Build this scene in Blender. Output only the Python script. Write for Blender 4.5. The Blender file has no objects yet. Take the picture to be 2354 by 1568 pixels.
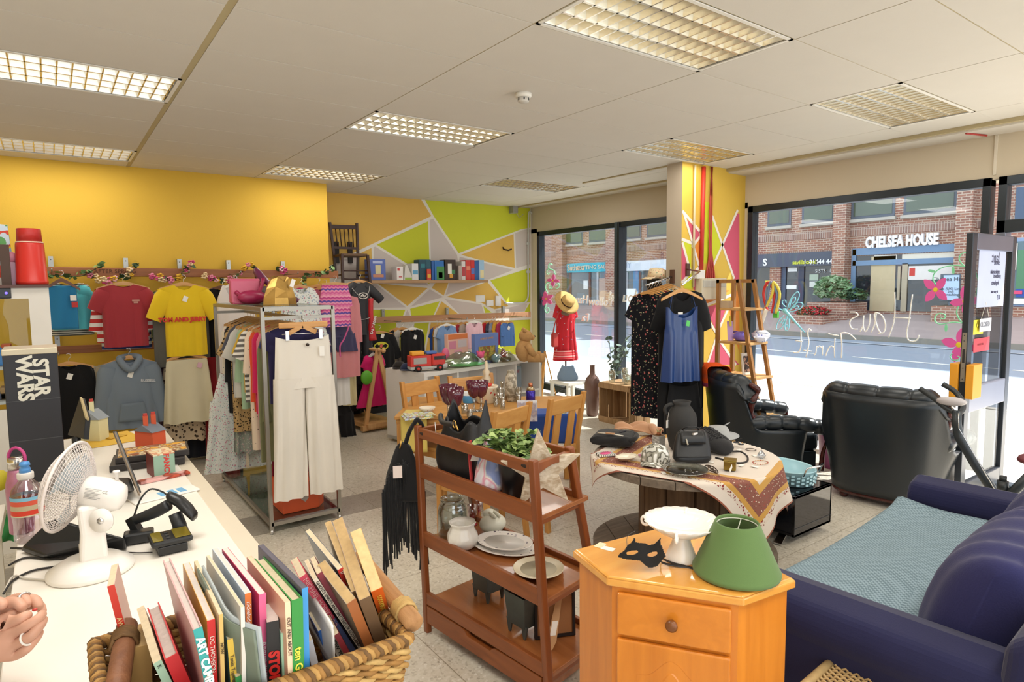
import bpy,bmesh,math,random
import numpy as np
from mathutils import Vector,Matrix,Euler,Quaternion
from math import sin,cos,pi,radians,sqrt,atan2
rnd = random.Random(7)
SC = bpy.context.scene
COL = SC.collection
# ---------------------------------------------------------------- camera geometry
FPX,CX,CY,CAMZ = 1456.7,1177.0,784.0,1.72
def _rot(yaw,pitch,roll):
    f = Vector((sin(yaw)*cos(pitch),cos(yaw)*cos(pitch),-sin(pitch)))
    r = Vector((cos(yaw),-sin(yaw),0)); u = r.cross(f)
    return cos(roll)*r + sin(roll)*u,-sin(roll)*r + cos(roll)*u,f
CR,CU,CF = _rot(radians(35.976),radians(5.0534),radians(-.608))
CAM = Vector((0,0,CAMZ))
def ray(x,y): return CR*(x-CX) - CU*(y-CY) + CF*FPX
def atz(x,y,z): d = ray(x,y); return CAM + d*((z-CAMZ)/d.z)
def atx(x,y,X): d = ray(x,y); return CAM + d*(X/d.x)
def aty(x,y,Y): d = ray(x,y); return CAM + d*(Y/d.y)
# ---------------------------------------------------------------- materials
def lin(c):
    if isinstance(c,str):
        c = c.lstrip('#'); c = [int(c[i:i+2],16)/255 for i in (0,2,4)]
    return tuple(x/12.92 if x <= .04045 else ((x+.055)/1.055)**2.4 for x in c[:3]) + (1,)
MATS = {}
class NT:
    def __init__(s,name):
        s.m = bpy.data.materials.new(name); s.m.use_nodes = True
        s.t = s.m.node_tree; s.b = s.t.nodes['Principled BSDF']
    def n(s,typ,**kw):
        n = s.t.nodes.new('ShaderNode'+typ)
        for k,v in kw.items():
            if k.startswith('i_'):
                k = k[2:]; k = int(k) if k.isdigit() else k.replace('_',' ')
                n.inputs[k].default_value = v
            else: setattr(n,k,v)
        return n
    def l(s,a,b): s.t.links.new(a,b)
    def coord(s,out='Object',scale=(1,1,1),rot=(0,0,0),loc=(0,0,0)):
        tc = s.n('TexCoord'); mp = s.n('Mapping')
        mp.inputs['Scale'].default_value = scale; mp.inputs['Rotation'].default_value = rot
        mp.inputs['Location'].default_value = loc
        s.l(tc.outputs[out],mp.inputs[0]); return mp.outputs[0]
    def ramp(s,fac,stops,interp='LINEAR'):
        r = s.n('ValToRGB'); cr = r.color_ramp; cr.interpolation = interp
        while len(cr.elements) < len(stops): cr.elements.new(.5)
        for e,(p,c) in zip(cr.elements,stops): e.position = p; e.color = lin(c)
        s.l(fac,r.inputs[0]); return r.outputs[0]
    def mix(s,fac,a,b,typ='MIX'):
        m = s.n('MixRGB',blend_type=typ)
        for i,v in ((0,fac),(1,a),(2,b)):
            if isinstance(v,bpy.types.NodeSocket): s.l(v,m.inputs[i])
            elif i == 0: m.inputs[0].default_value = v
            else: m.inputs[i].default_value = lin(v)
        return m.outputs[0]
    def math(s,op,a,b=0.0):
        m = s.n('Math',operation=op)
        for i,v in ((0,a),(1,b)):
            if isinstance(v,bpy.types.NodeSocket): s.l(v,m.inputs[i])
            else: m.inputs[i].default_value = v
        return m.outputs[0]
    def bump(s,h,strength=.3,dist=.01):
        b = s.n('Bump'); b.inputs['Strength'].default_value = strength; b.inputs['Distance'].default_value = dist
        s.l(h,b.inputs['Height']); s.l(b.outputs[0],s.b.inputs['Normal'])
    def col(s,c):
        if isinstance(c,bpy.types.NodeSocket): s.l(c,s.b.inputs['Base Color'])
        else: s.b.inputs['Base Color'].default_value = lin(c)
    def set(s,rough=.5,metal=0.,spec=.5,**kw):
        s.b.inputs['Roughness'].default_value = rough; s.b.inputs['Metallic'].default_value = metal
        s.b.inputs['Specular IOR Level'].default_value = spec
        for k,v in kw.items(): s.b.inputs[k.replace('_',' ')].default_value = v
def cached(f):
    def g(*a,**k):
        key = f.__name__+repr(a)+repr(sorted(k.items()))
        if key not in MATS: MATS[key] = f(*a,**k)
        return MATS[key]
    return g
@cached
def plain(c,rough=.5,metal=0.,spec=.5,var=.06,vs=6.,bump=0.,bs=60.):
    t = NT('paint'); v = t.coord()
    nz = t.n('TexNoise',i_Scale=vs); t.l(v,nz.inputs['Vector'])
    t.col(t.mix(t.math('MULTIPLY',nz.outputs[0],var*2),c,'000000' if var > 0 else c))
    t.set(rough,metal,spec)
    if bump:
        n2 = t.n('TexNoise',i_Scale=bs); t.l(v,n2.inputs['Vector']); t.bump(n2.outputs[0],bump,.004)
    return t.m
@cached
def fabric(c,c2=None,rough=.9,bs=350.,bump=.25,var=.12,fold=0.):
    t = NT('fabric'); v = t.coord()
    nz = t.n('TexNoise',i_Scale=9.); t.l(v,nz.inputs['Vector'])
    n3 = t.n('TexNoise',i_Scale=bs); t.l(v,n3.inputs['Vector'])
    base = t.mix(t.math('MULTIPLY',nz.outputs[0],var),c,c2 or '202020')
    base = t.mix(t.math('MULTIPLY',n3.outputs[0],var),base,'101010' if not c2 else c2)
    t.col(base); t.set(rough,0,.25,Sheen_Weight=.15)
    t.bump(n3.outputs[0],bump,.002); return t.m
@cached
def leather(c,rough=.32,var=.2):
    t = NT('leather'); v = t.coord()
    nz = t.n('TexNoise',i_Scale=5.); t.l(v,nz.inputs['Vector'])
    vo = t.n('TexVoronoi',i_Scale=330.); t.l(v,vo.inputs['Vector'])
    t.col(t.mix(t.math('MULTIPLY',nz.outputs[0],var),c,'000000')); t.set(rough,0,.5)
    t.bump(vo.outputs[0],.12,.002); return t.m
@cached
def wood(c1,c2,axis='x',scale=1.,rough=.4,bump=.1,c3=None,coat=0.):
    t = NT('wood'); s = {'x': (1.2,14,14),'y': (14,1.2,14),'z': (14,14,1.2)}[axis]
    v = t.coord(scale=[k*scale for k in s])
    nz = t.n('TexNoise',i_Scale=1.6,i_Detail=6.,i_Distortion=.8); t.l(v,nz.inputs['Vector'])
    n2 = t.n('TexNoise',i_Scale=9.,i_Detail=3.); t.l(v,n2.inputs['Vector'])
    st = [(.3,c1),(.7,c2)] + ([(.85,c3)] if c3 else [])
    c = t.ramp(nz.outputs[0],st)
    c = t.mix(t.math('MULTIPLY',n2.outputs[0],.35),c,c1); t.col(c)
    t.set(rough,0,.5,Coat_Weight=coat); t.bump(n2.outputs[0],bump,.003); return t.m
@cached
def glass(tint='ffffff',rough=.0,alpha=.12,fk=.8):
    t = NT('glass'); o = t.t.nodes['Material Output']
    tr = t.n('BsdfTransparent'); tr.inputs[0].default_value = lin(tint)
    gl = t.n('BsdfGlossy'); gl.inputs['Roughness'].default_value = rough
    fr = t.n('LayerWeight',i_Blend=.35); mx = t.n('MixShader')
    t.l(t.math('MINIMUM',t.math('ADD',t.math('MULTIPLY',fr.outputs['Fresnel'],fk),alpha*.3),.6),mx.inputs[0])
    t.l(tr.outputs[0],mx.inputs[1]); t.l(gl.outputs[0],mx.inputs[2]); t.l(mx.outputs[0],o.inputs[0]); return t.m
@cached
def emis(c,s=1.):
    t = NT('light'); t.set(.5); t.col(c)
    t.b.inputs['Emission Color'].default_value = lin(c); t.b.inputs['Emission Strength'].default_value = s; return t.m
@cached
def stripes(cols,width=.02,axis='z',rough=.9,wave=0.,wscale=60.):
    t = NT('stripes'); v = t.coord(); sp = t.n('SeparateXYZ'); t.l(v,sp.inputs[0])
    k = sp.outputs['xyz'.index(axis)]
    if wave:
        o = sp.outputs['zx'.index('x')*0 + (0 if axis != 'x' else 2)]
        k = t.math('ADD',k,t.math('MULTIPLY',t.math('PINGPONG',t.math('MULTIPLY',o,wscale),1.),wave))
    f = t.math('FRACT',t.math('DIVIDE',t.math('ADD',k,50.),width*len(cols)))
    t.col(t.ramp(f,[(i/len(cols),c) for i,c in enumerate(cols)],'CONSTANT')); t.set(rough,0,.2)
    nz = t.n('TexNoise',i_Scale=300.); t.l(v,nz.inputs['Vector']); t.bump(nz.outputs[0],.2,.002); return t.m
@cached
def spots(base,cols,scale=30.,size=.3,rough=.9,rand=1.,metal=0.):
    t = NT('print'); v = t.coord(); c = None
    cur = None
    for i,cc in enumerate(cols):
        vo = t.n('TexVoronoi',i_Scale=scale*(1+.23*i),i_Randomness=rand)
        mp = t.coord(loc=(i*3.7,i*1.9,i*.7)); t.l(mp,vo.inputs['Vector'])
        nz = t.n('TexNoise',i_Scale=scale*3); t.l(v,nz.inputs['Vector'])
        d = t.math('ADD',vo.outputs['Distance'],t.math('MULTIPLY',nz.outputs[0],.25))
        m = t.math('LESS_THAN',d,size*(1-.12*i)+.12)
        cur = t.mix(m,cur if cur else base,cc)
    t.col(cur); t.set(rough,metal,.25); return t.m
@cached
def blotch(cols,scale=20.,rough=.9,detail=1.,interp='CONSTANT',bump=.1):
    t = NT('blotch'); v = t.coord(); nz = t.n('TexNoise',i_Scale=scale,i_Detail=detail); t.l(v,nz.inputs['Vector'])
    n = len(cols); t.col(t.ramp(nz.outputs[0],[(.34+.32*i/n if i else 0.,c) for i,c in enumerate(cols)],interp)); t.set(rough,0,.3)
    t.bump(nz.outputs[0],bump,.004); return t.m
CH = lambda r=.15: plain('d8d8d8',r,1.,var=.02)
def wmat(o): return Matrix() if o is None else wmat(o.parent) @ o.matrix_parent_inverse @ o.matrix_basis
def attach(o,parent):
    if parent is not None: o.parent = parent; o.matrix_parent_inverse = wmat(parent).inverted()
# ---------------------------------------------------------------- mesh building
class MB:
    def __init__(s): s.v = []; s.f = []; s.fm = []; s.mats = []; s.sm = []; s.M = Matrix()
    def mi(s,m):
        if m not in s.mats: s.mats.append(m)
        return s.mats.index(m)
    def add(s,vs,fs,m,smooth=False):
        b = len(s.v); s.v += [s.M @ Vector(p) for p in vs]; i = s.mi(m)
        for f in fs: s.f.append([b+k for k in f]); s.fm.append(i); s.sm.append(smooth)
        return s
    def box(s,a,b,m,R=None,c=None):
        x0,y0,z0 = a; x1,y1,z1 = b
        vs = [Vector(p) for p in ((x0,y0,z0),(x1,y0,z0),(x1,y1,z0),(x0,y1,z0),(x0,y0,z1),(x1,y0,z1),(x1,y1,z1),(x0,y1,z1))]
        if R is not None:
            c = Vector(c) if c is not None else (Vector(a)+Vector(b))/2
            vs = [c + R @ (p-c) for p in vs]
        return s.add(vs,[(0,3,2,1),(4,5,6,7),(0,1,5,4),(1,2,6,5),(2,3,7,6),(3,0,4,7)],m)
    def bar(s,p,q,w,h,m,up=(0,0,1)):
        p,q = Vector(p),Vector(q); d = (q-p).normalized(); u = Vector(up)
        r = d.cross(u)
        if r.length < 1e-4: r = d.cross(Vector((0,1,0)))
        r.normalize(); u = r.cross(d)
        vs = [e + r*(a*w/2) + u*(b*h/2) for e in (p,q) for a,b in ((-1,-1),(1,-1),(1,1),(-1,1))]
        return s.add(vs,[(0,1,2,3),(7,6,5,4),(0,4,5,1),(1,5,6,2),(2,6,7,3),(3,7,4,0)],m)
    def prism(s,poly,d,m,O=(0,0,0),U=(1,0,0),V=(0,0,1),smooth=False):
        O,U,V,d = Vector(O),Vector(U),Vector(V),Vector(d)
        a = [O + U*x + V*y for x,y in poly]; n = len(a)
        fs = [list(range(n)),list(range(2*n-1,n-1,-1))] + [(i,i+n,(i+1) % n+n,(i+1) % n) for i in range(n)]
        return s.add(a + [p+d for p in a],fs,m,smooth)
    def poly(s,pts,m): return s.add(pts,[list(range(len(pts)))],m)
    def loft(s,rings,m,cap=True,closed=True,smooth=True):
        n = len(rings[0]); vs = [p for r in rings for p in r]; fs = []
        for i in range(len(rings)-1):
            for j in range(n if closed else n-1):
                k = (j+1) % n; fs.append((i*n+j,i*n+k,(i+1)*n+k,(i+1)*n+j))
        if cap and closed: fs += [list(range(n))[::-1],[(len(rings)-1)*n+j for j in range(n)]]
        return s.add(vs,fs,m,smooth)
    def tube(s,pts,r,m,n=8,cap=True,closed=False):
        pts = [Vector(p) for p in pts]; rs = r if isinstance(r,(list,tuple)) else [r]*len(pts)
        rings = []; N = len(pts); prev = None
        for i,p in enumerate(pts):
            d = (pts[(i+1) % N if closed else min(i+1,N-1)] - pts[(i-1) if closed else max(i-1,0)])
            d = d.normalized() if d.length > 1e-9 else Vector((0,0,1))
            if prev is None: a = d.cross(Vector((0,0,1))); a = a if a.length > .1 else d.cross(Vector((1,0,0)))
            else: a = prev - d*prev.dot(d)
            a.normalize(); b = d.cross(a); prev = a
            rings.append([p + (a*cos(2*pi*j/n)+b*sin(2*pi*j/n))*rs[i] for j in range(n)])
        if closed: rings.append(rings[0])
        return s.loft(rings,m,cap and not closed)
    def cyl(s,p,q,r,m,n=16,r2=None): return s.tube([p,q],[r,r if r2 is None else r2],m,n)
    def lathe(s,prof,m,c=(0,0,0),n=24,cap=True,sx=1.,sy=1.,fn=None):
        c = Vector(c); rings = []
        for r,z in prof:
            rings.append([c + Vector((sx*(fn(2*pi*j/n,r,z) if fn else r)*cos(2*pi*j/n),sy*(fn(2*pi*j/n,r,z) if fn else r)*sin(2*pi*j/n),z)) for j in range(n)])
        return s.loft(rings,m,cap)
    def ball(s,c,r,m,n=14,R=None):
        r = r if isinstance(r,(list,tuple)) else (r,r,r); c = Vector(c); k = max(6,n//2); rings = []
        for i in range(k+1):
            t = -pi/2 + pi*i/k; ct = max(cos(t),.02)
            ring = [Vector((r[0]*ct*cos(2*pi*j/n),r[1]*ct*sin(2*pi*j/n),r[2]*sin(t))) for j in range(n)]
            rings.append([c + (R @ p if R is not None else p) for p in ring])
        return s.loft(rings,m)
    def grid(s,fn,nu,nv,m,smooth=True,closed_u=False):
        vs = [fn(i/nu,j/nv) for j in range(nv+1) for i in range(nu+1)]
        fs = [(j*(nu+1)+i,j*(nu+1)+i+1,(j+1)*(nu+1)+i+1,(j+1)*(nu+1)+i) for j in range(nv) for i in range(nu)]
        return s.add(vs,fs,m,smooth)
    def done(s,name,parent=None,bev=0.,seg=2,solid=0.,sub=0,recalc=True,at=None):
        me = bpy.data.meshes.new(name)
        o0 = Vector(at) if at is not None else Vector((0,0,0))
        me.from_pydata([p-o0 for p in s.v],[],s.f); me.update()
        for m in s.mats: me.materials.append(m)
        me.polygons.foreach_set('material_index',s.fm); me.polygons.foreach_set('use_smooth',s.sm)
        if recalc:
            b = bmesh.new(); b.from_mesh(me); bmesh.ops.recalc_face_normals(b,faces=b.faces); b.to_mesh(me); b.free()
        o = bpy.data.objects.new(name,me); COL.objects.link(o); o.location = o0
        attach(o,parent)
        if solid: k = o.modifiers.new('s','SOLIDIFY'); k.thickness = solid; k.offset = 0
        if bev: k = o.modifiers.new('b','BEVEL'); k.width = bev; k.segments = seg; k.limit_method = 'ANGLE'; k.angle_limit = radians(35)
        if sub: k = o.modifiers.new('u','SUBSURF'); k.levels = sub; k.render_levels = sub
        return o
def tag(o,label=None,cat=None,group=None,kind=None):
    for k,v in (('label',label),('category',cat),('group',group),('kind',kind)):
        if v: o[k] = v
    return o
def empty(name,loc=(0,0,0),rz=0.,label=None,cat=None,group=None,R=None):
    o = bpy.data.objects.new(name,None); COL.objects.link(o); o.empty_display_size = .05
    o.location = loc
    if R is not None: o.rotation_euler = R.to_euler()
    else: o.rotation_euler = (0,0,rz)
    return tag(o,label,cat,group)
def kids(o): return [c for c in o.children]
def copy_tree(o,parent=None):
    c = o.copy(); COL.objects.link(c)
    if parent is not None: c.parent = parent
    for k in list(o.children): copy_tree(k,c)
    return c
def text(body,size,m,parent=None,name='lettering',O=(0,0,0),U=(1,0,0),V=(0,0,1),ext=.0008,bold=0.,ax='CENTER',ay='CENTER',sx=1.,shear=0.,mirror=False):
    cu = bpy.data.curves.new('t','FONT'); cu.body = body; cu.size = size; cu.extrude = ext; cu.offset = bold
    cu.align_x = ax; cu.align_y = ay; cu.shear = shear; cu.resolution_u = 3
    t = bpy.data.objects.new('t',cu); me = bpy.data.meshes.new_from_object(t); bpy.data.objects.remove(t); bpy.data.curves.remove(cu)
    U,V = Vector(U).normalized(),Vector(V).normalized(); N = U.cross(V)
    k = -sx if mirror else sx
    for v in me.vertices: v.co = Vector(O) + U*(v.co.x*k) + V*v.co.y + N*v.co.z
    me.materials.clear(); me.materials.append(m); me.update()
    o = bpy.data.objects.new(name,me); COL.objects.link(o); attach(o,parent)
    return o
def bez(p0,p1,p2,p3,n=12):
    p0,p1,p2,p3 = map(Vector,(p0,p1,p2,p3))
    return [p0*(1-t)**3 + p1*3*t*(1-t)**2 + p2*3*t*t*(1-t) + p3*t**3 for t in [i/n for i in range(n+1)]]
def smooth_path(pts,k=4):
    pts = [Vector(p) for p in pts]; out = []
    for i in range(len(pts)-1):
        a,b,c,d = pts[max(i-1,0)],pts[i],pts[i+1],pts[min(i+2,len(pts)-1)]
        for j in range(k):
            t = j/k; out.append(.5*(2*b+(c-a)*t+(2*a-5*b+4*c-d)*t*t+(3*b-a-3*c+d)*t**3))
    return out + [pts[-1]]
def Rz(a): return Matrix.Rotation(a,3,'Z')
# ================================================================ setting
H = 2.935; XW = 6.28; YW = 7.45; YM = 8.1; XJ = 2.72
def st(o): return tag(o,kind='structure')
@cached
def terrazzo():
    t = NT('terrazzo'); v = t.coord(loc=(.138,-.012,0)); sp = t.n('SeparateXYZ'); t.l(v,sp.inputs[0])
    vo = t.n('TexVoronoi',i_Scale=90.); t.l(v,vo.inputs['Vector'])
    nz = t.n('TexNoise',i_Scale=1.3,i_Detail=4.); t.l(v,nz.inputs['Vector'])
    c = t.ramp(vo.outputs['Color'],[(.0,'9f9585'),(.3,'cfc7b6'),(.8,'dad3c5'),(1.,'efebe2')])
    c = t.mix(t.math('MULTIPLY',nz.outputs[0],.35),c,'b5ab99')
    # dark band of tiles across the shop
    y = sp.outputs[1]
    band = t.math('MULTIPLY',t.math('GREATER_THAN',y,4.50),t.math('LESS_THAN',y,4.91))
    x = sp.outputs[0]; band = t.math('MULTIPLY',band,t.math('LESS_THAN',x,2.62))
    c = t.mix(t.math('MULTIPLY',band,.55),c,'5d564e')
    def seam(k): return t.math('LESS_THAN',t.math('ABSOLUTE',t.math('SUBTRACT',t.math('FRACT',t.math('ADD',t.math('DIVIDE',k,.6),20.)),.5)),.004)
    g = t.math('MAXIMUM',seam(x),seam(y)); c = t.mix(t.math('MULTIPLY',g,.6),c,'6b5c3c')
    t.col(c); t.set(.28,0,.45); return t.m
WHITE = plain('e9e6de',.6,var=.03)
YELLOW = plain('e0b53c',.75,var=.08,vs=.8,bump=.15,bs=90.)
CREAM = plain('cbbfa9',.8,var=.04,vs=1.)
CEILW = plain('d4cfc6',.85,var=.02,bump=.1,bs=140.)
TAN = plain('b9ab86',.7)
FRAME = plain('33393f',.35,.6)
FR2 = plain('4c5a66',.35,.6)
GL = glass('f4f8fa',0.,.04,.3)
# floor: one slab
f = MB().box((-3.2,-3,-.1),(XW+.05,9,0),terrazzo()); st(f.done('floor'))
# ceiling: tiles in a grid
gx = [.705+1.2*k for k in range(-4,6)]; gy = [1.83+.594*k for k in range(-8,12)]
TRO = [(-.495,4.206),(-.495,6.582),(1.905,4.206),(1.905,6.582),(4.305,5.988),(4.305,3.612),(4.305,1.83),(1.905,1.83)]
c = MB(); c.box((-4.2,-3,H+.12),(XW+.3,9,H+.2),TAN)
for x in gx[:-1]:
    for y in gy[:-1]:
        if any(abs(x-a) < .05 and abs(y-b) < .05 for a,b in TRO): continue
        w = .018 if abs(x-.705) < .02 else .004
        x1 = x+1.2-(.018 if abs(x+1.2-.705) < .02 else .004)
        if y > 8.1: continue
        c.box((x+w,y+.004,H),(x1,min(y+.594,8.3)-.004,H+.02),CEILW)
c.box((5.505,-3,H+.001),(XW+.1,9,H+.02),CEILW)
st(c.done('ceiling'))
g = MB()
for x in gx: w = .017 if abs(x-.705) < .02 else .0035; g.box((x-w,-3,H+.002),(x+w,8.2,H+.018),TAN)
for y in gy: g.box((-4.2,y-.0035,H+.003),(5.505,y+.0035,H+.018),TAN)
st(g.done('trim_1'))
# stepped edge of the ceiling by the shop window
s = MB(); s.box((5.93,-3,H-.03),(5.97,4.27,H+.01),TAN).box((5.97,-3,H-.045),(XW,4.27,H-.0),CEILW)
s.box((5.24,4.45,H-.012),(5.27,5.75,H+.001),TAN).box((5.95,4.45,H-.02),(5.98,8.05,H+.001),TAN); st(s.done('trim_2'))
# yellow wall, its return, and the mural wall
w = MB().box((-4.2,YW,0),(XJ,YM+.15,H),YELLOW); st(w.done('wall_back'))
MO,MG,MK,ML = (plain(c,.75,var=.05,vs=1.5) for c in ('e3b95a','cfd431','d3c8c0','eee9df'))
w = MB(); w.box((XJ,YM,0),(XW+.2,YM+.15,H),ML)
def mp(cx,cy,d=.0015): p = aty(740+cx/4.612,440+cy/4.612,YM); p.y -= d; p.z = min(p.z,H); p.x = max(p.x,XJ); return p
for m,pts in ((MO,[(-120,-40),(1052,70),(1160,262),(545,552),(300,668),(-120,900)]),(MG,[(580,565),(1125,318),(1142,800),(950,800),(940,790)]),
    (MK,[(1142,305),(1178,290),(1432,672),(1440,725),(1440,800),(1158,800)]),(MG,[(1092,70),(2210,180),(2210,385),(2110,402),(1450,655),(1185,262)]),
    (MO,[(1475,672),(2032,452),(2044,812),(1725,742)]),(MK,[(2048,445),(2120,415),(2210,392),(2210,770),(2060,815)]),
    (MK,[(1460,692),(1715,757),(2030,832),(1765,935),(1440,935),(1450,760)]),(MG,[(1785,945),(2210,810),(2210,1175),(1965,1188)]),
    (MK,[(548,592),(565,585),(868,772),(900,800),(950,930),(560,930)]),(MO,[(395,660),(525,600),(535,930),(395,930)]),
    (MK,[(150,740),(385,690),(385,930),(150,930)]),(MO,[(590,975),(1120,1025),(905,1215)]),(MK,[(490,985),(575,985),(890,1230),(490,1238)]),
    (MK,[(900,935),(1095,960),(1130,1000),(640,965)]),(MG,[(1100,958),(1142,958),(1140,985)]),(MO,[(1215,955),(1345,955),(1292,1105),(1165,1022)]),
    (MK,[(1358,955),(1750,945),(1310,1100)]),(MO,[(1320,1118),(1752,958),(1942,1185),(1980,1215),(1830,1250),(1690,1180)]),
    (MK,[(1145,1038),(1285,1120),(935,1225)]),(MG,[(470,1255),(885,1255),(850,1345),(470,1345)]),(MK,[(905,1255),(940,1330),(870,1340)]),
    (MG,[(935,1245),(1248,1165),(1180,1320),(950,1330)]),(MO,[(1268,1165),(1445,1300),(1195,1320)]),(MK,[(1300,1142),(1690,1198),(1720,1290),(1460,1300)]),
    (MG,[(1712,1215),(1800,1285),(1730,1290)]),(MK,[(1840,1262),(2180,1190),(2150,1270),(1850,1285)]),(MG,[(2205,1180),(2140,1290),(2210,1290)]),
    (MG,[(300,1330),(790,1380),(770,1700),(300,1700)]),(MG,[(980,1400),(1135,1390),(1080,1700),(960,1700)]),(MO,[(1155,1390),(1440,1390),(1440,1700),(1100,1700)]),
    (MG,[(1750,1380),(2210,1360),(2210,2200),(1750,2200)]),(MK,[(1460,1390),(1740,1380),(1740,2200),(1460,2200)]),(MG,[(300,1720),(1440,1720),(1440,2300),(300,2300)])):
    w.poly([mp(*p) for p in pts],m)
st(w.done('wall_left',recalc=False))
# plinth along the yellow wall
s = MB().box((-3,YW-.32,.09),(1.75,YW,.46),YELLOW).box((-3,YW-.29,0),(1.74,YW-.02,.09),plain('26272b',.6)); st(s.done('baseboard_back'))
s = MB().box((XJ,YM-.12,.1),(XW,YM,.4),plain('e3d25a',.7)).box((XJ,YM-.13,0),(XW,YM,.1),plain('2c2f36',.6)); st(s.done('baseboard_left'))
# window wall: band over the glass
w = MB(); w.box((XW,-3,2.535),(XW+.25,YM+.1,H+.2),CREAM); w.box((XW,7.95,0),(XW+.12,YM+.1,2.6),plain('d9cfb6',.8)); w.box((XW,4.2,0),(XW+.2,4.75,2.6),CREAM)
st(w.done('wall_front'))
# pillar with its painted face
YP = 4.235; XP = 5.21
PK,PO,PP,PG = plain('b9ab97',.8,var=.05),plain('dfb849',.7,var=.07,vs=2.),plain('d3566f',.7,var=.06,vs=3.),plain('cfd428',.7)
POr = plain('e68a35',.7)
w = MB(); w.box((XP,YP,0),(XW,4.43,H),PK)
def pp(cx,cy,d=.002): p = aty(1220+cx/3.733,480+cy/3.733,YP); p.y -= d; p.x = min(max(p.x,XP),XW-.001); return p
w.poly([Vector((XP,YP-.001,0)),Vector((XW,YP-.001,0)),Vector((XW,YP-.001,H)),Vector((XP,YP-.001,H))],PO)
PW = plain('efe6da',.7)
def band(a,b,r=.016):
    a,b = pp(*a,.0035),pp(*b,.0035); d = (b-a).normalized(); n = Vector((-d.z,0,d.x))*r; w.poly([a+n,b+n,b-n,a-n],PW)
for m,pts in ((PP,[(1330,85),(1450,200),(1455,235),(1395,300)]),(PG,[(1300,265),(1375,300),(1375,540),(1300,320)]),(PP,[(1292,290),(1365,540),(1292,620)]),
    (POr,[(1405,340),(1470,190),(1470,500),(1450,500)]),(PG,[(1485,-60),(1530,-60),(1555,80),(1635,320),(1560,470),(1480,470)]),(PP,[(1755,40),(1790,40),(1790,610),(1745,610),(1640,320)]),
    (PG,[(1310,620),(1385,540),(1385,690),(1320,680)]),(PP,[(1395,560),(1430,500),(1430,720),(1395,690)]),(POr,[(1450,770),(1610,770),(1450,850)]),
    (PP,[(1490,850),(1700,790),(1600,1060)]),(PP,[(1520,1340),(1600,1120),(1790,1340)]),(POr,[(1610,700),(1705,700),(1640,740)]),(POr,[(1700,860),(1790,1250),(1790,640)])):
    w.poly([pp(*p) for p in pts],m)
for a,b in (((1300,20),(1455,200)),((1455,235),(1380,330)),((1310,30),(1390,300)),((1455,195),(1455,240)),((1292,260),(1380,295)),((1300,290),(1370,545)),((1370,540),(1295,640)),
    ((1400,340),(1445,500)),((1445,500),(1380,570)),((1555,60),(1745,600)),((1775,10),(1560,500)),((1450,850),(1720,740)),((1490,900),(1600,1080)),((1600,1080),(1510,1350)),((1600,1060),(1720,800)),((1600,1100),(1760,1340))): band(a,b)
st(w.done('column_right',recalc=False))
# ---------------------------------------------------------------- windows, frames, door
def pane(nm,y0,y1,z0,z1,par):
    return MB().box((XW+.03,y0,z0),(XW+.038,y1,z1),GL).done(nm,par)
def win(nm,y0,y1,z0,z1,mull=()):
    r = empty(nm,(XW,y0,0)); tag(r,kind='structure'); fm = MB(); d0,d1 = XW-.02,XW+.09
    for a,b in ((y0,y0+.06),(y1-.06,y1)): fm.box((d0,a,z0),(d1,b,z1),FRAME)
    for a,b in ((z0,z0+.1),(z1-.07,z1)): fm.box((d0,y0,a),(d1,y1,b),FRAME)
    for m in mull: fm.box((d0-.02,m-.05,z0),(d1+.02,m-.01,z1),FRAME).box((d0-.02,m-.01,z0),(d1+.02,m+.04,z1),FR2)
    tag(fm.done('window_frame',r,bev=.004),kind='structure')
    ys = [y0+.06]+[m for m in mull]+[y1-.06]
    for a,b in zip(ys,ys[1:]): tag(pane('window_pane',a,b,z0+.08,z1-.06,r),kind='structure')
    return r
W1 = win('window_1',4.45,7.93,.06,2.55,[6.17]); W2 = win('window_2',1.95,4.18,.1,2.55)
W3 = win('window_3',-1.5,1.9,2.1,2.55)
# cable clip and red mark above the door
o = MB().box((XW-.012,1.925,2.57),(XW,1.945,H-.05),plain('d8cfbd',.5)); tag(o.done('cable_trunking'),'thin cream cable trunking running down the wall above the open shop door','trunking')
o = MB().tube([(5.98,2.05,H-.05),(6.2,1.98,H-.053)],.008,plain('b53a35',.5)); tag(o.done('cable_end'),'short red cable stub on the ceiling edge above the shop door','cable')
dr = empty('door_1',(XW,1.82,0)); tag(dr,kind='structure')
dx0,dx1,dy = 5.36,6.27,1.78
DM = plain('3b4048',.3,.5); DL = plain('7c8090',.3,.6)
d = MB(); Dy0,Dy1 = dy-.022,dy+.022
d.box((dx0,Dy0,.02),(dx0+.085,Dy1,2.06),DM).box((dx1-.085,Dy0,.02),(dx1,Dy1,2.06),DM)
d.box((dx0+.085,Dy0,1.94),(dx1-.085,Dy1,2.06),DL).box((dx0+.085,Dy0,.02),(dx1-.085,Dy1,.2),DM).box((dx0+.085,Dy0,.74),(dx1-.085,Dy1,.93),DL)
tag(d.done('door_frame',dr,bev=.005),kind='structure')
o = MB().box((dx0+.08,dy-.004,.2),(dx1-.08,dy+.004,.75),GL).box((dx0+.08,dy-.004,.92),(dx1-.08,dy+.004,1.95),GL); tag(o.done('door_pane',dr),kind='structure')
o = MB().box((dx0-.004,dy-.014,.98),(dx0,dy+.014,1.34),plain('b9b4ab',.3,.8)).box((dx0-.006,dy-.008,1.12),(dx0-.003,dy+.008,1.22),plain('2d2a2a',.5))
for z in (1.0,1.08,1.28,1.32): o.cyl((dx0-.007,dy,z),(dx0-.003,dy,z),.004,plain('555555',.4,.8),8)
o.done('door_lock',dr)
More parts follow.
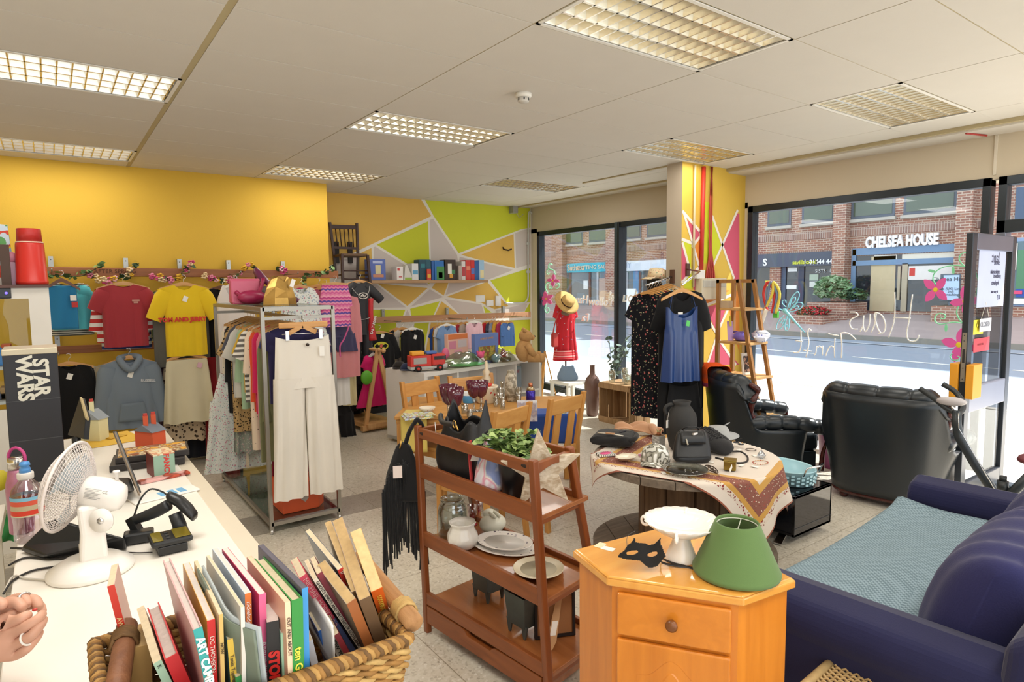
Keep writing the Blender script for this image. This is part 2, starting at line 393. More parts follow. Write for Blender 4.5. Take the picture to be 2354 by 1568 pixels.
o = MB().cyl((dx0+.05,dy-.02,1.05),(dx0+.05,dy-.06,1.05),.012,CH()).box((dx0+.035,dy-.07,1.0),(dx0+.065,dy-.058,1.1),CH()); o.done('door_handle',dr,bev=.003)
# posts beside the doorway and threshold
o = MB().box((XW-.02,-1.6,.0),(XW+.1,1.75,.04),FR2).box((XW-.03,1.83,0),(XW+.1,1.9,2.1),DL); st(o.done('trim_3',bev=.004))
# ---------------------------------------------------------------- ceiling luminaires
AL = plain('e8e2d2',.22,.75,var=.02); HOU = plain('d8d0bd',.3,.5); TB = emis('fff6e4',.35)
def troffer(x,y,lab):
    r = empty('ceiling_light',(x,y,H)); tag(r,lab,'ceiling light','recessed louvred ceiling lights')
    x0,x1,y0,y1 = x+.006,x+1.194,y+.006,y+.588
    h = MB(); h.box((x0,y0,H+.1),(x1,y1,H+.11),HOU)
    for a,b in (((x0,y0),(x0+.004,y1)),((x1-.004,y0),(x1,y1)),((x0,y0),(x1,y0+.004)),((x0,y1-.004),(x1,y1))): h.box((*a,H+.002),(*b,H+.1),HOU)
    h.done('housing',r)
    fr = MB()
    for a,b in (((x0,y0),(x0+.02,y1)),((x1-.02,y0),(x1,y1)),((x0,y0),(x1,y0+.02)),((x0,y1-.02),(x1,y1))): fr.box((*a,H-.003),(*b,H+.003),WHITE)
    fr.done('frame',r)
    lv = MB(); ny = 4; w = (y1-y0-.04)/ny
    for i in range(ny+1):
        yy = y0+.02+i*w
        lv.prism([(-.022,.05),(.022,.05),(.007,.0),(-.007,.0)],(x1-x0-.04,0,0),AL,(x0+.02,yy,H+.004),(0,1,0),(0,0,1))
    for i in range(17):
        xx = x0+.03+i*(x1-x0-.06)/16
        lv.prism([(-.004,.0),(.004,.0),(.012,.042),(-.012,.042)],(0,y1-y0-.04,0),AL,(xx,y0+.02,H+.004),(1,0,0),(0,0,1))
    lv.done('louvre',r)
    for i in range(ny): yy = y0+.02+(i+.5)*w; MB().cyl((x0+.03,yy,H+.078),(x1-.03,yy,H+.078),.011,TB,8).done('tube',r)
LL = ['long louvred ceiling light at left nearest the camera','long louvred ceiling light at left against the top of the yellow wall','louvred ceiling light in the middle between two tile rows, left of the smoke detector',
      'louvred ceiling light at the end of the yellow wall, above the clothes rail','small looking far louvred ceiling light before the green painted wall','louvred ceiling light touching the top of the painted pillar',
      'louvred ceiling light nearest the big shop window, half in shade','largest louvred ceiling light at the top of the picture']
for (x,y),l in zip(TRO,LL): troffer(x,y,l)
p = atz(1203,215,H); r = empty('smoke_detector',(p.x,p.y,H)); tag(r,'round white smoke detector on the ceiling tiles','smoke detector')
MB().lathe([(.052,H),(.052,H-.02),(.045,H-.026),(.0,H-.026)],WHITE,(p.x,p.y,0)).done('base',r)
o = MB().lathe([(.036,H-.026),(.036,H-.05),(.03,H-.056),(0,H-.057)],plain('cfcbc4',.5),(p.x,p.y,0))
for k in range(6): a = k*pi/3; o.box((p.x+.034*cos(a)-.004,p.y+.034*sin(a)-.004,H-.046),(p.x+.034*cos(a)+.004,p.y+.034*sin(a)+.004,H-.03),plain('444444',.6))
o.done('sensor_head',r)
# walls behind the camera that the light of the room bounces from
w = MB().box((-4.3,-3.1,0),(-4.2,9,H),plain('dfc27a',.8)); st(w.done('wall_side'))
# ================================================================ street
XF = 22.
@cached
def brick(c1='a06a54',c2='7c4d42',mortar='c3b3a2',soldier=False):
    t = NT('brick'); tc = t.n('TexCoord'); sp = t.n('SeparateXYZ'); t.l(tc.outputs['Object'],sp.inputs[0]); cb = t.n('CombineXYZ')
    a,b = sp.outputs[1],sp.outputs[2]
    a = t.math('ADD',a,sp.outputs[0])
    t.l(b if soldier else a,cb.inputs[0]); t.l(a if soldier else b,cb.inputs[1])
    br = t.n('TexBrick',i_Scale=1.,i_Mortar_Size=.012,i_Brick_Width=.23,i_Row_Height=.078,i_Bias=-.1)
    br.inputs['Color1'].default_value = lin(c1); br.inputs['Color2'].default_value = lin(c2); br.inputs['Mortar'].default_value = lin(mortar)
    if soldier: br.offset = 0
    t.l(cb.outputs[0],br.inputs[0]); nz = t.n('TexNoise',i_Scale=.7,i_Detail=4.); t.l(tc.outputs['Object'],nz.inputs['Vector'])
    t.col(t.mix(t.math('MULTIPLY',nz.outputs[0],.5),br.outputs[0],'a98f86')); t.set(.85,0,.2); t.bump(br.outputs['Fac'],-.3,.01); return t.m
BR,BS = brick(),brick('9b7668','6f5450','b9aca0',True)
DG = plain('242a31',.08,spec=.9); DGW = plain('5d6b73',.12,spec=.8); BLU = plain('6f8eb0',.4)
ground = MB()
def gz(x): return 0. if x < 13 else (x-13)/5*.26 if x < 18 else .26+(x-18)/4*.38
ROAD = plain('8d97a6',.8,var=.06,bump=.2); PAV = plain('d6cfc4',.8,var=.08,vs=3.)
def strip(nm,xs,m,dz=0.,y0=-25,y1=60):
    g = MB()
    for a,b in zip(xs,xs[1:]): g.poly([Vector((a,y0,gz(a)+dz)),Vector((b,y0,gz(b)+dz)),Vector((b,y1,gz(b)+dz)),Vector((a,y1,gz(a)+dz))],m)
    return st(g.done(nm))
strip('pavement',[XW+.06,10.2],plain('e5e0d6',.8,var=.05),-.01); strip('road',[10.2,13,17.6],ROAD,-.1)
strip('pavement_far',[17.6,18,22.5],plain('a99a98',.85,var=.12,vs=2.),.02)
k = MB().box((10.1,-25,-.12),(10.25,60,0),PAV); st(k.done('kerb'))
k = MB().box((17.55,-25,.05),(17.7,60,.27),plain('8a857c',.8)); st(k.done('kerb_far'))
m = MB()
for y in range(-4,40,3): m.box((14.75,y,gz(14.8)-.1),(14.85,y+2.1,gz(14.8)-.092),plain('e6e4de',.7))
m.box((16.9,-25,gz(17)-.09),(16.98,60,gz(17)-.085),plain('c9ccd0',.7)); st(m.done('road_markings'))
def fx(x,y,d=0.): p = atx(x,y,XF); p.x -= d; return p
def rect(mb,x0,y0,x1,y1,m,d=.02,t=.06):
    a,b = fx(x0,y0),fx(x1,y1); lo = Vector((XF-d,min(a.y,b.y),min(a.z,b.z))); hi = Vector((XF-d+t,max(a.y,b.y),max(a.z,b.z)))
    return mb.box(lo,hi,m)
bd = empty('office_building',(XF,14,.6)); tag(bd,'long red brick building with shops across the street','building')
w = MB(); w.box((XF,-12,0),(XF+8,52,11.2),BR); w.done('brick_wall',bd)
ya,yb = fx(1955,500).y,fx(2205,500).y
zs = lambda px,py: fx(px,py).z
z1,z0 = zs(1955,571),zs(1955,588); s = MB()
s.box((XF-.03,-12,z0-.02),(XF+.1,52,z1),BS); zz1,zz0 = zs(2070,528),zs(2070,546); s.box((XF-.025,-12,zs(2070,517)-.26),(XF+.1,52,zs(2070,517)),BS); s.done('soldier_course',bd)
p = MB()
for px0,px1 in ((1924,1953),(2203,2240),(1424,1404),(1290,1303),(1590,1620)):
    a,b = fx(px0,600).y,fx(px1,600).y; p.box((XF-.35,min(a,b),0),(XF+.2,max(a,b),11.2),BR)
p.done('pier',bd)
# upper windows
zt,zb = zs(1840,440)+.6,zs(1840,492); zb2 = zs(2010,480)
for a,b in ((1766,1820),(1845,1920),(1958,2058),(2078,2200),(1285,1340),(1355,1402),(1422,1475),(1488,1540),(1600,1700)):
    m = MB(); ya_,yb_ = sorted((fx(a,480).y,fx(b,480).y)); zb = 3.78; q = m.box((XF-.03,ya_,zb),(XF+.1,yb_,zb+1.3),plain('59616e',.5)).done('upper_window',bd)
    MB().box((XF-.04,ya_+.08,zb+.1),(XF-.03,yb_-.08,zb+1.2),plain('4d5a4a',.1,spec=.9)).done('pane',q)
    MB().box((XF-.12,ya_-.05,zb-.1),(XF,yb_+.05,zb),plain('b9b2a8',.7)).done('sill',q)
o = MB(); rect(o,2338,432,2420,515,plain('4a5d78',.4),.05,.1).done('upper_window',bd)
text('CHELSEA HOUSE',.47,plain('f4f5f8',.4),bd,'name_lettering',fx(2073,555,.06),(0,-1,0),(0,0,1),.05,.022,sx=(fx(1980,560).y-fx(2165,560).y)/3.95)
# entrance glazing
e = MB(); rect(e,1962,574,2205,718,DG,.01,.05); g = e.done('entrance_glazing',bd)
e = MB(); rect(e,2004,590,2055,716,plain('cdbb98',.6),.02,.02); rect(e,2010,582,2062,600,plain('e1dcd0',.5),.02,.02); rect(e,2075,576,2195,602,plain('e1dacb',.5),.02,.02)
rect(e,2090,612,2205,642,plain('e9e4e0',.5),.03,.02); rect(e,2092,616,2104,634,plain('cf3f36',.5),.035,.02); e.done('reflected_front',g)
f = MB()
for a in ((1960,574,1965,718),(1962,600,2205,604),(1962,572,2205,577),(2076,606,2084,716),(2066,612,2069,690)): rect(f,*a,BLU if a[0] < 2000 else plain('b9ac94',.5),.06,.08)
f.done('entrance_frame',g)
# left shop: dark fascia
f = MB(); rect(f,1640,591,1920,610,plain('414b5f',.3),.2,.2); sg = f.done('shop_fascia',bd)
text('savills.co.uk',.2,plain('c9cf3a',.4),sg,'lettering',fx(1858,603,.22),(0,-1,0),bold=.006); text('|  01444 44800',.22,plain('eef0f4',.4),sg,'lettering',fx(1899,602,.22),(0,-1,0),bold=.006)
text('S',.36,plain('eef0f4',.4),sg,'lettering',fx(1766,604,.22),(0,-1,0),bold=.012)
f = MB(); rect(f,1640,611,1920,712,DG,.01,.05); sh = f.done('shop_glazing',bd)
f = MB(); rect(f,1774,612,1796,715,BR,.12,.12); rect(f,1796,612,1806,715,plain('3d4d68',.4),.06,.1); rect(f,1838,612,1848,700,plain('2b3550',.4),.06,.1); f.done('mullion',sh)
f = MB(); rect(f,1862,631,1882,645,plain('aebfae',.5),.03,.02); rect(f,1862,647,1882,660,plain('d8dcd4',.5),.03,.02); rect(f,1913,631,1924,644,plain('d3d75a',.5),.03,.02)
rect(f,1812,616,1833,624,plain('eeeeee',.5),.03,.02); rect(f,1809,656,1832,664,plain('f2f2f2',.5),.03,.02); rect(f,1760,645,1773,658,plain('e0d33c',.5),.03,.02); rect(f,1761,648,1772,655,plain('d0356e',.5),.035,.02)
rect(f,1890,636,1922,660,plain('a5a69c',.5),.02,.02); f.done('window_card',sh)
text('SISTS   LI',.17,plain('e8e8e8',.5),sh,'lettering',fx(1896,623,.05),(0,-1,0))
# far shops seen through the left window
f = MB(); rect(f,1306,607,1400,624,plain('2fb4c9',.5),.1,.1); sg = f.done('shop_fascia',bd)
text('Suthers',.42,plain('f0c79a',.5),sg,'lettering',fx(1327,616,.12),(0,-1,0),bold=.008); text('TUTTING SALON',.26,plain('d5d1b8',.5),sg,'lettering',fx(1371,614.5,.12),(0,-1,0),bold=.006,sx=1.3)
f = MB(); rect(f,1423,602,1548,620,plain('e3eaf4',.5),.1,.1); sg = f.done('shop_fascia',bd); text('SONY',.38,plain('b9c4d2',.5),sg,'lettering',fx(1436,611,.12),(0,-1,0))
f = MB(); rect(f,1300,626,1404,706,DGW,.01,.05); rect(f,1423,622,1548,712,DGW,.01,.05); sh = f.done('shop_glazing',bd)
f = MB()
for x in (1310,1355,1373,1403,1440,1470,1500): rect(f,x,626,x+4,706,plain('b8bcc4',.5) if x in (1373,1403,1440) else plain('6f4b42',.6),.05,.08)
rect(f,1457,622,1469,690,plain('5f93bd',.5),.03,.03); rect(f,1480,622,1500,712,plain('2b2c30',.4),.03,.03); rect(f,1378,640,1400,705,plain('bfa79a',.5),.03,.03); rect(f,1342,645,1352,665,plain('eef2f2',.5),.03,.03); f.done('mullion',sh)
# shop beyond the open door
f = MB(); rect(f,2318,548,2420,706,plain('7f97b8',.5),.04,.08); rect(f,2325,556,2420,700,plain('55707c',.2),.05,.08); rect(f,2342,575,2420,665,plain('4f8363',.5),.07,.08); rect(f,2338,664,2420,684,plain('2450a8',.5),.08,.08); rect(f,2326,686,2420,700,plain('f2f2f2',.5),.08,.08)
rect(f,2328,560,2338,620,plain('e9e6dc',.5),.08,.08); rect(f,2322,668,2352,676,plain('d64b78',.5),.1,.08); f.done('shop_glazing',bd)
# notice board and low brick planters in front of the entrance
def brick_planter(nm,px0,px1,pyt,x0,x1,lab):
    a,b = atx(px0,pyt,x0),atx(px1,pyt,x0); y0,y1 = sorted((a.y,b.y)); zt = a.z
    o = MB().box((x0,y0,gz(x0)-.05),(x1,y1,zt),BR).box((x0+.1,y0+.1,zt-.02),(x1-.1,y1-.1,zt+.01),plain('5a4a3a',.9)); return tag(o.done('brick_planter',None,bev=.02),lab,'planter'),y0,y1,zt
_,y0,y1,zt = brick_planter('planter',1855,1945,695,20.3,21.7,'raised brick planter below the shop window across the street')
_,yb0,yb1,zb_ = brick_planter('planter',1818,1890,724,19.2,20.28,'lower brick planter of red flowers across the street')
brick_planter('planter',2140,2205,703,20.6,21.6,'brick planter under the notice board across the street')
def leafball(nm,c,r,n,ms,lab,cat,sz=.06,par=None,flat=1.,seed=1):
    R = random.Random(seed); o = MB()
    for i in range(n):
        t = R.uniform(0,2*pi); u = R.uniform(-.6,1); q = sqrt(1-u*u)*R.uniform(.75,1.05)
        p = Vector(c)+Vector((r[0]*q*cos(t),r[1]*q*sin(t),r[2]*u)); k = sz*R.uniform(.6,1.3)
        E_ = Euler((R.uniform(-1,1),R.uniform(-1,1),R.uniform(0,6.3))).to_matrix()
        o.add([p+E_@Vector(v)*k for v in ((0,-1,0),(.5,0,.12),(0,1,0),(-.5,0,.12))],[(0,1,2,3)],R.choice(ms))
    b = o.done(nm,par,recalc=False);
    return tag(b,lab,cat) if lab else b
GRN = [plain(c,.7) for c in ('8fae86','6d9468','a9bf9c')]; GR2 = [plain(c,.7) for c in ('3f5a3c','2f4a33','587a50')]
leafball('bush',(20.9,(y0+y1)/2+.1,zt+.42),(.4,.55,.42),800,GRN,'pale green round bush in the raised brick planter across the street','bush',.11,seed=3)
leafball('bush',(20.8,y0-.05,zt+.22),(.35,.3,.2),300,GR2,'small dark green bush at the right end of the brick planter across the street','bush',.08,seed=4)
leafball('red_flowers',(19.7,(yb0+yb1)/2+.1,zb_+.1),(.4,.55,.16),500,[plain('cf3b3f',.6),plain('b02a33',.6),GR2[0]],'red flowering plants in the lower brick planter across the street','flowers',.06,seed=5)
a,b = fx(2166,632),fx(2203,690); nb = empty('notice_board',(21,a.y,.5)); tag(nb,'blue grey notice board with black writing by the building entrance','notice board')
a,b = atx(2162,630,21),atx(2205,693,21); c2,d2 = atx(2170,633,21),atx(2203,690,21)
MB().box((21,b.y,b.z),(21.06,a.y,a.z),plain('5a6672',.5)).done('board',nb,bev=.01); MB().box((20.98,d2.y,d2.z),(21,c2.y,c2.z),plain('b9d3f0',.5)).done('sheet',nb)
MB().cyl((21.04,(a.y+b.y)/2,.4),(21.04,(a.y+b.y)/2,b.z),.04,plain('5a6672',.5),8).done('post',nb)
tm = plain('333a44',.6); yc = (c2.y+d2.y)/2
for s_,zf,sz in (('Chelsea House',.84,.16),('Savills (UK) Limited',.45,.1),('2nd',.33,.1),('Home Consulting Group',.22,.1)): text(s_,sz,tm,nb,'lettering',(20.97,yc,d2.z+(c2.z-d2.z)*zf),(0,-1,0))
a = atx(1440,710,20.5); o = empty('pavement_sign',(20.5,a.y,gz(20.5))); tag(o,'white folding sign board standing outside the far shop','sign')
a,b = atx(1433,664,20.3),atx(1445,716,20.6)
for sx_,q in ((-1,'front'),(1,'back')): MB().bar((20.5+sx_*.35,a.y-.25,gz(20.5)),(20.5,a.y-.25,a.z),.62,.03,plain('eef2f5',.5),(1,0,0)).done(q+'_panel',o)
# ================================================================ armchairs, sofa, media unit
LEA = leather('22282d',.3); MAH = wood('3a1512','5a2520','x',1.5,.25)
def dshape(wb,df,db,z,n=24,sq=.55):
    out = []
    for i in range(n):
        a = 2*pi*i/n; c,s = cos(a),sin(a); e = .5 if c > 0 else sq
        x = (df if c > 0 else db)*abs(c)**e*(1 if c > 0 else -1); y = wb*abs(s)**.55*(1 if s > 0 else -1); out.append(Vector((x,y,z)))
    return out
def armchair(label,loc,rz):
    r = empty('armchair',(0,0,0)); tag(r,label,'armchair','black leather armchairs')
    b = MB(); b.loft([dshape(.37,.36,.36,.045),dshape(.385,.38,.375,.06),dshape(.385,.38,.375,.075),dshape(.37,.36,.36,.085)],MAH); b.done('base_trim',r)
    for x,y in ((.3,.3),(.3,-.3),(-.28,.25),(-.28,-.25)): MB().lathe([(.02,0),(.035,.02),(.03,.05)],MAH,(x,y,0),12).done('foot',r)
    # outer shell: flares upward, high at the back, low at the arms
    o = MB(); n = 44; rows = 12; V = []
    def shell(u,v,ins=0.):
        a = pi*(.5+u*1.0)*1.0; a = radians(-118)+u*radians(236); t = abs(u-.5)*2
        back = max(0.,min(1.,(.62-t)/.22)); top = .47+.39*(back*back*(3-2*back)); z = .08+(top-.08)*v
        c,s = cos(a),sin(a); fl = 1+.12*v**2; w = (.375+.04*v)*fl-ins; d = (.37+.06*v*back+.02*v)-ins
        return Vector((-d*abs(c)**.62*(1 if c > 0 else -.93),w*abs(s)**.6*(1 if s > 0 else -1),z))
    o.grid(lambda u,v: shell(u,v),n,rows,LEA); bsh = o.done('outer_shell',r,solid=.03)
    s = MB()
    for u in (.34,.66,.2,.8): s.tube([shell(u,v)*1.004 for v in [i/10 for i in range(11)]],.0035,LEA,6)
    s.done('seam_piping',bsh)
    # inner back, tufted
    ib = MB()
    def inner(u,v):
        y = (u-.5)*.66; z = .38+v*.46; p = abs(sin(pi*(u*3)))**.6; return Vector((-.21-.1*v+.05*p-.28*abs(u-.5)**2*-1*0,y,z))
    ib.grid(inner,30,10,LEA); ib.done('inner_back',r,solid=.06)
    # rolled top in soft sections with puckered joints
    tr = MB(); rg = []
    for i in range(81):
        u = i/80; y = (u-.5)*.86; e = abs(u-.5)*2; k = .80+.20*abs(sin(pi*(u*4)))**.3; w = max(0,e-.72)/.28; k *= 1 if e < .97 else .6
        c = Vector((-.375+.13*e**3,y,.865-.13*w*w))
        rg.append([c+Vector((.085*k*cos(t),.03*w*sin(t),.072*k*sin(t))) for t in [2*pi*j/14 for j in range(14)]])
    tr.loft(rg,LEA); tr.done('back_roll',r)
    for s_ in (-1,1):
        a = MB(); pts,rs = [],[]
        for i in range(41):
            u = i/40; x = -.25+u*.68; k = abs(sin(pi*(u*5)))**.25; pts.append(Vector((x,s_*(.395+.03*u),.52-.05*u+.03*sin(pi*u)))); rs.append((.054+.012*k)*(1 if u < .97 else .6))
        a.tube(pts,rs,LEA,12); a.done('arm_roll',r)
        f = MB(); f.tube(smooth_path([(-.26,s_*.40,.86),(-.2,s_*.425,.82),(-.2,s_*.43,.78),(-.24,s_*.42,.7),(-.235,s_*.415,.6),(-.2,s_*.405,.54)],5),[.012+.016*abs(sin(.33*i)) for i in range(26)],MAH,8); f.done('carved_trim',r)
        f = MB(); f.tube(smooth_path([(.41,s_*.43,.5),(.42,s_*.42,.4),(.39,s_*.39,.25),(.385,s_*.385,.1)],4),[.03,.03,.026,.022,.018,.016,.016,.016,.018,.02,.022,.024,.024],MAH,8); f.done('arm_front_trim',r)
    c = MB(); c.box((-.2,-.31,.24),(.4,.31,.42),LEA); c.done('seat_cushion',r,bev=.05,seg=4)
    c = MB(); c.box((-.25,-.33,.08),(.36,.33,.25),LEA); c.done('seat_base',r)
    r.location = loc; r.rotation_euler = (0,0,rz); return r
armchair('black leather armchair seen from behind, beside the open shop door',(5.38,2.25,0),radians(8))
armchair('black leather armchair with an orange shawl over its back',(5.2,3.3,0),radians(-36))
# orange shawl thrown over that chair's back
SHW = stripes(['e8591f','e8591f','e8591f','e8591f','e8591f','e8591f','8d3355','8d3355','b04a5a','8d3355','e8591f','d95a30'],.04,'z',.95)
sh = empty('shawl',(0,0,0)); tag(sh,'orange woven shawl with purple end bands over the left armchair back','shawl')
m = MB()
def shawl(u,v):
    y = .44-.40*u+.015*sin(9*v+5*u); L = (v-.3)*.8; w = max(0,.25-u)/.25
    x = -.375-.112*sin(max(-1,min(1,-L/.09))*pi/2) if L < .09 else -.263; x += -.014*sin(u*17)*min(1,abs(L)*3)
    z = .955-.075*w*w-max(0,abs(L)-.05)*1.-.02*cos(u*9)*abs(L)
    return Vector((x,y,z))
m.grid(shawl,24,40,SHW); m.done('cloth',sh,solid=.006); sh.location = (5.2,3.3,0); sh.rotation_euler = (0,0,radians(-36))
# ------------------------------------------------ sofa (faces the far wall; seen from its arm end)
NAV = fabric('20224a','15162f',.85,260.,.3,.35); NV2 = fabric('2a2b5c','191a3c',.8,200.,.35,.35)
s = empty('sofa',(3.1,1.0,0)); tag(s,'navy velvet sofa with grey blanket over its seat','sofa')
x0,x1,yf,yb = 2.0,3.98,1.42,.42
def softbox(name,a,b,m,par,bev=.05): return MB().box(a,b,m).done(name,par,bev=bev,seg=4)
softbox('seat_base',(x0+.04,yb+.1,.06),(x1-.04,yf,.34),NAV,s)
def armprof(xa,xb,nm):
    w = xb-xa; prof = [(0,.06),(w,.06),(w,.5),(w+.012,.55),(w-.02,.62),(w/2,.645),(.02,.62),(-.012,.55),(0,.5)]
    MB().prism([(xa+a,z) for a,z in prof],(0,yf-yb+.02,0),NAV,(0,yb,0),(1,0,0),(0,0,1)).done(nm,s,bev=.03,seg=4)
armprof(x0,x0+.24,'arm'); armprof(x1-.24,x1,'arm')
MB().prism([(yb-.02,.06),(yb+.25,.06),(yb+.2,.72),(yb+.1,.8),(yb-.05,.78)],(x1-x0,0,0),NAV,(x0,0,0),(0,1,0),(0,0,1)).done('backrest',s,bev=.04,seg=4)
for x in (x0+.25,(x0+x1)/2+.005): softbox('seat_cushion',(x,yb+.2,.33),(x+.735,yf+.0,.49),NAV,s,.05)
for x,y in ((x0+.1,yf-.08),(x1-.1,yf-.08),(x0+.1,yb+.1),(x1-.1,yb+.1)): MB().cyl((x,y,0),(x,y,.07),.03,wood('2a1a12','3a2a1c','z'),10).done('foot',s)
def backcush(xa,xb,y,zc,nm,seed):
    m = MB(); R = random.Random(seed); N,K = 60,26
    rings = []
    for i in range(N+1):
        u = i/N; x = xa+(xb-xa)*u; e = (1-abs(2*u-1)**5)**.5 if 0 < u < 1 else .02; e = max(e,.03)
        rib = 1+.035*sin(u*38+1.3*sin(u*7)); ring = []
        for j in range(K):
            a = 2*pi*j/K; c,q = cos(a),sin(a); dx = .17*e*abs(c)**.75*(1 if c > 0 else -1)*rib; dz = .225*(.75+.25*e)*abs(q)**.75*(1 if q > 0 else -1)*(rib if q > 0 else 1)
            ring.append(Vector((x,y-dz*.30+dx,zc+dz+.25*dx*0)))
        rings.append(ring)
    m.loft(rings,NV2); o = m.done(nm,s)
    p = MB(); p.tube([r[K*1//4+2] + Vector((0,-.012,.004)) for r in rings[3:-3]],.006,NAV,6); p.done('piping',o); return o
backcush(x0+.2,x0+.98,.74,.665,'back_cushion',1); backcush(x0+1.0,x1-.22,.74,.67,'back_cushion',2)
# grey blanket over the seat
BLK = None
def blanket_mat():
    t = NT('knit'); v = t.coord(scale=(95,95,95)); sp = t.n('SeparateXYZ'); t.l(v,sp.inputs[0])
    ch = t.n('TexChecker',i_Scale=1.); t.l(v,ch.inputs['Vector']); nz = t.n('TexNoise',i_Scale=4.); t.l(t.coord(),nz.inputs['Vector'])
    c = t.mix(ch.outputs['Fac'],'8fa3ad','62757f'); t.col(t.mix(t.math('MULTIPLY',nz.outputs[0],.45),c,'8297a3')); t.set(.95,0,.1); t.bump(ch.outputs['Fac'],.6,.004); return t.m
b = MB()
def blk(u,v):
    x = x0+.235+u*(x1-x0-.5); y = .66+v*(yf+.05-.62); z = .505+.012*sin(5*u+2*v)+.008*sin(11*v+3*u)
    if u < .06: z += .06*(.06-u)/.06
    if v > .93: z -= ((v-.93)/.07)**2*.12
    z += .035*(max(0,u-.9)/.1)**2*max(0,v-.3); return Vector((x,y,z))
b.grid(blk,60,40,blanket_mat()); o = b.done('blanket',None,solid=.012); tag(o,'grey knitted blanket spread over the navy sofa seat','blanket')
for q in (s,o):
    P0 = Vector((3.1,1.4,0)); A_ = radians(3.5); q.location = P0+Rz(A_)@(Vector(q.location)-P0); q.rotation_euler = (0,0,A_)
# wicker stool top corner at the lower right, beneath the sofa arm
WK = plain('cfae77',.6,var=.25,vs=30.); WK2 = plain('b28d55',.6,var=.2)
p = atz(1910,1545,.46); w = empty('wicker_stool',(p.x+.15,p.y-.15,0)); tag(w,'pale wicker stool at the bottom edge in front of the navy sofa','stool')
a = atz(1925,1512,.45); u_ = (atz(1862,1568,.45)-a).normalized(); v_ = (atz(2045,1568,.45)-a).normalized(); v_ = (v_-u_*v_.dot(u_)).normalized(); S_ = .42
t = MB(); A4 = [a,a+u_*S_,a+u_*S_+v_*S_,a+v_*S_]
for i in range(4): t.cyl(A4[i],A4[(i+1) % 4],.017,WK,10)
t.done('rim',w)
t = MB();
for i in range(1,40):
    q = i/40*S_; pts = [a+u_*q+v_*(k/24*S_)+Vector((0,0,.006*(1 if (k+i) % 2 else -1)+.004)) for k in range(1,24)]; t.tube(pts,.0048,WK,5,cap=False)
t.done('woven_seat',w)
for c_ in A4: q = a+(c_-a)*.92+(u_+v_)*.015; MB().cyl((q.x,q.y,0),(q.x,q.y,.44),.016,WK2,10).done('leg',w)
# ------------------------------------------------ gloss black media unit, tray
BLG = plain('101419',.06,spec=.8,var=0.)
m = empty('media_unit',(3.9,2.4,0)); tag(m,'glossy black low media unit with blue tray on it','media unit')
X0,X1,Y0,Y1,Z0,Z1 = 3.82,4.28,2.16,2.9,.06,.335
c = MB(); c.box((X0,Y0,Z1-.02),(X1,Y1,Z1),BLG).box((X0,Y0,Z0),(X1,Y1,Z0+.02),BLG).box((X0,Y0,Z0),(X1,Y0+.02,Z1),BLG).box((X0,Y1-.02,Z0),(X1,Y1,Z1),BLG).box((X1-.02,Y0,Z0),(X1,Y1,Z1),BLG); c.done('body',m,bev=.003)
MB().box((X0+.005,Y0+.02,Z0+.02),(X0+.012,Y1-.02,Z1-.02),plain('0c1522',.03,spec=.9)).done('glass_door',m)
MB().box((X0-.002,Y0-.003,Z0+.055),(X1+.002,Y0,Z0+.058),plain('3a3f45',.2)).done('side_groove',m)
for y in (Y0+.1,Y1-.1):
    MB().bar((X0+.05,y,Z0),(X0-.06,y-.02,.01),.05,.012,CH()).done('leg',m); MB().box((X1-.1,y-.02,0),(X1-.05,y+.02,Z0),CH()).done('leg',m)
TR = plain('a9d3de',.25); ty = MB(); tc = Vector((4.09,2.44,Z1+.001))
def oval(r1,r2,z,n=40): return [tc+Vector((r1*cos(2*pi*i/n),r2*sin(2*pi*i/n),z)) for i in range(n)]
ty.loft([oval(.14,.21,0),oval(.165,.235,.004),oval(.18,.25,.1),oval(.186,.256,.104),oval(.18,.25,.108),oval(.172,.242,.1),oval(.158,.228,.012),oval(.05,.08,.01)],TR); r = empty('oval_tray',tc); tag(r,'pale blue oval enamel tray on the glossy black media unit','tray')
ty.done('bowl',r); lt = MB()
for i in range(40):
    a = 2*pi*i/40
    for zz in (.02,.045,.07): k = .172+.012*zz/.1; c_ = tc+Vector(((k+.005)*cos(a),(k+.075)*sin(a),zz+(.012 if i % 2 else 0))); lt.box(c_-Vector((.0015,.011,.007)),c_+Vector((.0015,.011,.007)),TR,Rz(a),c_)
lt.done('weave_relief',r)
MB().tube([tc+Vector(p) for p in ((.1,.235,.09),(.1,.26,.15),(-.02,.3,.155),(-.1,.26,.15),(-.1,.235,.09))],.006,CH(),8).done('handle',r)
MB().tube([tc+Vector(p) for p in ((.1,-.235,.09),(.1,-.26,.15),(.0,-.29,.155),(-.1,-.26,.15),(-.1,-.235,.09))],.006,CH(),8).done('handle',r)
# purple tub glimpsed between the armchairs
p = Vector((5.83,2.92,0)); o = MB().lathe([(.13,0),(.15,.3),(.155,.31),(.14,.3),(.12,.02)],plain('a0507f',.4),(p.x,p.y,0),24); tag(o.done('plastic_tub',None),'purple plastic tub on the floor between the two black armchairs','tub')
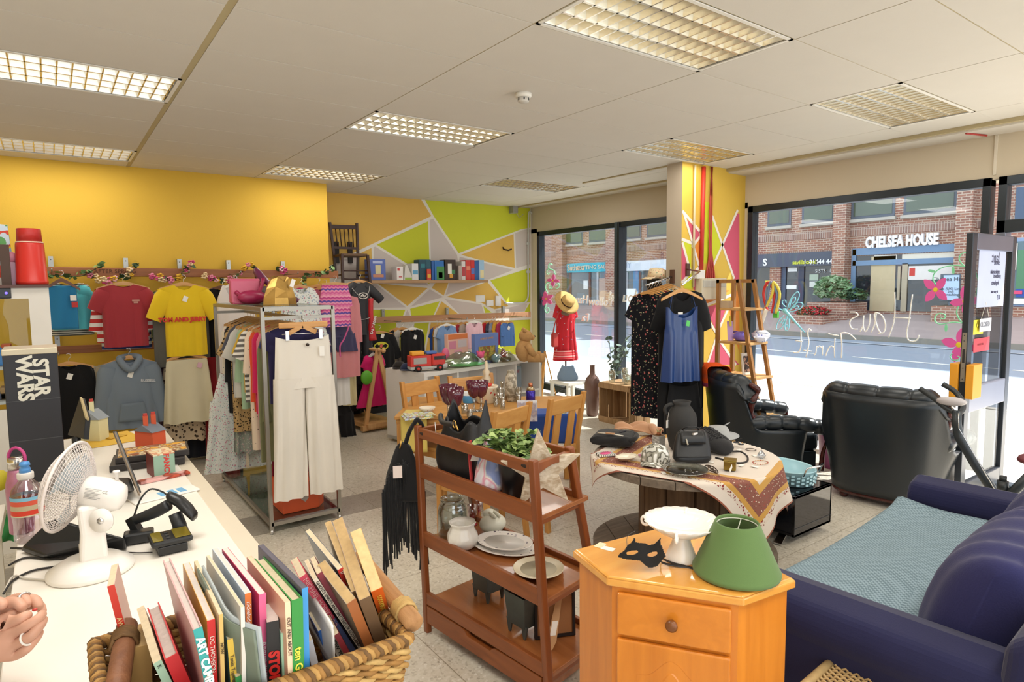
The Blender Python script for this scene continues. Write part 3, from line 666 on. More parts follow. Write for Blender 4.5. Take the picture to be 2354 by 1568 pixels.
# ------------------------------------------------ exercise bike behind the sofa
BK = plain('2c3032',.4); GRY = plain('b9b2b2',.4)
bx = 4.72; e = empty('exercise_bike',(5.0,1.45,0)); tag(e,'grey exercise bike with padded handlebars by the open door','exercise bike')
def bp(x,y,X): return atx(x,y,X)
MB().tube([bp(2200,945,bx),bp(2199,975,bx),bp(2205,1005,bx),bp(2240,1065,bx),bp(2285,1132,bx+.05),bp(2330,1200,bx+.1)],[.028]*6,plain('3b4145',.35,.3),12).done('front_post',e)
MB().tube([bp(2203,950,bx-.03),bp(2204,985,bx-.03),bp(2245,1055,bx-.03),bp(2290,1132,bx+.02)],.003,CH(),6).done('cable',e)
MB().tube(smooth_path([bp(2115,893,bx),bp(2150,918,bx),bp(2175,938,bx),bp(2195,948,bx)],4),.017,BK,10).done('handlebar',e)
MB().tube(smooth_path([bp(2167,883,bx+.2),bp(2195,900,bx+.2),bp(2213,925,bx+.15),bp(2212,945,bx+.05),bp(2197,950,bx)],4),.017,BK,10).done('handlebar',e)
q = bp(2187,923,bx); MB().ball(q,(.035,.085,.03),GRY,16,Euler((0,.5,.3)).to_matrix()).done('console',e)
MB().tube([bp(2195,948,bx),bp(2188,930,bx)],.014,CH(),8).done('console_stem',e)
MB().tube([bp(2300,1150,bx),bp(2335,1125,bx),bp(2380,1080,bx)],.028,plain('3b4145',.35,.3),10).done('rear_frame',e)
k = bp(2305,1120,bx); MB().cyl(k-Vector((0,0,.03)),k+Vector((0,0,.04)),.03,BK,14).cyl(k+Vector((0,0,.04)),k+Vector((0,0,.07)),.02,BK,14).done('adjuster_knob',e)
MB().ball(bp(2362,1055,bx),(.08,.05,.03),plain('6b2730',.5),12).done('saddle',e)
MB().bar(bp(2310,1180,bx+.05),(bx+.2,1.0,.03),.06,.06,BK).done('base_bar',e); MB().bar((bx+.2,.75,.03),(bx+.2,1.35,.03),.05,.05,BK).done('base_foot',e)
# yellow post box on the inside of the door glass
o = empty('letter_box',(5.33,1.85,.9)); a,b = atx(2196,838,5.335),atx(2254,918,5.335)
tag(o,'orange wooden letter box fixed behind the open door edge','letter box')
OB = plain('e8a02c',.5); MB().box((5.345,dy+.026,.86),(5.50,dy+.08,1.11),OB).done('box_body',o,bev=.003); MB().box((5.335,dy-.075,.86),(5.50,dy-.026,1.11),OB).done('box_side',o,bev=.003)
# ================================================================ cable-spool table with its cloth and goods
GW = wood('8a7c6c','5f5347','x',1.2,.8,.3); BW = wood('7a5f45','4e3a28','z',1.,.7,.3)
TC = Vector((3.22,2.58,0)); ZT = .615
t = empty('spool_table',TC); tag(t,'round wooden cable spool table under the patterned cloth','table')
def disk(z0,z1,r,nm):
    o = MB(); n = 7; w = 2*r/n; A = Rz(radians(-30))
    for i in range(n):
        x0 = -r+i*w+.003; x1 = x0+w-.006; arc = []
        for k in range(7): x = x0+(x1-x0)*k/6; arc.append((x,sqrt(max(0,r*r-x*x))))
        poly = arc+[(x,-y) for x,y in reversed(arc)]
        if len({round(p[1],4) for p in poly}) < 3: continue
        pts = [TC+A@Vector((x,y,z0)) for x,y in poly]; m_ = len(pts)
        o.add(pts+[p+Vector((0,0,z1-z0)) for p in pts],[list(range(m_))[::-1],list(range(m_,2*m_))]+[(i,(i+1) % m_,(i+1) % m_+m_,i+m_) for i in range(m_)],GW)
    o.done(nm,t)
disk(0,.045,.575,'base_disc'); disk(ZT-.045,ZT,.57,'top_disc')
d = MB()
for k in range(10):
    a = 2*pi*k/10; c = TC+Vector((.25*cos(a),.25*sin(a),0)); d.box(c+Vector((-.018,-.078,.045)),c+Vector((.018,.078,ZT-.045)),BW,Rz(a),c)
d.done('drum',t)
# cloth
CW = fabric('ded3c6','cfc0b0',.95,300.,.2,.15); CM = fabric('c99a4e','b8863c',.9); CFl = spots('8a5a4e',['d9c9b4','b04a44','6e3f38'],60.,.22); CD = spots('d9cbbb',['8f3a38','7a4038'],48.,.32,rand=.5); CE = fabric('9a5a44',None,.9)
def drape(s_,q):
    A = radians(200); u = Vector((cos(A),sin(A),0)); v = Vector((-sin(A),cos(A),0)); P = TC+Vector((.16,-.09,0))+u*s_+v*q-TC
    r = P.length; th = atan2(P.y,P.x); R = .575
    if r <= R: return TC+Vector((P.x,P.y,ZT+.006+.002*sin(9*P.x+4*P.y)))
    h = r-R; w = .5+.5*sin(th*11+1.2); k = R+.012+h*(.10+.17*w); return TC+Vector((k*cos(th),k*sin(th),ZT+.006-h*(.98-.08*w)))
cl = MB(); N = 132; a = .66; cl_m = []
V = [drape(-a+2*a*i/N,-a+2*a*j/N) for j in range(N+1) for i in range(N+1)]
groups = {}
for j in range(N):
    for i in range(N):
        dd = max(abs(-a+2*a*(i+.5)/N),abs(-a+2*a*(j+.5)/N))
        m = CW if dd < .40 else CM if dd < .44 else CFl if dd < .53 else CM if dd < .56 else CD if dd < .59 else CW if dd < .65 else CE
        groups.setdefault(m,[]).append((j*(N+1)+i,j*(N+1)+i+1,(j+1)*(N+1)+i+1,(j+1)*(N+1)+i))
cl.v = V
for m,fs in groups.items():
    k = cl.mi(m)
    for f in fs: cl.f.append(list(f)); cl.fm.append(k); cl.sm.append(True)
o = cl.done('tablecloth'); tag(o,'cream cloth with mustard and floral borders draped over the spool table','tablecloth')
ZC = ZT+.011
def tb(x,y,dz=0.): return atz(x,y,ZC+dz)
BF = fabric('1d1d1f','2c2b2a',.85,220.,.35,.3); BL = leather('1a1b1d',.38); TAG = plain('f4f1ea',.6,var=0.)
def scl(x,y): return (tb(x,y)-CAM).length/FPX
def thing(name,loc,lab,cat,grp=None): return empty(name,loc,0,lab,cat,grp)
# folded black jacket
p = tb(1412,1022); j = thing('folded_jacket',p,'black folded jacket with a tan and white strap, left end of the spool table','jacket')
VX = (tb(1455,1030)-tb(1362,1022)).normalized(); VY = Vector((-VX.y,VX.x,0))
def loc2(p,a,b,c=0.): return p+VX*a+VY*b+Vector((0,0,c))
m = MB(); rg = []
for i in range(19):
    u = i/18; x = -.145+.29*u; e = max(.25,(1-abs(2*u-1)**6)**.5); ring = []
    for k in range(28):
        a_ = 2*pi*k/28; c,s_ = cos(a_),sin(a_); y = .125*abs(c)**.5*(1 if c > 0 else -1)*(.93+.07*e)+.006*sin(9*u+k); z = .042+.040*abs(s_)**.6*(1 if s_ > 0 else -1)*e+.004*sin(k*2.1+u*14)
        ring.append(loc2(p,x,y+.02,max(z,.001)))
    rg.append(ring)
m.loft(rg,BF); m.done('body',j)
MB().tube([loc2(p,-.1,-.06,.086),loc2(p,-.05,-.07,.09),loc2(p,0,-.075,.09),loc2(p,.08,-.085,.085)],.0045,plain('d9d2c2',.5),6).done('strap',j)
MB().bar(loc2(p,-.04,-.07,.093),loc2(p,.02,-.077,.093),.022,.006,plain('b98a63',.5)).done('strap_tab',j)
MB().box(loc2(p,.03,.02,.082),loc2(p,.07,.06,.088),plain('33333a',.6)).done('label_patch',j)
m = MB(); q = loc2(p,.145,-.02,.045); m.tube([loc2(p,.1,.1,.07),loc2(p,.14,.06,.065),loc2(p,.15,-.03,.06),loc2(p,.12,-.1,.055)],.016,BF,8).done('ruffle',j)
# tan scarf
p = tb(1450,996); o = thing('scarf',p,'tan crumpled scarf behind the folded black jacket on the spool table','scarf'); SC_ = fabric('c79a78','a97c5c',.9)
m = MB()
def sf(u,v): return loc2(p,-.12+.34*u,.02+.16*(v-.5),.035+.045*sin(pi*v)*abs(sin(6*u+2.2*v))+.012*sin(17*v+5*u)-.03*abs(2*u-1)**3)
m.grid(sf,40,24,SC_); m.done('folded_cloth',o,solid=.006)
m = MB(); m.tube([loc2(p,.1,.05,.05),loc2(p,.16,-.02,.06),loc2(p,.2,-.08,.03),loc2(p,.2,-.13,.015)],[.02,.03,.025,.014],SC_,8).done('loose_end',o)
# cactus pot
p = tb(1514,1024); o = thing('cactus_pot',p,'small grey lattice patterned square pot with a tiny cactus','plant'); s = scl(1514,1024)
LT = stripes(['d8d5cf','6b6762'],.004,'z',.7,.010,160.); MB().box(p+Vector((-.032,-.032,0)),p+Vector((.032,.032,.07)),LT).done('pot',o,bev=.003)
MB().box(p+Vector((-.027,-.027,.068)),p+Vector((.027,.027,.073)),plain('7a5a3a',.9)).done('soil',o)
m = MB(); R = random.Random(5)
for k in range(26): a_ = R.uniform(0,6.28); l = R.uniform(.02,.042); m.tube([p+Vector((0,0,.072)),p+Vector((.5*l*cos(a_),.5*l*sin(a_),.075+l))],[.002,.0006],plain('6f8f4a',.6),4)
m.done('spines',o); MB().lathe([(.0,.072),(.016,.075),(.013,.09),(0,.094)],plain('a5623a',.7),p,10).done('cactus_body',o)
# black vase
p = tb(1566,1034); VZ = plain('2d2c2b',.75,bump=.2,bs=40.); s = scl(1566,1034); o = thing('vase',p,'tall matt black two-handled vase in the middle of the spool table','vase')
k = .042/.042; h = 100*s*1.08; rr = 33*s
MB().lathe([(rr*.62,0),(rr*.8,h*.08),(rr*.97,h*.35),(rr,h*.6),(rr*.92,h*.74),(rr*.68,h*.86),(rr*.55,h*.9),(rr*.53,h*.94),(rr*.6,h),(rr*.52,h),(rr*.46,h*.93),(rr*.5,h*.85),(rr*.2,h*.3)],VZ,p,36,cap=False).done('body',o)
for sg in (-1,1):
    q = -CR*sg*-1; q = CR*(-1 if sg < 0 else .25)+CF*(0 if sg < 0 else .9); q.z = 0; q.normalize()
    MB().tube(bez(p+q*rr*.55+Vector((0,0,h*.93)),p+q*rr*1.15+Vector((0,0,h*.95)),p+q*rr*1.25+Vector((0,0,h*.8)),p+q*rr*.93+Vector((0,0,h*.73)),10),rr*.13,VZ,8).done('handle',o)
m = MB(); q = p-CR*rr*1.0-CF*rr*.3+Vector((0,0,h*.62)); m.box(q+Vector((-.012,-.002,-.05)),q+Vector((.012,.002,0)),TAG).tube([q,q+Vector((.01,0,.05))],.0012,TAG,4).done('price_tag',o)
# black leather rucksack
p = tb(1590,1060); s = scl(1590,1060); o = thing('backpack_purse',p,'shiny black leather small backpack in front of the vase','bag')
vx = CR.copy(); vx.z = 0; vx.normalize(); vy = CF.copy(); vy.z = 0; vy.normalize()
def bag(p,w,d,h,n=24,lean=.0,taper=.75,m=BL,bulge=.08):
    b = MB(); rg = []
    for i in range(11):
        u = i/10; ww = w*(1+bulge*sin(pi*u))*(1-(1-taper)*u)*(.86 if i == 0 else .8 if i == 10 else 1); dd = d*(1-.55*u)*(.8 if i in (0,10) else 1); ring = []
        for k in range(n):
            a_ = 2*pi*k/n; c,q = cos(a_),sin(a_); ring.append(p+vx*(ww/2*abs(c)**.45*(1 if c > 0 else -1)+lean*u*.3)+vy*(dd/2*abs(q)**.6*(1 if q > 0 else -1)+lean*u)+Vector((0,0,h*u)))
        rg.append(ring)
    b.loft(rg,m); return b
bag(p,82*s,.11,66*s,lean=.05).done('body',o)
MB().tube([p-vx*38*s-vy*.03+Vector((0,0,12*s)),p-vy*.062+Vector((0,0,15*s)),p+vx*38*s-vy*.03+Vector((0,0,12*s))],.003,BL,6).done('base_seam',o)
m = MB(); m.grid(lambda u,v: p+vx*(-26*s+52*s*u)+vy*(.028-.062*v-.012*sin(pi*v))+Vector((0,0,66*s-.004*0-26*s*v*v-0)),10,8,BL); m.done('flap',o,solid=.005)
MB().bar(p-vx*16*s-vy*.035+Vector((0,0,52*s)),p-vx*13*s-vy*.045+Vector((0,0,40*s)),.010,.004,plain('d8d2bd',.3,.8)).done('zip_pull',o)
MB().box(p+vx*4*s-vy*.02+Vector((-.02,-.006,60*s)),p+vx*4*s-vy*.02+Vector((.02,.006,60*s+.012)),CH(.3)).done('clasp',o)
MB().tube(bez(p+vx*15*s+vy*.05+Vector((0,0,62*s)),p+vx*30*s+Vector((0,0,80*s)),p-vx*30*s+Vector((0,0,80*s)),p-vx*15*s+vy*.05+Vector((0,0,62*s)),10),.004,BL,6).done('carry_loop',o)
# ruffled bag
p = tb(1652,1042)+vy*.08; o = thing('ruffled_bag',p,'black ruffled handbag with a long strap right of the leather backpack','bag'); m = MB()
RX = (tb(1690,1045)-tb(1610,1005)); RX.z = 0; RX.normalize(); RY = Vector((-RX.y,RX.x,0)); rg = []
for i in range(15):
    u = i/14; x = -.15+.30*u; e = max(.2,(1-abs(2*u-1)**4)**.5); hz = (.062-.025*u)*e
    rg.append([p+RX*x+RY*(.09*e*cos(t_))+Vector((0,0,hz+.004+hz*sin(t_)*.98)) for t_ in [2*pi*k/18 for k in range(18)]])
m.loft(rg,BF); m.done('body',o)
m = MB(); R = random.Random(3)
for i in range(9):
    x = -.13+i*.022; pts = [p+RX*(x+.012*sin(k*2.4))+RY*(-.09+.18*k/14)+Vector((0,0,.1*(1-.5*(x+.13)/.3)*sqrt(max(.06,1-((k-7)/8)**2))+.022+.006*sin(k*3.1+i))) for k in range(15)]; m.tube(pts,.008,BF,6)
m.done('ruffles',o)
MB().tube(smooth_path([p+RX*.13+Vector((0,0,.02)),tb(1700,1038),tb(1718,1050),tb(1715,1062),tb(1690,1064),tb(1660,1056),tb(1645,1052)],5),.006,leather('151516',.4),6).done('strap',o)
# grey felt hat lying flat
p = tb(1662,1012)+vy*.12; o = thing('felt_hat',p,'soft grey hat lying behind the black ruffled handbag','hat'); GH = fabric('a9aaa9','8b8c8c',.9)
MB().lathe([(.14,.003),(.139,.007),(.08,.018),(.072,.05),(.06,.068),(0,.072)],GH,p,28,sx=1.2).done('crown_and_brim',o); MB().tube([p+Vector((.05,.0,.06)),p+Vector((.1,-.03,.09))],.004,GH,6).done('cord_end',o)
# camouflage cap
p = tb(1505,1066); o = thing('cap',p,'grey and white camouflage baseball cap on the spool table','cap'); CA = blotch(['ecebe6','b0ada0','8d8a7d','5d5a50','c9c7bd'],26.,.9,.3)
s = scl(1505,1066); q = p+vy*.05+vx*.015
MB().lathe([(.088,.0),(.09,.03),(.083,.065),(.062,.092),(.03,.105),(0,.108)],CA,q,28,sx=1.0,sy=.95).done('crown',o,at=None)
m = MB(); bd_ = (-vy*.9-vx*.45).normalized(); bs_ = Vector((-bd_.y,bd_.x,0))
m.grid(lambda u,v: q+bs_*((u-.5)*.15*(1-.25*v))+bd_*(.07+.085*v*(1-.9*(2*u-1)**2*.35))+Vector((0,0,.022-.012*v-.02*(2*u-1)**2)),14,8,CA); m.done('peak',o,solid=.004)
MB().ball(q+Vector((0,0,.108)),.007,CA,8).done('button',o); MB().tube([q+bd_*.088*cos(a_)+bs_*.088*sin(a_)+Vector((0,0,.004+.03*max(0,-cos(a_)))) for a_ in [2*pi*i/30 for i in range(30)]],.002,plain('4b4a44',.7),5,closed=True).done('sweatband',o)
# small things on the cloth
p = tb(1392,1046); o = thing('gift_box',p,'flat black and white striped box with a pink oval','box'); m = MB(); ST = stripes(['2a2a2a','f0eee8'],.006,'x',.6)
e1 = (tb(1417,1046)-tb(1368,1050)); e1 = e1.normalized(); e2 = Vector((-e1.y,e1.x,0)); M3 = Matrix((e1,e2,Vector((0,0,1)))).transposed()
m.box((p.x-.055,p.y-.04,ZC),(p.x+.055,p.y+.04,ZC+.012),ST,M3,p).done('box',o,bev=.002); MB().lathe([(.036,.0125),(.036,.0135),(0,.0135)],plain('e0588f',.5),p,24,sx=1.15,sy=.8).done('oval_label',o)
p = tb(1440,1058); o = thing('ceramic_dish',p,'small cream leaf shaped dish with tiny feet','dish'); DC = plain('e9dfca',.25); sc = lambda a_,r,z: r*(1+.06*cos(9*a_))
MB().lathe([(.02,.008),(.05,.012),(.068,.026),(.071,.027),(.052,.017),(0,.013)],DC,p,36,sx=1.15,sy=.8,fn=sc).done('bowl',o)
for a_ in (.3,2.4,4.5): MB().ball(p+Vector((.035*cos(a_),.028*sin(a_),.005)),(.006,.006,.006),plain('b58f4a',.4),8).done('foot',o)
p = tb(1576,1086); o = thing('glass_plate',p,'round clear glass plate holding fine jewellery','plate'); GP = glass('e3e6e2',.02,.9)
MB().lathe([(.06,.002),(.105,.006),(.13,.02),(.133,.022),(.13,.024),(.1,.011),(0,.008)],GP,p,40,fn=lambda a_,r,z: r*(1+.006*cos(24*a_))).done('plate',o)
m = MB(); R = random.Random(9)
for k in range(5): q = p+Vector((R.uniform(-.05,.05),R.uniform(-.05,.05),.014)); a_ = R.uniform(0,6.3); m.tube([q+Vector((.03*cos(a_+.5*i)*(.4+.2*i),.02*sin(a_+.9*i),0)) for i in range(4)],.0014,CH(.2),5)
m.done('chains',o)
p = tb(1678,1079); o = thing('brass_box',p,'small square brass tin with an open lid','box'); BR_ = plain('a08a44',.35,.8,var=.2,vs=40.)
b = MB(); A_ = Rz(.55); b.box((p.x-.034,p.y-.034,ZC),(p.x+.034,p.y+.034,ZC+.055),BR_,A_).done('tin',o,bev=.004); MB().box((p.x-.037,p.y-.037,ZC+.055),(p.x+.037,p.y+.037,ZC+.062),BR_,A_).done('lid',o,bev=.003)
q = p-vy*.045+Vector((-.012,0,.02)); MB().box(q+Vector((-.028,-.001,-.010)),q+Vector((.018,.001,.012)),TAG,Euler((0,-.5,.3)).to_matrix()).done('price_tag',o)
p = tb(1638,1085); o = thing('hair_clip',p,'brown filigree hair clip lying before the brass tin','hair clip'); HB = plain('3f2a18',.4,.5); q0,q1 = tb(1625,1072),tb(1655,1095); d_ = (q1-q0).normalized(); n_ = Vector((-d_.y,d_.x,0)); L = (q1-q0).length
m = MB(); m.tube([q0+d_*L*(.5-.5*cos(a_))*.8+n_*.02*sin(a_)*(1.2-.4*cos(a_+3.1))+Vector((0,0,.006)) for a_ in [2*pi*i/24 for i in range(24)]],.0032,HB,6,closed=True)
for k in (.2,.4,.6): m.tube([q0+d_*L*k+n_*.009*cos(a_)+d_*.011*sin(a_)+Vector((0,0,.007)) for a_ in [2*pi*i/14 for i in range(14)]],.0025,HB,5,closed=True)
m.done('filigree',o); MB().bar(q0+d_*L*.8+Vector((0,0,.004)),q1+d_*.01+Vector((0,0,.004)),.006,.003,plain('b99a86',.4)).done('pin',o)
p = tb(1697,1027); o = thing('sunglasses',p,'black and white sunglasses standing folded at the table edge','sunglasses')
for k,z in ((-.022,0),(.022,0)): MB().lathe([(.02,-.002),(.02,.002),(0,.002)],plain('1e2026',.1),p+vy*k*1.2+vx*(-k*.3)+Vector((0,0,.024)),14).done('lens',o)
MB().bar(p+vy*.03+Vector((0,0,.035)),p+vy*.02+vx*.03+Vector((0,0,.05)),.004,.006,plain('1e2026',.3)).bar(p-vy*.03+Vector((0,0,.035)),p-vy*.02+vx*.03+Vector((0,0,.012)),.004,.006,plain('e8e8e8',.3)).done('temple',o)
def ring_item(nm,px,py,r,tk,m,lab,cat,sy=1.,beads=False):
    p = tb(px,py); c = p+Vector((0,0,tk+.001)); pts = [c+Vector((r*cos(a_),r*sy*sin(a_),0)) for a_ in [2*pi*i/36 for i in range(36)]]; b = MB()
    b.tube(pts,tk,m,6,closed=True); o = thing(nm,p,lab,cat); b.done('band',o)
    if beads:
        b = MB()
        for i in range(0,36,2): b.ball(pts[i],tk*2.2,plain('b5483f',.2),6)
        b.done('beads',o)
    return o
ring_item('bracelet',1726,1035,.032,.0025,plain('4a4038',.4,.5),'thin dark bangle near the rim of the spool table','bracelet')
ring_item('bead_necklace',1748,1064,.052,.0016,plain('c9a24f',.3,.8),'gold necklace with small red beads on the spool table','necklace',.75,True)
p = tb(1750,1053); o = thing('crystal_ornament',p,'faceted clear crystal ornament near the red bead necklace','ornament'); MB().lathe([(.012,0),(.026,.012),(.02,.03),(0,.055)],glass('dfe6ee',.03,.9),p,6).done('crystal',o); MB().tube([p+vx*.02,p+vx*.035+Vector((0,0,.03))],.0012,CH(.2),4).done('wire',o)
p = tb(1473,1048); b = MB(); R = random.Random(2); o = thing('bead_bracelet',p,'small pink bead bracelet beside the cream dish','bracelet')
for k in range(14): a_ = k*.45; b.ball(p+Vector((.016*cos(a_),.013*sin(a_),.005)),.005,plain('c98aa5',.2),8)
b.done('beads',o)
p = tb(1486,1040); o = thing('trinket_box',p,'tiny cream card trinket box beside the camouflage cap','box'); MB().box(p+Vector((-.018,-.018,0)),p+Vector((.018,.018,.028)),plain('e0cfa5',.6),Rz(.4)).done('carton',o,bev=.001); MB().box(p+Vector((-.019,-.019,.028)),p+Vector((.019,.019,.033)),plain('e7d9b5',.6),Rz(.4)).done('lid',o,bev=.001)
TL = ['below the glass plate','between the glass plate and the hair clip','right of the black backpack, alone on the cloth','beside the brass tin','below the red bead necklace','beside the crystal ornament','behind the thin dark bangle']
for (px,py),l in zip(((1525,1087),(1603,1073),(1633,1062),(1704,1070),(1735,1073),(1735,1048),(1700,1034)),TL):
    p = tb(px,py); a_ = rnd.uniform(0,3); o = MB().box((p.x-.022,p.y-.012,ZC),(p.x+.022,p.y+.012,ZC+.0015),TAG,Rz(a_)); tag(o.done('price_tag'),'white price tag on the spool table '+l,'price tag','price tags on the spool table')
# ================================================================ corner cabinet
PI1 = wood('d9862b','c06f1e','z',.9,.28,.05,'e09a45',.3); PIH = wood('d9862b','c5741f','x',.9,.28,.05,'e09a45',.3); PIT = wood('e6a850','d8923a','x',.7,.16,.03,'ecb868',.6)
ZB = .83; P = [atz(x,y,ZB) for x,y in ((1316,1262),(1395,1325),(1710,1372),(1830,1330),(1578,1196))]
cb = empty('corner_cabinet',(1.6,1.25,0)); tag(cb,'orange pine corner cabinet with one drawer and an arched door','cabinet')
ctr = sum((Vector(p) for p in P),Vector())/5
def ins(k): return [Vector((ctr.x+(p.x-ctr.x)*k,ctr.y+(p.y-ctr.y)*k,0)) for p in P]
tp = MB(); A_ = [Vector((p.x,p.y,ZB-.03)) for p in P]; B_ = [Vector((p.x,p.y,ZB-.007)) for p in P]; q = ins(.985); C_ = [Vector((p.x,p.y,ZB-.004)) for p in q]; D_ = [Vector((p.x,p.y,ZB)) for p in ins(.97)]
tp.loft([A_,B_,C_,D_],PIT,smooth=False); tp.done('top',cb,bev=.004)
bd2 = ins(.93); MB().loft([[Vector((p.x,p.y,.03)) for p in bd2],[Vector((p.x,p.y,ZB-.03)) for p in bd2]],PI1,smooth=False).done('body',cb)
MB().loft([[Vector((p.x,p.y,0)) for p in ins(.9)],[Vector((p.x,p.y,.05)) for p in ins(.9)]],PI1,smooth=False).done('plinth',cb)
F0,F1 = bd2[1],bd2[2]; fu = (F1-F0).normalized(); W_ = (F1-F0).length; fn = Vector((fu.y,-fu.x,0));
if fn.dot(CAM-F0) < 0: fn = -fn
def fp(a,z,d=0.): return F0+fu*a+Vector((0,0,z))+fn*d
def slab(par,nm,a0,a1,z0,z1,d0,d1,m,bev=.006): return MB().prism([(a0,z0),(a1,z0),(a1,z1),(a0,z1)],fn*(d1-d0),m,fp(0,0,d0),fu,(0,0,1)).done(nm,par,bev=bev,seg=3)
dw = slab(cb,'drawer',.018,W_-.018,ZB-.178,ZB-.045,.001,.016,PIH)
kp = fp(W_/2,ZB-.11,.016); o = MB(); o.tube([kp,kp+fn*.012,kp+fn*.016,kp+fn*.026,kp+fn*.031],[.009,.010,.017,.018,.010],wood('7d4a22','6a3b18','x',3.,.3),16); o.done('knob',dw)
db_,dt = .06,ZB-.19; dr_ = slab(cb,'door',.018,W_-.018,db_,dt,.001,.018,PI1)
def arch(ins_,n=24):
    a0,a1 = .018+.062+ins_,W_-.018-.062-ins_; zt = dt-.10-ins_; out = [(a0,db_+.07+ins_),(a1,db_+.07+ins_)]
    for i in range(n+1): u = i/n; a = a1+(a0-a1)*u; s_ = abs(2*u-1); out.append((a,zt+.058*(.5+.5*cos(pi*min(1,s_/.78)))))
    return out
pm = MB(); r0,r1,r2,r3 = ([fp(a,z,d) for a,z in arch(i)] for i,d in ((0,.0185),(.008,.010),(.022,.012),(.04,.020)))
pm.loft([r0,r1,r2,r3],PI1,cap=False,smooth=False); pm.poly(r3,PI1); pm.done('raised_panel',dr_)
fr = MB(); o_ = [(.018,db_),(W_-.018,db_),(W_-.018,dt),(.018,dt)]
h_ = fp(W_-.012,dt-.15,.004); MB().tube([h_-Vector((0,0,.03)),h_+Vector((0,0,.03))],.005,plain('8a6a3a',.35,.7),8).done('hinge',dr_)
for a,z in ((.13,ZB-.07),(.19,ZB-.075),(.36,ZB-.105)): MB().lathe([(.004,0),(0,.0004)],plain('7a3a12',.5),(0,0,0),8)
# cake stand
CS = plain('f4efe8',.12,spec=.7,var=0.); p = atz(1566,1284,ZB+.001); s = (p-CAM).length/FPX; o = empty('cake_stand',p); tag(o,'white ceramic scalloped cake stand with ring handles','cake stand')
MB().lathe([(33*s,0),(33*s,.003),(28*s,.025),(20*s,.055),(18*s,.075),(20*s,.083),(0,.083)],CS,p,36,cap=False).done('pedestal',o)
pr = 78*s; MB().lathe([(20*s,.078),(pr*.6,.092),(pr*.85,.112),(pr,.128),(pr*1.0,.131),(pr*.84,.117),(pr*.6,.100),(0,.096)],CS,p,96,fn=lambda a,r,z: r*(1+(.022*cos(22*a) if z > .125 else .008*cos(22*a) if z > .11 else 0))).done('dish',o)
for k in range(4):
    a = .55+k*pi/2; d_ = Vector((cos(a),sin(a),0)); c = p+d_*pr*.96+Vector((0,0,.112)); MB().tube([c+d_*.014*cos(t_)+Vector((0,0,.015*sin(t_))) for t_ in [2*pi*i/16 for i in range(16)]],.0045,CS,8,closed=True).done('ring_handle',o)
# lampshade
p = atz(1692,1316,ZB+.001); s = (p-CAM).length/FPX; o = empty('lampshade',p); tag(o,'green conical fabric lampshade standing on the pine cabinet','lampshade'); LG = fabric('5f7a48','536c40',.9,400.,.15,.1)
hh = 108*s; r0,r1 = 86*s,44*s
MB().lathe([(r0-.006,.012),(r0-.004,.003),(r0,.004),(r0+.001,.014),(r0-.002,.018),(r1+.004,hh-.014),(r1,hh-.004),(r1-.003,hh),(r1-.006,hh-.006),(r1-.004,hh-.02),(r0-.008,.02)],LG,p,48,cap=False).done('shade',o)
MB().tube([p+Vector(((r1-.006)*cos(t_),(r1-.006)*sin(t_),hh-.012)) for t_ in [2*pi*i/32 for i in range(32)]],.002,plain('c9cdbd',.4),6,closed=True).done('wire_ring',o)
m = MB();
for k in range(3): a = 2.1*k+.4; m.tube([p+Vector(((r1-.006)*cos(a),(r1-.006)*sin(a),hh-.012)),p+Vector((.012*cos(a),.012*sin(a),hh-.03))],.0018,plain('c9cdbd',.4),5)
m.tube([p+Vector((.014*cos(t_),.014*sin(t_),hh-.03)) for t_ in [2*pi*i/16 for i in range(16)]],.002,plain('c9cdbd',.4),5,closed=True).done('bulb_ring',o)
# cat mask leaning on its ears
p = atz(1468,1300,ZB+.001); s = (p-CAM).length/FPX; o = empty('mask',p); tag(o,'black velvet cat eye mask with ribbons on the pine cabinet','mask'); MK_ = fabric('1c1b1c','2a2a28',.9,300.,.3,.2)
OUT = [(-.5,-.02),(-.46,.1),(-.36,.22),(-.3,.38),(-.2,.5),(-.12,.66),(-.1,.5),(-.02,.46),(.1,.46),(.2,.4),(.36,.44),(.52,.58),(.5,.38),(.56,.2),(.62,-.06),(.5,-.14),(.36,-.3),(.16,-.34),(.04,-.22),(-.06,-.1),(-.2,-.08),(-.34,-.06)]
def mk(x,y):
    q = p+vx*(x*.135*1.0)+vy*(.0+.04*y-.055*(1-(x*1.6)**2)*.8)+Vector((0,0,.02+.09*(y+.34)*.9-.02*abs(x))); return q
m = MB()
# face built as a curved grid inside the outline with two eye holes
def inside(x,y,poly):
    c = False; j = len(poly)-1
    for i in range(len(poly)):
        xi,yi = poly[i]; xj,yj = poly[j]
        if (yi > y) != (yj > y) and x < (xj-xi)*(y-yi)/(yj-yi)+xi: c = not c
        j = i
    return c
G = 64; bb = (-.55,.68,-.4,.72); vs,idx,fs = [],{},[]
def vid(i,j):
    if (i,j) not in idx: idx[(i,j)] = len(vs); vs.append(mk(bb[0]+(bb[1]-bb[0])*i/G,bb[2]+(bb[3]-bb[2])*j/G))
    return idx[(i,j)]
for i in range(G):
    for j in range(G):
        x,y = bb[0]+(bb[1]-bb[0])*(i+.5)/G,bb[2]+(bb[3]-bb[2])*(j+.5)/G
        e1_ = ((x+.2)/.13)**2+((y-.16-.25*(x+.2))/.07)**2; e2_ = ((x-.28)/.14)**2+((y-.1-.2*(x-.28))/.075)**2
        if inside(x,y,OUT) and e1_ > 1 and e2_ > 1: fs.append((vid(i,j),vid(i+1,j),vid(i+1,j+1),vid(i,j+1)))
m.add(vs,fs,MK_,True); m.done('face',o,solid=.003)
rb = plain('201c1c',.45)
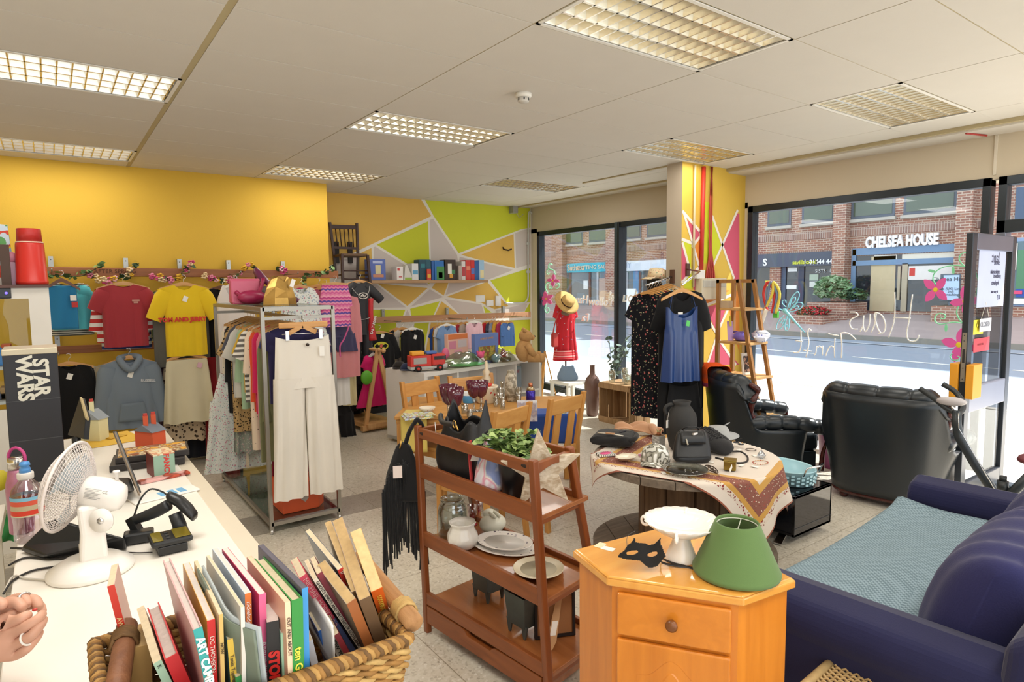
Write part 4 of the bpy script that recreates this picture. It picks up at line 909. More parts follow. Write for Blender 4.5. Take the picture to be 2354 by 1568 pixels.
for (a,b) in (((1512,1280),(1545,1294)),((1512,1292),(1550,1300))):
    pts = smooth_path([mk(.55,.3) if a[1] == 1280 else mk(.58,0),atz(a[0]+8,a[1],ZB+.012),atz(*b,ZB+.006),atz(1580,1303,ZB+.004),atz(1606,1310,ZB+.004)],5); q_ = MB(); q_.grid(lambda u,v: pts[min(int(round(u*(len(pts)-1))),len(pts)-1)]+vy*(.008*(v-.5))+Vector((0,0,.004*(v-.5))),len(pts)-1,1,rb); q_.done('ribbon',o,solid=.001)
MB().tube(smooth_path([mk(-.3,.35),mk(-.28,.6)+Vector((0,0,.01)),mk(-.1,.75)+Vector((0,0,.012))],4),.0008,plain('5a5a5a',.4),4).done('elastic',o)
for px,py,l in ((1398,1262,'nearest the mask on the pine cabinet'),(1380,1254,'at the left back edge of the pine cabinet')): p = atz(px,py,ZB); o = MB().box((p.x-.022,p.y-.014,ZB+.0005),(p.x+.022,p.y+.014,ZB+.0015),TAG if px == 1398 else plain('ecdcb8',.6),Rz(1.9 if px == 1398 else .3)); tag(o.done('price_tag'),'small white price tag '+l,'price tag')
# ================================================================ teak serving trolley
TK = wood('8e4f26','6f3a1a','y',1.,.35,.05,'9c5c30'); TKZ = wood('8a4b24','6c3717','z',1.,.35,.05,'965630')
TKX = wood('8e4f26','6f3a1a','x',1.,.35,.05,'9c5c30'); TKS = wood('a5673a','8a5029','y',.8,.22,.03,'b0723f',.25)
tr = empty('serving_trolley',(1.7,2.3,0)); tag(tr,'tall teak serving trolley with three shelves beside the pine cabinet','trolley')
FLf,FLt = Vector((1.425,2.705,0)),Vector((1.41,2.73,1.045)); FRf,FRt = Vector((1.525,1.865,0)),Vector((1.475,1.9,1.045))
BLf,BLt = Vector((1.85,2.76,0)),Vector((1.65,2.77,1.045)); BRf,BRt = Vector((1.92,1.94,0)),Vector((1.715,1.965,1.045))
def on(a,b,z): return a+(b-a)*(z/1.045)
for a,b in ((FLf,FLt),(FRf,FRt),(BLf,BLt),(BRf,BRt)): MB().bar(a,b,.036,.030,TKZ,(1,0,0)).done('leg',tr,bev=.006)
def rail(z0,z1,a,b,nm,t=.02,m=TK,off=0.):
    p,q = on(*a,(z0+z1)/2),on(*b,(z0+z1)/2); return MB().bar(p,q,t,z1-z0,m).done(nm,tr,bev=.004)
F = (FLf,FLt),(FRf,FRt); Bk = (BLf,BLt),(BRf,BRt)
tf = rail(.985,1.035,*F,'top_rail'); rail(.985,1.035,*Bk,'top_rail')
for u in (.05,.94):
    p = on(*F[0],1.012)*(1-u)+on(*F[1],1.012)*u; d = (FRt-FLt).normalized(); MB().box(p+Vector((-.0115,-.018,-.009)),p+Vector((.0115,.018,.009)),plain('2a1a12',.6)).done('hand_slot',tf,bev=.006)
for a,b in (((FRf,FRt),(BRf,BRt)),((FLf,FLt),(BLf,BLt))):
    m = MB(); p,q = on(*a,1.0),on(*b,1.0); n = 12; top,bot = [],[]
    for i in range(n+1): u = i/n; c = p+(q-p)*u; top.append(c+Vector((0,0,.03))); bot.append(c+Vector((0,0,-.02+.022*sin(pi*u))))
    w_ = Vector((0,.011,0)); m.loft([[t_-w_,t_+w_,b_+w_,b_-w_] for t_,b_ in zip(top,bot)],TKX,smooth=False); m.done('end_rail',tr,bev=.003)
def shelf(z,fr0,fr1,ext=.0,lip=True):
    c = [on(*F[0],z),on(*F[1],z),on(*Bk[1],z),on(*Bk[0],z)]; c[2] = c[2]+Vector((ext,0,0)); c[3] = c[3]+Vector((ext,0,0)); dy = Vector((0,-.012,0)); c[1] = c[1]+dy; c[2] = c[2]+dy
    o = MB(); o.loft([[p-Vector((0,0,.02)) for p in c],c],TKS,smooth=False); s_ = o.done('shelf',tr,bev=.003)
    rail(fr0,fr1,*F,'front_rail',.022); rail(fr0+.02,fr1-.015,*Bk,'back_rail',.02)
    for a,b in (((FRf,FRt),(BRf,BRt)),((FLf,FLt),(BLf,BLt))): rail(z-.04,z-.004,a,b,'side_rail',.02,TKX)
shelf(.82,.79,.86,.05); shelf(.48,.45,.52); shelf(.17,.15,.212)
d = MB(); p,q = on(*F[0],.105),on(*F[1],.105); top,bot = [],[]
for i in range(41):
    u = i/40; c = p+(q-p)*(.03+.94*u)+Vector((-.004,0,0)); k = .0
    for u0 in (.5,): k = .022*max(0,min(1,(.13-abs(u-u0))/.03))
    top.append(c+Vector((0,0,.04-k))); bot.append(c+Vector((0,0,-.045)))
w_ = Vector((.011,0,0)); d.loft([[t_-w_,t_+w_,b_+w_,b_-w_] for t_,b_ in zip(top,bot)],TK,smooth=False); dr2 = d.done('drawer_front',tr)
c = [on(*F[0],.1)+Vector((.02,-.03,0)),on(*F[1],.1)+Vector((.02,.03,0)),on(*Bk[1],.1)+Vector((-.03,.03,0)),on(*Bk[0],.1)+Vector((-.03,-.03,0))]
MB().loft([[p-Vector((0,0,.035)) for p in c],[p+Vector((0,0,.03)) for p in c]],TKS,smooth=False).done('drawer_box',dr2)
# -------- goods on the trolley
S1,S2,S3 = .8215,.4815,.1715
def on1(x,y,z=S1): return atz(x,y,z)
def slouch(name,c,w,d,h,m,lab,ax,seed=0,top=.6,crease=.02,n=36,rows=16,par=None,sag=0.):
    R = random.Random(seed); ph = [R.uniform(0,6.3) for _ in range(6)]; ay = Vector((-ax.y,ax.x,0)); rg = []
    for i in range(rows+1):
        u = i/rows; k = (1-(1-top)*u**1.6)*(1+.12*sin(pi*min(1,u*1.5)))*(.9 if i == 0 else 1); dd = d*(1-.72*u**1.5); ring = []
        for j in range(n):
            a = 2*pi*j/n; cx,sy = cos(a),sin(a); cr = 1+crease*(sin(3*a+ph[0]+4*u)+.7*sin(7*a+ph[1]-5*u)+.6*sin(13*a+ph[2]))
            ring.append(c+ax*(w/2*k*cr*abs(cx)**.7*(1 if cx > 0 else -1)+sag*u)+ay*(dd/2*cr*abs(sy)**.8*(1 if sy > 0 else -1))+Vector((0,0,h*u*(1+.06*sin(2*a+ph[3])*u))))
        rg.append(ring)
    b = MB(); b.loft(rg,m); return b
ux = (FRt-FLt).normalized(); uy = Vector((-ux.y,ux.x,0))
BKF = leather('17171a',.5,.3); p = Vector((1.56,2.52,S1)); o = empty('tote_bag',p); tag(o,'large black slouchy tote bag on the top shelf of the teak trolley','bag')
b = MB(); rg = []; n = 56
for i in range(21):
    u = i/20; ring = []
    for j in range(n):
        a = 2*pi*j/n; c,s_ = cos(a),sin(a); rag = .020*sin(3*a+1.5+3*u)+.012*sin(7*a-4*u)+.007*sin(12*a+5*u)
        kx = (.90+.14*sin(pi*min(1,u*1.3))-.12*u*u)*(1+rag); ky = (.9+.25*sin(pi*u)-.35*u)*(1+rag*2); pk = .24+.10*max(0,cos(a-.25))**3+.07*max(0,cos(a-pi+.35))**4
        ring.append(p+ux*(.175*kx*abs(c)**.7*(1 if c > 0 else -1)-.02*u)+uy*(.10*ky*abs(s_)**.8*(1 if s_ > 0 else -1)+.01*u)+Vector((0,0,u**1.1*(pk+.0)+(.03*u*u*sin(5*a)))))
    rg.append(ring)
b.loft(rg,BKF,cap=False); b.done('body',o,solid=.006)
MB().tube(smooth_path([p-ux*.16-uy*.04+Vector((0,0,.27)),p-ux*.06-uy*.1+Vector((0,0,.26)),p+ux*.06-uy*.12+Vector((0,0,.27))],5),.012,BKF,8).done('strap',o)
GD = plain('c9a25a',.25,.9); q = p+ux*.075-uy*.125+Vector((0,0,.275)); MB().tube([q+ux*.012*cos(t)+Vector((0,0,.016*sin(t))) for t in [2*pi*i/14 for i in range(14)]],.003,GD,6,closed=True).tube([q+ux*.012,q+ux*.03-Vector((0,0,.025))],.004,GD,6).done('buckle',o)
MB().tube([p-ux*.12-uy*.1+Vector((0,0,.25)),p-ux*.10-uy*.108+Vector((0,0,.16))],.0025,CH(.3),5).done('zip',o)
p = Vector((1.56,2.30,S1)); o = empty('tie_dye_bag',p); tag(o,'red, white and purple tie dye bag with black straps on the trolley','bag')
TD = blotch(['c9b8dd','f0eef2','e8a0b8','f4efe9','8f9fd0'],14.,.8,1.,'LINEAR'); slouch('b',p,.17,.15,.215,TD,'',ux,5,.72,.03).done('body',o)
m = MB(); m.grid(lambda u,v: p-ux*(.098-.032*u+.02*v)-uy*(.03+.05*u)+Vector((0,0,.012+.185*v)),6,10,plain('df4a4a',.8,var=.3,vs=20.)); m.done('red_side_panel',o,solid=.004)
MB().tube(smooth_path([p-ux*.02-uy*.06+Vector((0,0,.17)),p-ux*.02-uy*.03+Vector((0,0,.24)),p+ux*.03+Vector((0,0,.25)),p+ux*.06-uy*.04+Vector((0,0,.16))],5),.009,fabric('2b2a30',None),8).done('strap',o)
MB().bar(p-ux*.045-uy*.072+Vector((0,0,.12)),p-ux*.03-uy*.062+Vector((0,0,.18)),.045,.003,plain('e9dfd2',.6),ux).done('price_tag',o)
# potted plant
p = Vector((1.575,2.155,S1)); o = empty('potted_plant',p); tag(o,'green leafy plant in a black pot on the teak trolley','plant'); PB = plain('17191c',.3)
MB().lathe([(.055,0),(.06,.005),(.078,.15),(.08,.165),(.074,.165),(.07,.15),(0,.148)],PB,p,28).done('pot',o)
L1 = [plain(c,.5,var=.1,vs=40.) for c in ('7d9a52','93ad62','6a8548','a9bf74','5d7842')]; R = random.Random(11); st_,lf = MB(),MB()
for k in range(26):
    a = R.uniform(0,6.28); l = R.uniform(.06,.15); tip = p+Vector((cos(a)*l,sin(a)*l*1.15,.15+R.uniform(.02,.12)*(1.35-l*4))) + ux*-.02; b0 = p+Vector((.02*cos(a),.02*sin(a),.147)); pts = bez(b0,b0+Vector((0,0,.06)),tip*.6+b0*.4+Vector((0,0,.05)),tip,6); st_.tube(pts,.0022,L1[2],5)
    for q in pts[2:]:
        for s_ in range(4):
            an = R.uniform(0,6.28); e = Euler((R.uniform(-.6,.6),R.uniform(-.6,.6),an)).to_matrix(); r_ = R.uniform(.013,.021)
            disc = [q+e@Vector((.012+r_*cos(t),r_*.85*sin(t),.25*r_*(cos(t)**2))) for t in [2*pi*i/8 for i in range(8)]]; lf.add(disc,[list(range(8))],R.choice(L1),True)
st_.done('stems',o); lf.done('leaves',o,recalc=False)
# wooden star
p = Vector((1.585,1.99,S1)); o = empty('wooden_star',p); tag(o,'distressed white painted wooden star standing on the teak trolley','ornament')
SW = wood('d8cdb8','8f744f','x',2.2,.8,.2,'ece4d4'); sx_ = Vector((.83,-.55,0)).normalized(); up = (Vector((0,0,1))+uy*.0).normalized(); rr = .172; off = radians(-4)
pts = [((rr if i % 2 == 0 else rr*.42)*sin(pi*i/5+off),(rr if i % 2 == 0 else rr*.42)*cos(pi*i/5+off)) for i in range(10)]; zmin = min(y for x,y in pts); nn = sx_.cross(Vector((0,0,1)))
MB().prism(pts,nn*.026,SW,p+Vector((0,0,-zmin)),sx_,(0,0,1)).done('star',o,bev=.003)
# fringed bag hanging from the leg top
p = on(*F[0],1.03)+Vector((-.05,.03,-.28)); o = empty('fringed_bag',p); tag(o,'black fringed suede bag hanging from the left corner of the trolley','bag'); FB = fabric('121214','1e1e20',.85,260.,.3,.3)
p = Vector((1.375,2.82,.80)); slouch('b',p-Vector((0,0,.14)),.20,.08,.27,FB,'',Vector((.55,-.83,0)).normalized(),8,.45,.04).done('body',o)
fx_ = Vector((.81,-.59,0)); m = MB(); R = random.Random(4)
for k in range(72):
    u = k/71; q = p+fx_*(-.105+.21*u)+Vector((0,0,.07-.16*abs(2*u-1)**2-.03*R.random()))+fx_.cross(Vector((0,0,1)))*(.03+.012*R.random()); l = R.uniform(.36,.46)
    m.tube([q,q+Vector((.004*R.uniform(-1,1),.004*R.uniform(-1,1),-l*.5)),q+Vector((.012*R.uniform(-1,1),.012*R.uniform(-1,1),-l))],.0044,FB,4)
m.done('fringe',o)
MB().tube(smooth_path([p+fx_*.0+Vector((0,0,.11)),p+fx_*.03+Vector((0,0,.2)),on(*F[0],1.05)+Vector((-.01,.02,.0)),on(*F[0],1.06)+Vector((.0,0,.012)),on(*F[0],1.04)+Vector((.03,.01,-.01)),p+fx_*.05+Vector((.05,0,.16))],5),.011,FB,8).done('strap',o)
MB().tube([p+Vector((-.02,0,.12)),p+Vector((-.01,0,.16))],.005,GD,6).done('chain',o); q = p+Vector((-.06,-.05,.02)); MB().box(q+Vector((-.022,-.001,-.03)),q+Vector((.022,.001,.03)),plain('e8d9d2',.6),Rz(-.5)).done('price_tag',o)
# shelf 2 goods
GLS = glass('eef3f0',.01,.55); p = on1(1041,1228,S2); s = (p-CAM).length/FPX; o = empty('glass_jar',p); tag(o,'big empty clear glass jar on the middle shelf of the trolley','jar'); r_ = 32*s; h_ = 82*s
MB().lathe([(r_*.85,0),(r_,.01),(r_,h_*.68),(r_*.92,h_*.8),(r_*.78,h_*.88),(r_*.8,h_*.9),(r_*.86,h_*.96),(r_*.82,h_),(r_*.74,h_),(r_*.74,h_*.86),(r_*.94,h_*.68),(r_*.94,.012),(0,.01)],GLS,p,36,cap=False).done('jar',o)
p = on1(1064,1258,S2); s = (p-CAM).length/FPX; o = empty('white_bowl',p); tag(o,'white embossed jardiniere with wavy rim in front of the glass jar','bowl'); CB = plain('eae6dc',.2,spec=.6,bump=.5,bs=38.); r_ = 34*s; h_ = 58*s
wv = lambda a,r,z: r*(1+.03*cos(8*a))
MB().lathe([(r_*.6,0),(r_*.9,h_*.12),(r_,h_*.35),(r_*.95,h_*.55),(r_*.74,h_*.78),(r_*.76,h_*.88),(r_*.86,h_*.97),(r_*.84,h_),(r_*.70,h_*.85),(r_*.7,h_*.5),(0,h_*.2)],CB,p,48,cap=False,fn=wv).done('bowl',o)
for (px,py),l in zip(((1086,1206),(1100,1192)),('front','back')):
    p = on1(px,py,S2); s = (p-CAM).length/FPX; o = empty('shot_glass',p); tag(o,'tiny stemmed glass with red base on the trolley, '+('nearer the white jardiniere' if l == 'front' else 'further back of the two'),'glass','red based liqueur glasses'); r_ = 11*s; h_ = 44*s
    MB().lathe([(r_*.55,h_*.42),(r_*.9,h_*.5),(r_,h_),(r_*.9,h_),(r_*.8,h_*.52),(0,h_*.46)],glass('f6e9ea',.01,.4),p,18,cap=False).done('bowl',o); MB().lathe([(r_,0),(r_*.95,.004),(r_*.25,.012),(r_*.22,h_*.3),(r_*.55,h_*.42),(r_*.6,h_*.5),(0,h_*.5)],plain('a3283a',.08,spec=.8),p,18).done('stem',o)
p = on1(1133,1224,S2); s = (p-CAM).length/FPX; o = empty('ceramic_rabbit',p); tag(o,'pale green ceramic crouching rabbit dish on the trolley','ornament'); CRB = plain('dbdac8',.3); r_ = 31*s
MB().ball(p+Vector((0,0,21*s)),(r_,r_*.85,21*s),CRB,24).done('body',o); MB().ball(p+ux*20*s*-.2-ux*8*s+Vector((0,0,40*s)),(15*s,14*s,10*s),CRB,16).done('head',o)
for k in (-1,1): MB().ball(p+ux*8*s+uy*k*6*s+Vector((0,0,43*s)),(14*s,4.5*s,4*s),CRB,12,Euler((0,.25,atan2(ux.y,ux.x))).to_matrix()).done('ear',o)
PL = plain('efeae2',.12,spec=.6,var=0.); DEC = spots('e9e4dd',['6d6470','8d8690'],34.,.2);
def plate(px,py,z,a,b,lab,ang,dec=True,rim=PL,deep=.018,grp=None,nm='plate'):
    p = on1(px,py,z); o = empty(nm,p); tag(o,lab,'plate',grp); n = 56; A = Rz(ang); rg = lambda k,zz: [p+A@Vector((a*k*cos(t),b*k*sin(t),zz)) for t in [2*pi*i/n for i in range(n)]]
    MB().loft([rg(.55,0),rg(.66,.003),rg(1.,deep-.003),rg(1.0,deep),rg(.98,deep+.001)],rim,cap=False).done('underside',o)
    MB().loft([rg(.98,deep+.001),rg(.9,deep-.003),rg(.72,deep-.008)],DEC if dec else rim,cap=False).done('rim',o)
    MB().loft([rg(.72,deep-.008),rg(.62,.006),rg(.3,.005),rg(.02,.005)],rim,cap=True).done('well',o); return o
an = atan2(ux.y,ux.x)
plate(1165,1258,S2,.175,.125,'large blue and white oval platter underneath on the middle shelf',an+.35); plate(1160,1250,S2+.020,.14,.105,'blue and white plate stacked on the oval platter',an+.35)
CP = plain('d6ccb2',.3)
for k,l in enumerate(('bottom','second','third','top')): plate(1238,1312,S2+.011*k,.108,.108,'cream side plate, '+('lowest of the pile of four' if k == 0 else 'second from the bottom of the pile of four' if k == 1 else 'third from the bottom of the pile of four' if k == 2 else 'top of the pile of four with a label on it'),0,False,CP,.017,'cream side plates on the trolley')
p = on1(1245,1290,S2+.052); o = MB().box((p.x-.02,p.y-.012,p.z),(p.x+.02,p.y+.012,p.z+.001),TAG,Rz(.3)); tag(o.done('price_tag'),'white price tag lying in the top cream side plate','price tag')
# shelf 3 goods
def planter(px,py,lab):
    p = on1(px,py,S3); o = empty('zinc_planter',p); tag(o,lab,'planter'); G_ = plain('5c6460',.5,.3,var=.2,vs=20.); A = Rz(an)
    def sq(k,z): return [p+A@Vector((x*k,y*k,z)) for x,y in ((-.07,-.06),(.07,-.06),(.07,.06),(-.07,.06))]
    MB().loft([sq(.8,.045),sq(1,.19),sq(1.04,.195),sq(.94,.19),sq(.75,.06)],G_,smooth=False).done('pot',o,bev=.003)
    for x,y in ((-.05,-.045),(.05,-.045),(.05,.045),(-.05,.045)): MB().prism([(-.02,.06),(.02,.06),(.006,0),(-.006,0)],A@Vector((0,.008,0)),G_,p+A@Vector((x,y,0)),A@Vector((1,0,0)),(0,0,1)).done('foot',o)
planter(1122,1372,'grey metal footed planter at the middle of the bottom trolley shelf'); planter(1205,1452,'second grey metal planter partly hidden by the trolley leg')
p = on1(1272,1480,S3); o = empty('picture_frame',p); tag(o,'black photo frame seen from its brown back on the bottom shelf','picture frame'); s = (p-CAM).length/FPX
fxx = (CR*.98+CF*.2); fxx.z = 0; fxx.normalize(); fz = Vector((0,0,1)); fn_ = fxx.cross(fz); w_,h_ = 88*s,112*s; up_ = (fz-fn_*.0+Vector((CF.x,CF.y,0)).normalized()*.16).normalized(); b0 = p+Vector((CF.x,CF.y,0)).normalized()*.06-fxx*w_*.45
bn = fxx.cross(up_)
for a in (((0,0),(w_,0),(w_,.012),(0,.012)),((0,h_-.012),(w_,h_-.012),(w_,h_),(0,h_)),((0,.012),(.012,.012),(.012,h_-.012),(0,h_-.012)),((w_-.012,.012),(w_,.012),(w_,h_-.012),(w_-.012,h_-.012))): MB().prism(a,bn*.018,plain('1d2025',.4),b0,fxx,up_).done('frame_side',o)
MB().prism([(.012,.012),(w_-.012,.012),(w_-.012,h_-.012),(.012,h_-.012)],bn*.006,plain('a8764a',.7),b0+bn*.004,fxx,up_).done('back_board',o)
t0 = b0+fxx*w_*.62+up_*h_*.74+bn*.012; t1 = p-Vector((CF.x,CF.y,0)).normalized()*.05-fxx*w_*.1+Vector((0,0,.004)); m = MB(); d_ = (t1-t0); m.loft([[t0-fxx*.012,t0+fxx*.012,t0+fxx*.012+bn*.003,t0-fxx*.012+bn*.003],[t0+d_*.85-fxx*.022,t0+d_*.85+fxx*.022,t0+d_*.85+fxx*.022+bn*.003,t0+d_*.85-fxx*.022+bn*.003],[t1-fxx*.015,t1+fxx*.01,t1+fxx*.01+bn*.003,t1-fxx*.015+bn*.003]],plain('c79a6a',.6),smooth=False); sd = m.done('stand',o)
q = t0+d_*.6; MB().prism([(-.013,-.03),(.013,-.03),(.013,.03),(-.013,.03)],bn*.001,TAG,q+bn*.004,fxx,-d_.normalized()).done('label',sd)
# ================================================================ garments
HW = wood('d9a565','c48a4a','x',2.,.4,.03); HWD = wood('7a4a2c','5e3820','x',2.,.4,.03); HWH = plain('eeeae2',.4)
def ps(P): return (Vector(P)-CAM).dot(CF)/FPX
def place(o,P,rz):
    o.location = P; o.rotation_euler = (0,0,rz); return o
def hanger(of,P,rz=0.,m=None,w=.21,bar=False,drop=.085,hook=True,sk=None):
    m = m or HW; b = MB(); r = empty('coat_hanger',(0,0,0)); rg = []
    for i in range(17):
        u = -1+i/8; x = u*w; z = -drop*abs(u)**1.25-.0; t = .017-.006*abs(u); rg.append([Vector((x,-.007,z-t)),Vector((x,.007,z-t)),Vector((x,.007,z+t)),Vector((x,-.007,z+t))])
    b.loft(rg,m,smooth=False); b.done('arms',r)
    if bar: MB().cyl((-w*.85,0,-drop*.9),(w*.85,0,-drop*.9),.006,m if not sk else CH(),8).done('trouser_bar',r)
    if hook: MB().tube([(0,0,.01),(0,0,.04)]+[(.02*sin(t)-.0,0,.062-.02*cos(t)) for t in [.2+i*.45 for i in range(9)]],.0022,CH(.25),5,cap=False).done('hook',r)
    c = 'white' if m is HWH else 'dark wooden' if m is HWD else 'wooden'
    tag(r,f'{c} coat hanger holding the {of}','coat hanger'); return place(r,P,rz)
def garment(label,P,m,name='t_shirt',cat=None,rz=0.,w=.22,hw=None,L=.66,sh=.2,sl=.2,sr=.085,sa=28,d=.05,slope=.28,nk=.075,nd=.07,fold=.012,fn=4.,grp=None,waist=None,tg=None,hang=True,hm=None,sm=None,wave=.0,long=None,hl=None):
    hw = hw or w; n,rows = 44,18; ph = rnd.uniform(0,6.3); b = MB(); rg = []
    def W(v):
        a = sh*.97 if v < .02 else w
        if v < .14: a = sh*.97+(w-sh*.97)*(v/.14)
        elif waist and v < .42: t = (v-.14)/.28; a = w+(waist-w)*(t*t*(3-2*t))
        elif waist: t = (v-.42)/.58; a = waist+(hw-waist)*t
        else: a = w+(hw-w)*(v-.14)/.86
        return a
    for i in range(rows+1):
        v = i/rows; ring = []
        for j in range(n):
            a = 2*pi*j/n; c,s_ = cos(a),sin(a); x = W(v)*abs(c)**.8*(1 if c > 0 else -1); ax_ = abs(x)
            zt = -slope*max(0.,ax_-nk)-((nd if s_ > 0 else .02)*max(0,1-(ax_/nk)**2) if ax_ < nk else 0)
            dd = d*(.35+.65*min(1,v*4)); f = fold*min(1,v*1.3)*sin(fn*pi*x/max(W(v),.01)+ph+(0 if s_ > 0 else 2))
            ring.append(Vector((x,-dd*s_*(.9+.1*v)+f,zt*(1-v)**2-L*v+wave*sin(6*a+ph)*v**3)))
        rg.append(ring)
    b.loft(rg,m,cap=False); o = b.done(name,recalc=False)
    if sl:
        for sg in (-1,1):
            q = MB(); p0 = Vector((sg*(sh-.065),0,-slope*(sh-.065-nk)-sr*.80)); A = radians(sa); dr = Vector((sg*sin(A),0,-cos(A))); nv = Vector((sg*cos(A),0,sin(A))); rr = []
            k = max(4,int(sl/.05))
            for i in range(k+1):
                u = i/k; c_ = p0+dr*((sl+.03)*u-.03)+Vector((0,.01*sin(5*u+ph),0)); ra = sr*(1-.2*u)*(1-.25*(sl > .4)*u)*(.72 if i == 0 else 1); rr.append([c_+nv*ra*cos(t)+Vector((0,d*.75*(1-.2*u)*sin(t)+.004*sin(3*t+9*u),0)) for t in [2*pi*j/14 for j in range(14)]])
            q.loft(rr,sm or m,cap=False); q.done('sleeve',o,recalc=False)
    if tg: q = Vector((tg[0],-d*.9-.006,tg[1])); MB().box(q+Vector((-.02,-.001,-.026)),q+Vector((.02,.001,.026)),plain(tg[2] if len(tg) > 2 else 'f1efe8',.6,var=0.),Euler((0,tg[3] if len(tg) > 3 else .35,0)).to_matrix()).done('price_tag',o)
    tag(o,label,cat or name.replace('_',' '),grp); place(o,P,rz)
    if hang: hanger(hl or label.split(' hanging')[0].split(' on ')[0].split(' behind')[0],Vector(P)+Vector((0,0,.012)),rz,hm,min(sh,.21)*.98,drop=slope*min(sh,.21)*.9)
    return o
def skirt(label,P,m,name='skirt',rz=0.,w=.17,hw=.27,L=.6,d=.06,fold=.02,fn=5.,grp=None,tg=None,hang=True,cat=None,hm=None):
    b = MB(); ph = rnd.uniform(0,6.3); rg = []
    for i in range(15):
        v = i/14; rg.append([Vector(((w+(hw-w)*v**.8)*abs(cos(a))**.8*(1 if cos(a) > 0 else -1),-(d*(.3+.7*v))*sin(a)+fold*v*sin(fn*2*a+ph),-L*v-.012*v*cos(fn*2*a))) for a in [2*pi*j/60 for j in range(60)]])
    b.loft(rg,m,cap=False); o = b.done(name,recalc=False)
    if tg: q = Vector((tg[0],-d*.4-.01,tg[1])); MB().box(q+Vector((-.02,-.001,-.025)),q+Vector((.02,.001,.025)),plain(tg[2],.6),Euler((0,.3,0)).to_matrix()).done('price_tag',o)
    tag(o,label,cat or name.replace('_',' '),grp); place(o,P,rz)
    if hang: hanger(label.split(' hanging')[0].split(' on ')[0].split(' below')[0],Vector(P)+Vector((0,0,.05)),rz,hm,w,True,.05)
    return o
def trousers(label,P,m,rz=0.,w=.19,L=1.0,lw=.125,hemw=None,rise=.3,d=.055,name='trousers',hang=True,grp=None,gap=.03,fold=.010,cat=None):
    hemw = hemw or lw; b = MB(); rg = []; n = 48
    for i in range(9):
        v = i/8; W_ = w+(lw*2-.004-w)*v
        rg.append([Vector((W_*abs(cos(a))**.85*(1 if cos(a) > 0 else -1),-d*(.4+.56*v)*sin(a)+fold*.6*v*sin(9*a),-rise*v-(.03*(1-(cos(a))**2)*(1-v) if sin(a) > 0 else .055*(1-v)*(1-cos(a)**2)))) for a in [2*pi*j/n for j in range(n)]])
    b.loft(rg,m,cap=False); o = b.done(name,recalc=False)
    for sg in (-1,1):
        q = MB(); rr = []
        for i in range(13):
            v = i/12; hwid = lw+(hemw-lw)*v; cx = sg*(lw+.0+gap*v*v+(hemw-lw)*v*.55)
            rr.append([Vector((cx+hwid*abs(cos(a))**.8*(1 if cos(a) > 0 else -1),-d*(1.02-.25*v)*sin(a)+fold*1.4*min(1,v*3)*sin(3*cos(a)*pi+sg+2*v),-rise*.8-(L-rise*.8)*v)) for a in [2*pi*j/28 for j in range(28)]])
        q.loft(rr,m,cap=False); q.done('trouser_leg',o,recalc=False)
    tag(o,label,cat or name.replace('_',' '),grp); place(o,P,rz)
    if hang: hanger(label.split(' hanging')[0].split(' on ')[0],Vector(P)+Vector((0,0,.07)),rz,None,w,True,.06)
    return o
C_ = lambda c,c2=None: fabric(c,c2)
STR = lambda a,b,w=.012: stripes([a,b],w,'z')
def wall(px,py,Y,k=1.): P = aty(px,py,Y); return P,ps(P)
# ---- boards on the walls with brackets
BW1 = wood('a2653a','7d4a28','x',.8,.55,.15); BWM = wood('b98a64','a5744f','x',.8,.55,.1); ZN = plain('a8a9a4',.35,.8)
def board(a,b,h,lab,m,brs,nm='coat_board'):
    o = empty(nm,(a+b)/2); tag(o,lab,'coat board'); MB().bar(a,b,.03,h,m).done('plank',o,bev=.004)
    for t in brs:
        c = a+(b-a)*t; q = MB(); q.box(c+Vector((-.02,.012,-h*.2)),c+Vector((.02,.06,h*.5+.1)),ZN).cyl(c+Vector((0,.01,h*.5+.07)),c+Vector((0,.018,h*.5+.07)),.006,plain('6a6a66',.5),8); q.done('bracket',o)
        q = MB(); q.tube([c+Vector((.0,0,-h*.1)),c+Vector((0,-.5,-h*.1)),c+Vector((0,-.52,-h*.1+.02))],.006,ZN,6); q.done('hanging_arm',o)
    return o
Yb = 7.36
board(Vector((-.3,Yb,1.895)),Vector((2.79,Yb,1.865)),.085,'upper brown wooden coat board along the yellow wall with flowers on it',BW1,(.105,.30,.455,.608,.795))
board(Vector((-.3,Yb,1.15)),Vector((2.7,Yb,1.135)),.075,'lower brown wooden coat board along the yellow wall behind the hoodie',BW1,(.11,.29,.44,.58,.90))
board(Vector((3.2,7.97,1.27)),Vector((6.15,7.97,1.25)),.085,'pale wooden coat board on the painted wall above children clothes',BWM,(.15,.49,.83))
o = text('AFTER SPRING',.055,plain('5a3018',.7),None,'board_lettering',aty(265,624,Yb-.017)+Vector((0,0,.0)),(1,0,0),(0,0,1)); tag(o,'faint brown painted words on the upper coat board','lettering')
# ---- upper row on the yellow wall
def row(spec):
    for s in spec: s()
P,s = wall(142,657,6.75); o = MB(); o.grid(lambda u,v: P+Vector((-28*s+55*s*u,.012*sin(u*9+2*v)+.0*v,-100*s*v)),16,16,C_('2f7fae','276f9c')); o = o.done('towel',solid=.012); tag(o,'blue cloth hanging flat at the left end of the upper board','cloth')
MB().box(P+Vector((14*s,-.03,-35*s)),P+Vector((26*s,-.028,-22*s)),TAG).done('price_tag',o); MB().box(P+Vector((16*s,-.03,-50*s)),P+Vector((28*s,-.028,-37*s)),plain('c9302f',.6)).done('red_tag',o)
hanger('blue cloth at the left end of the board',P+Vector((0,0,.05)),0,HWD,.13)
P,s = wall(162,655,6.95); garment('turquoise child tee hanging behind the blue cloth',P,C_('5fc4cf'),w=.15,sh=.15,L=.4,sl=.1,sr=.06,sa=38,hang=False)
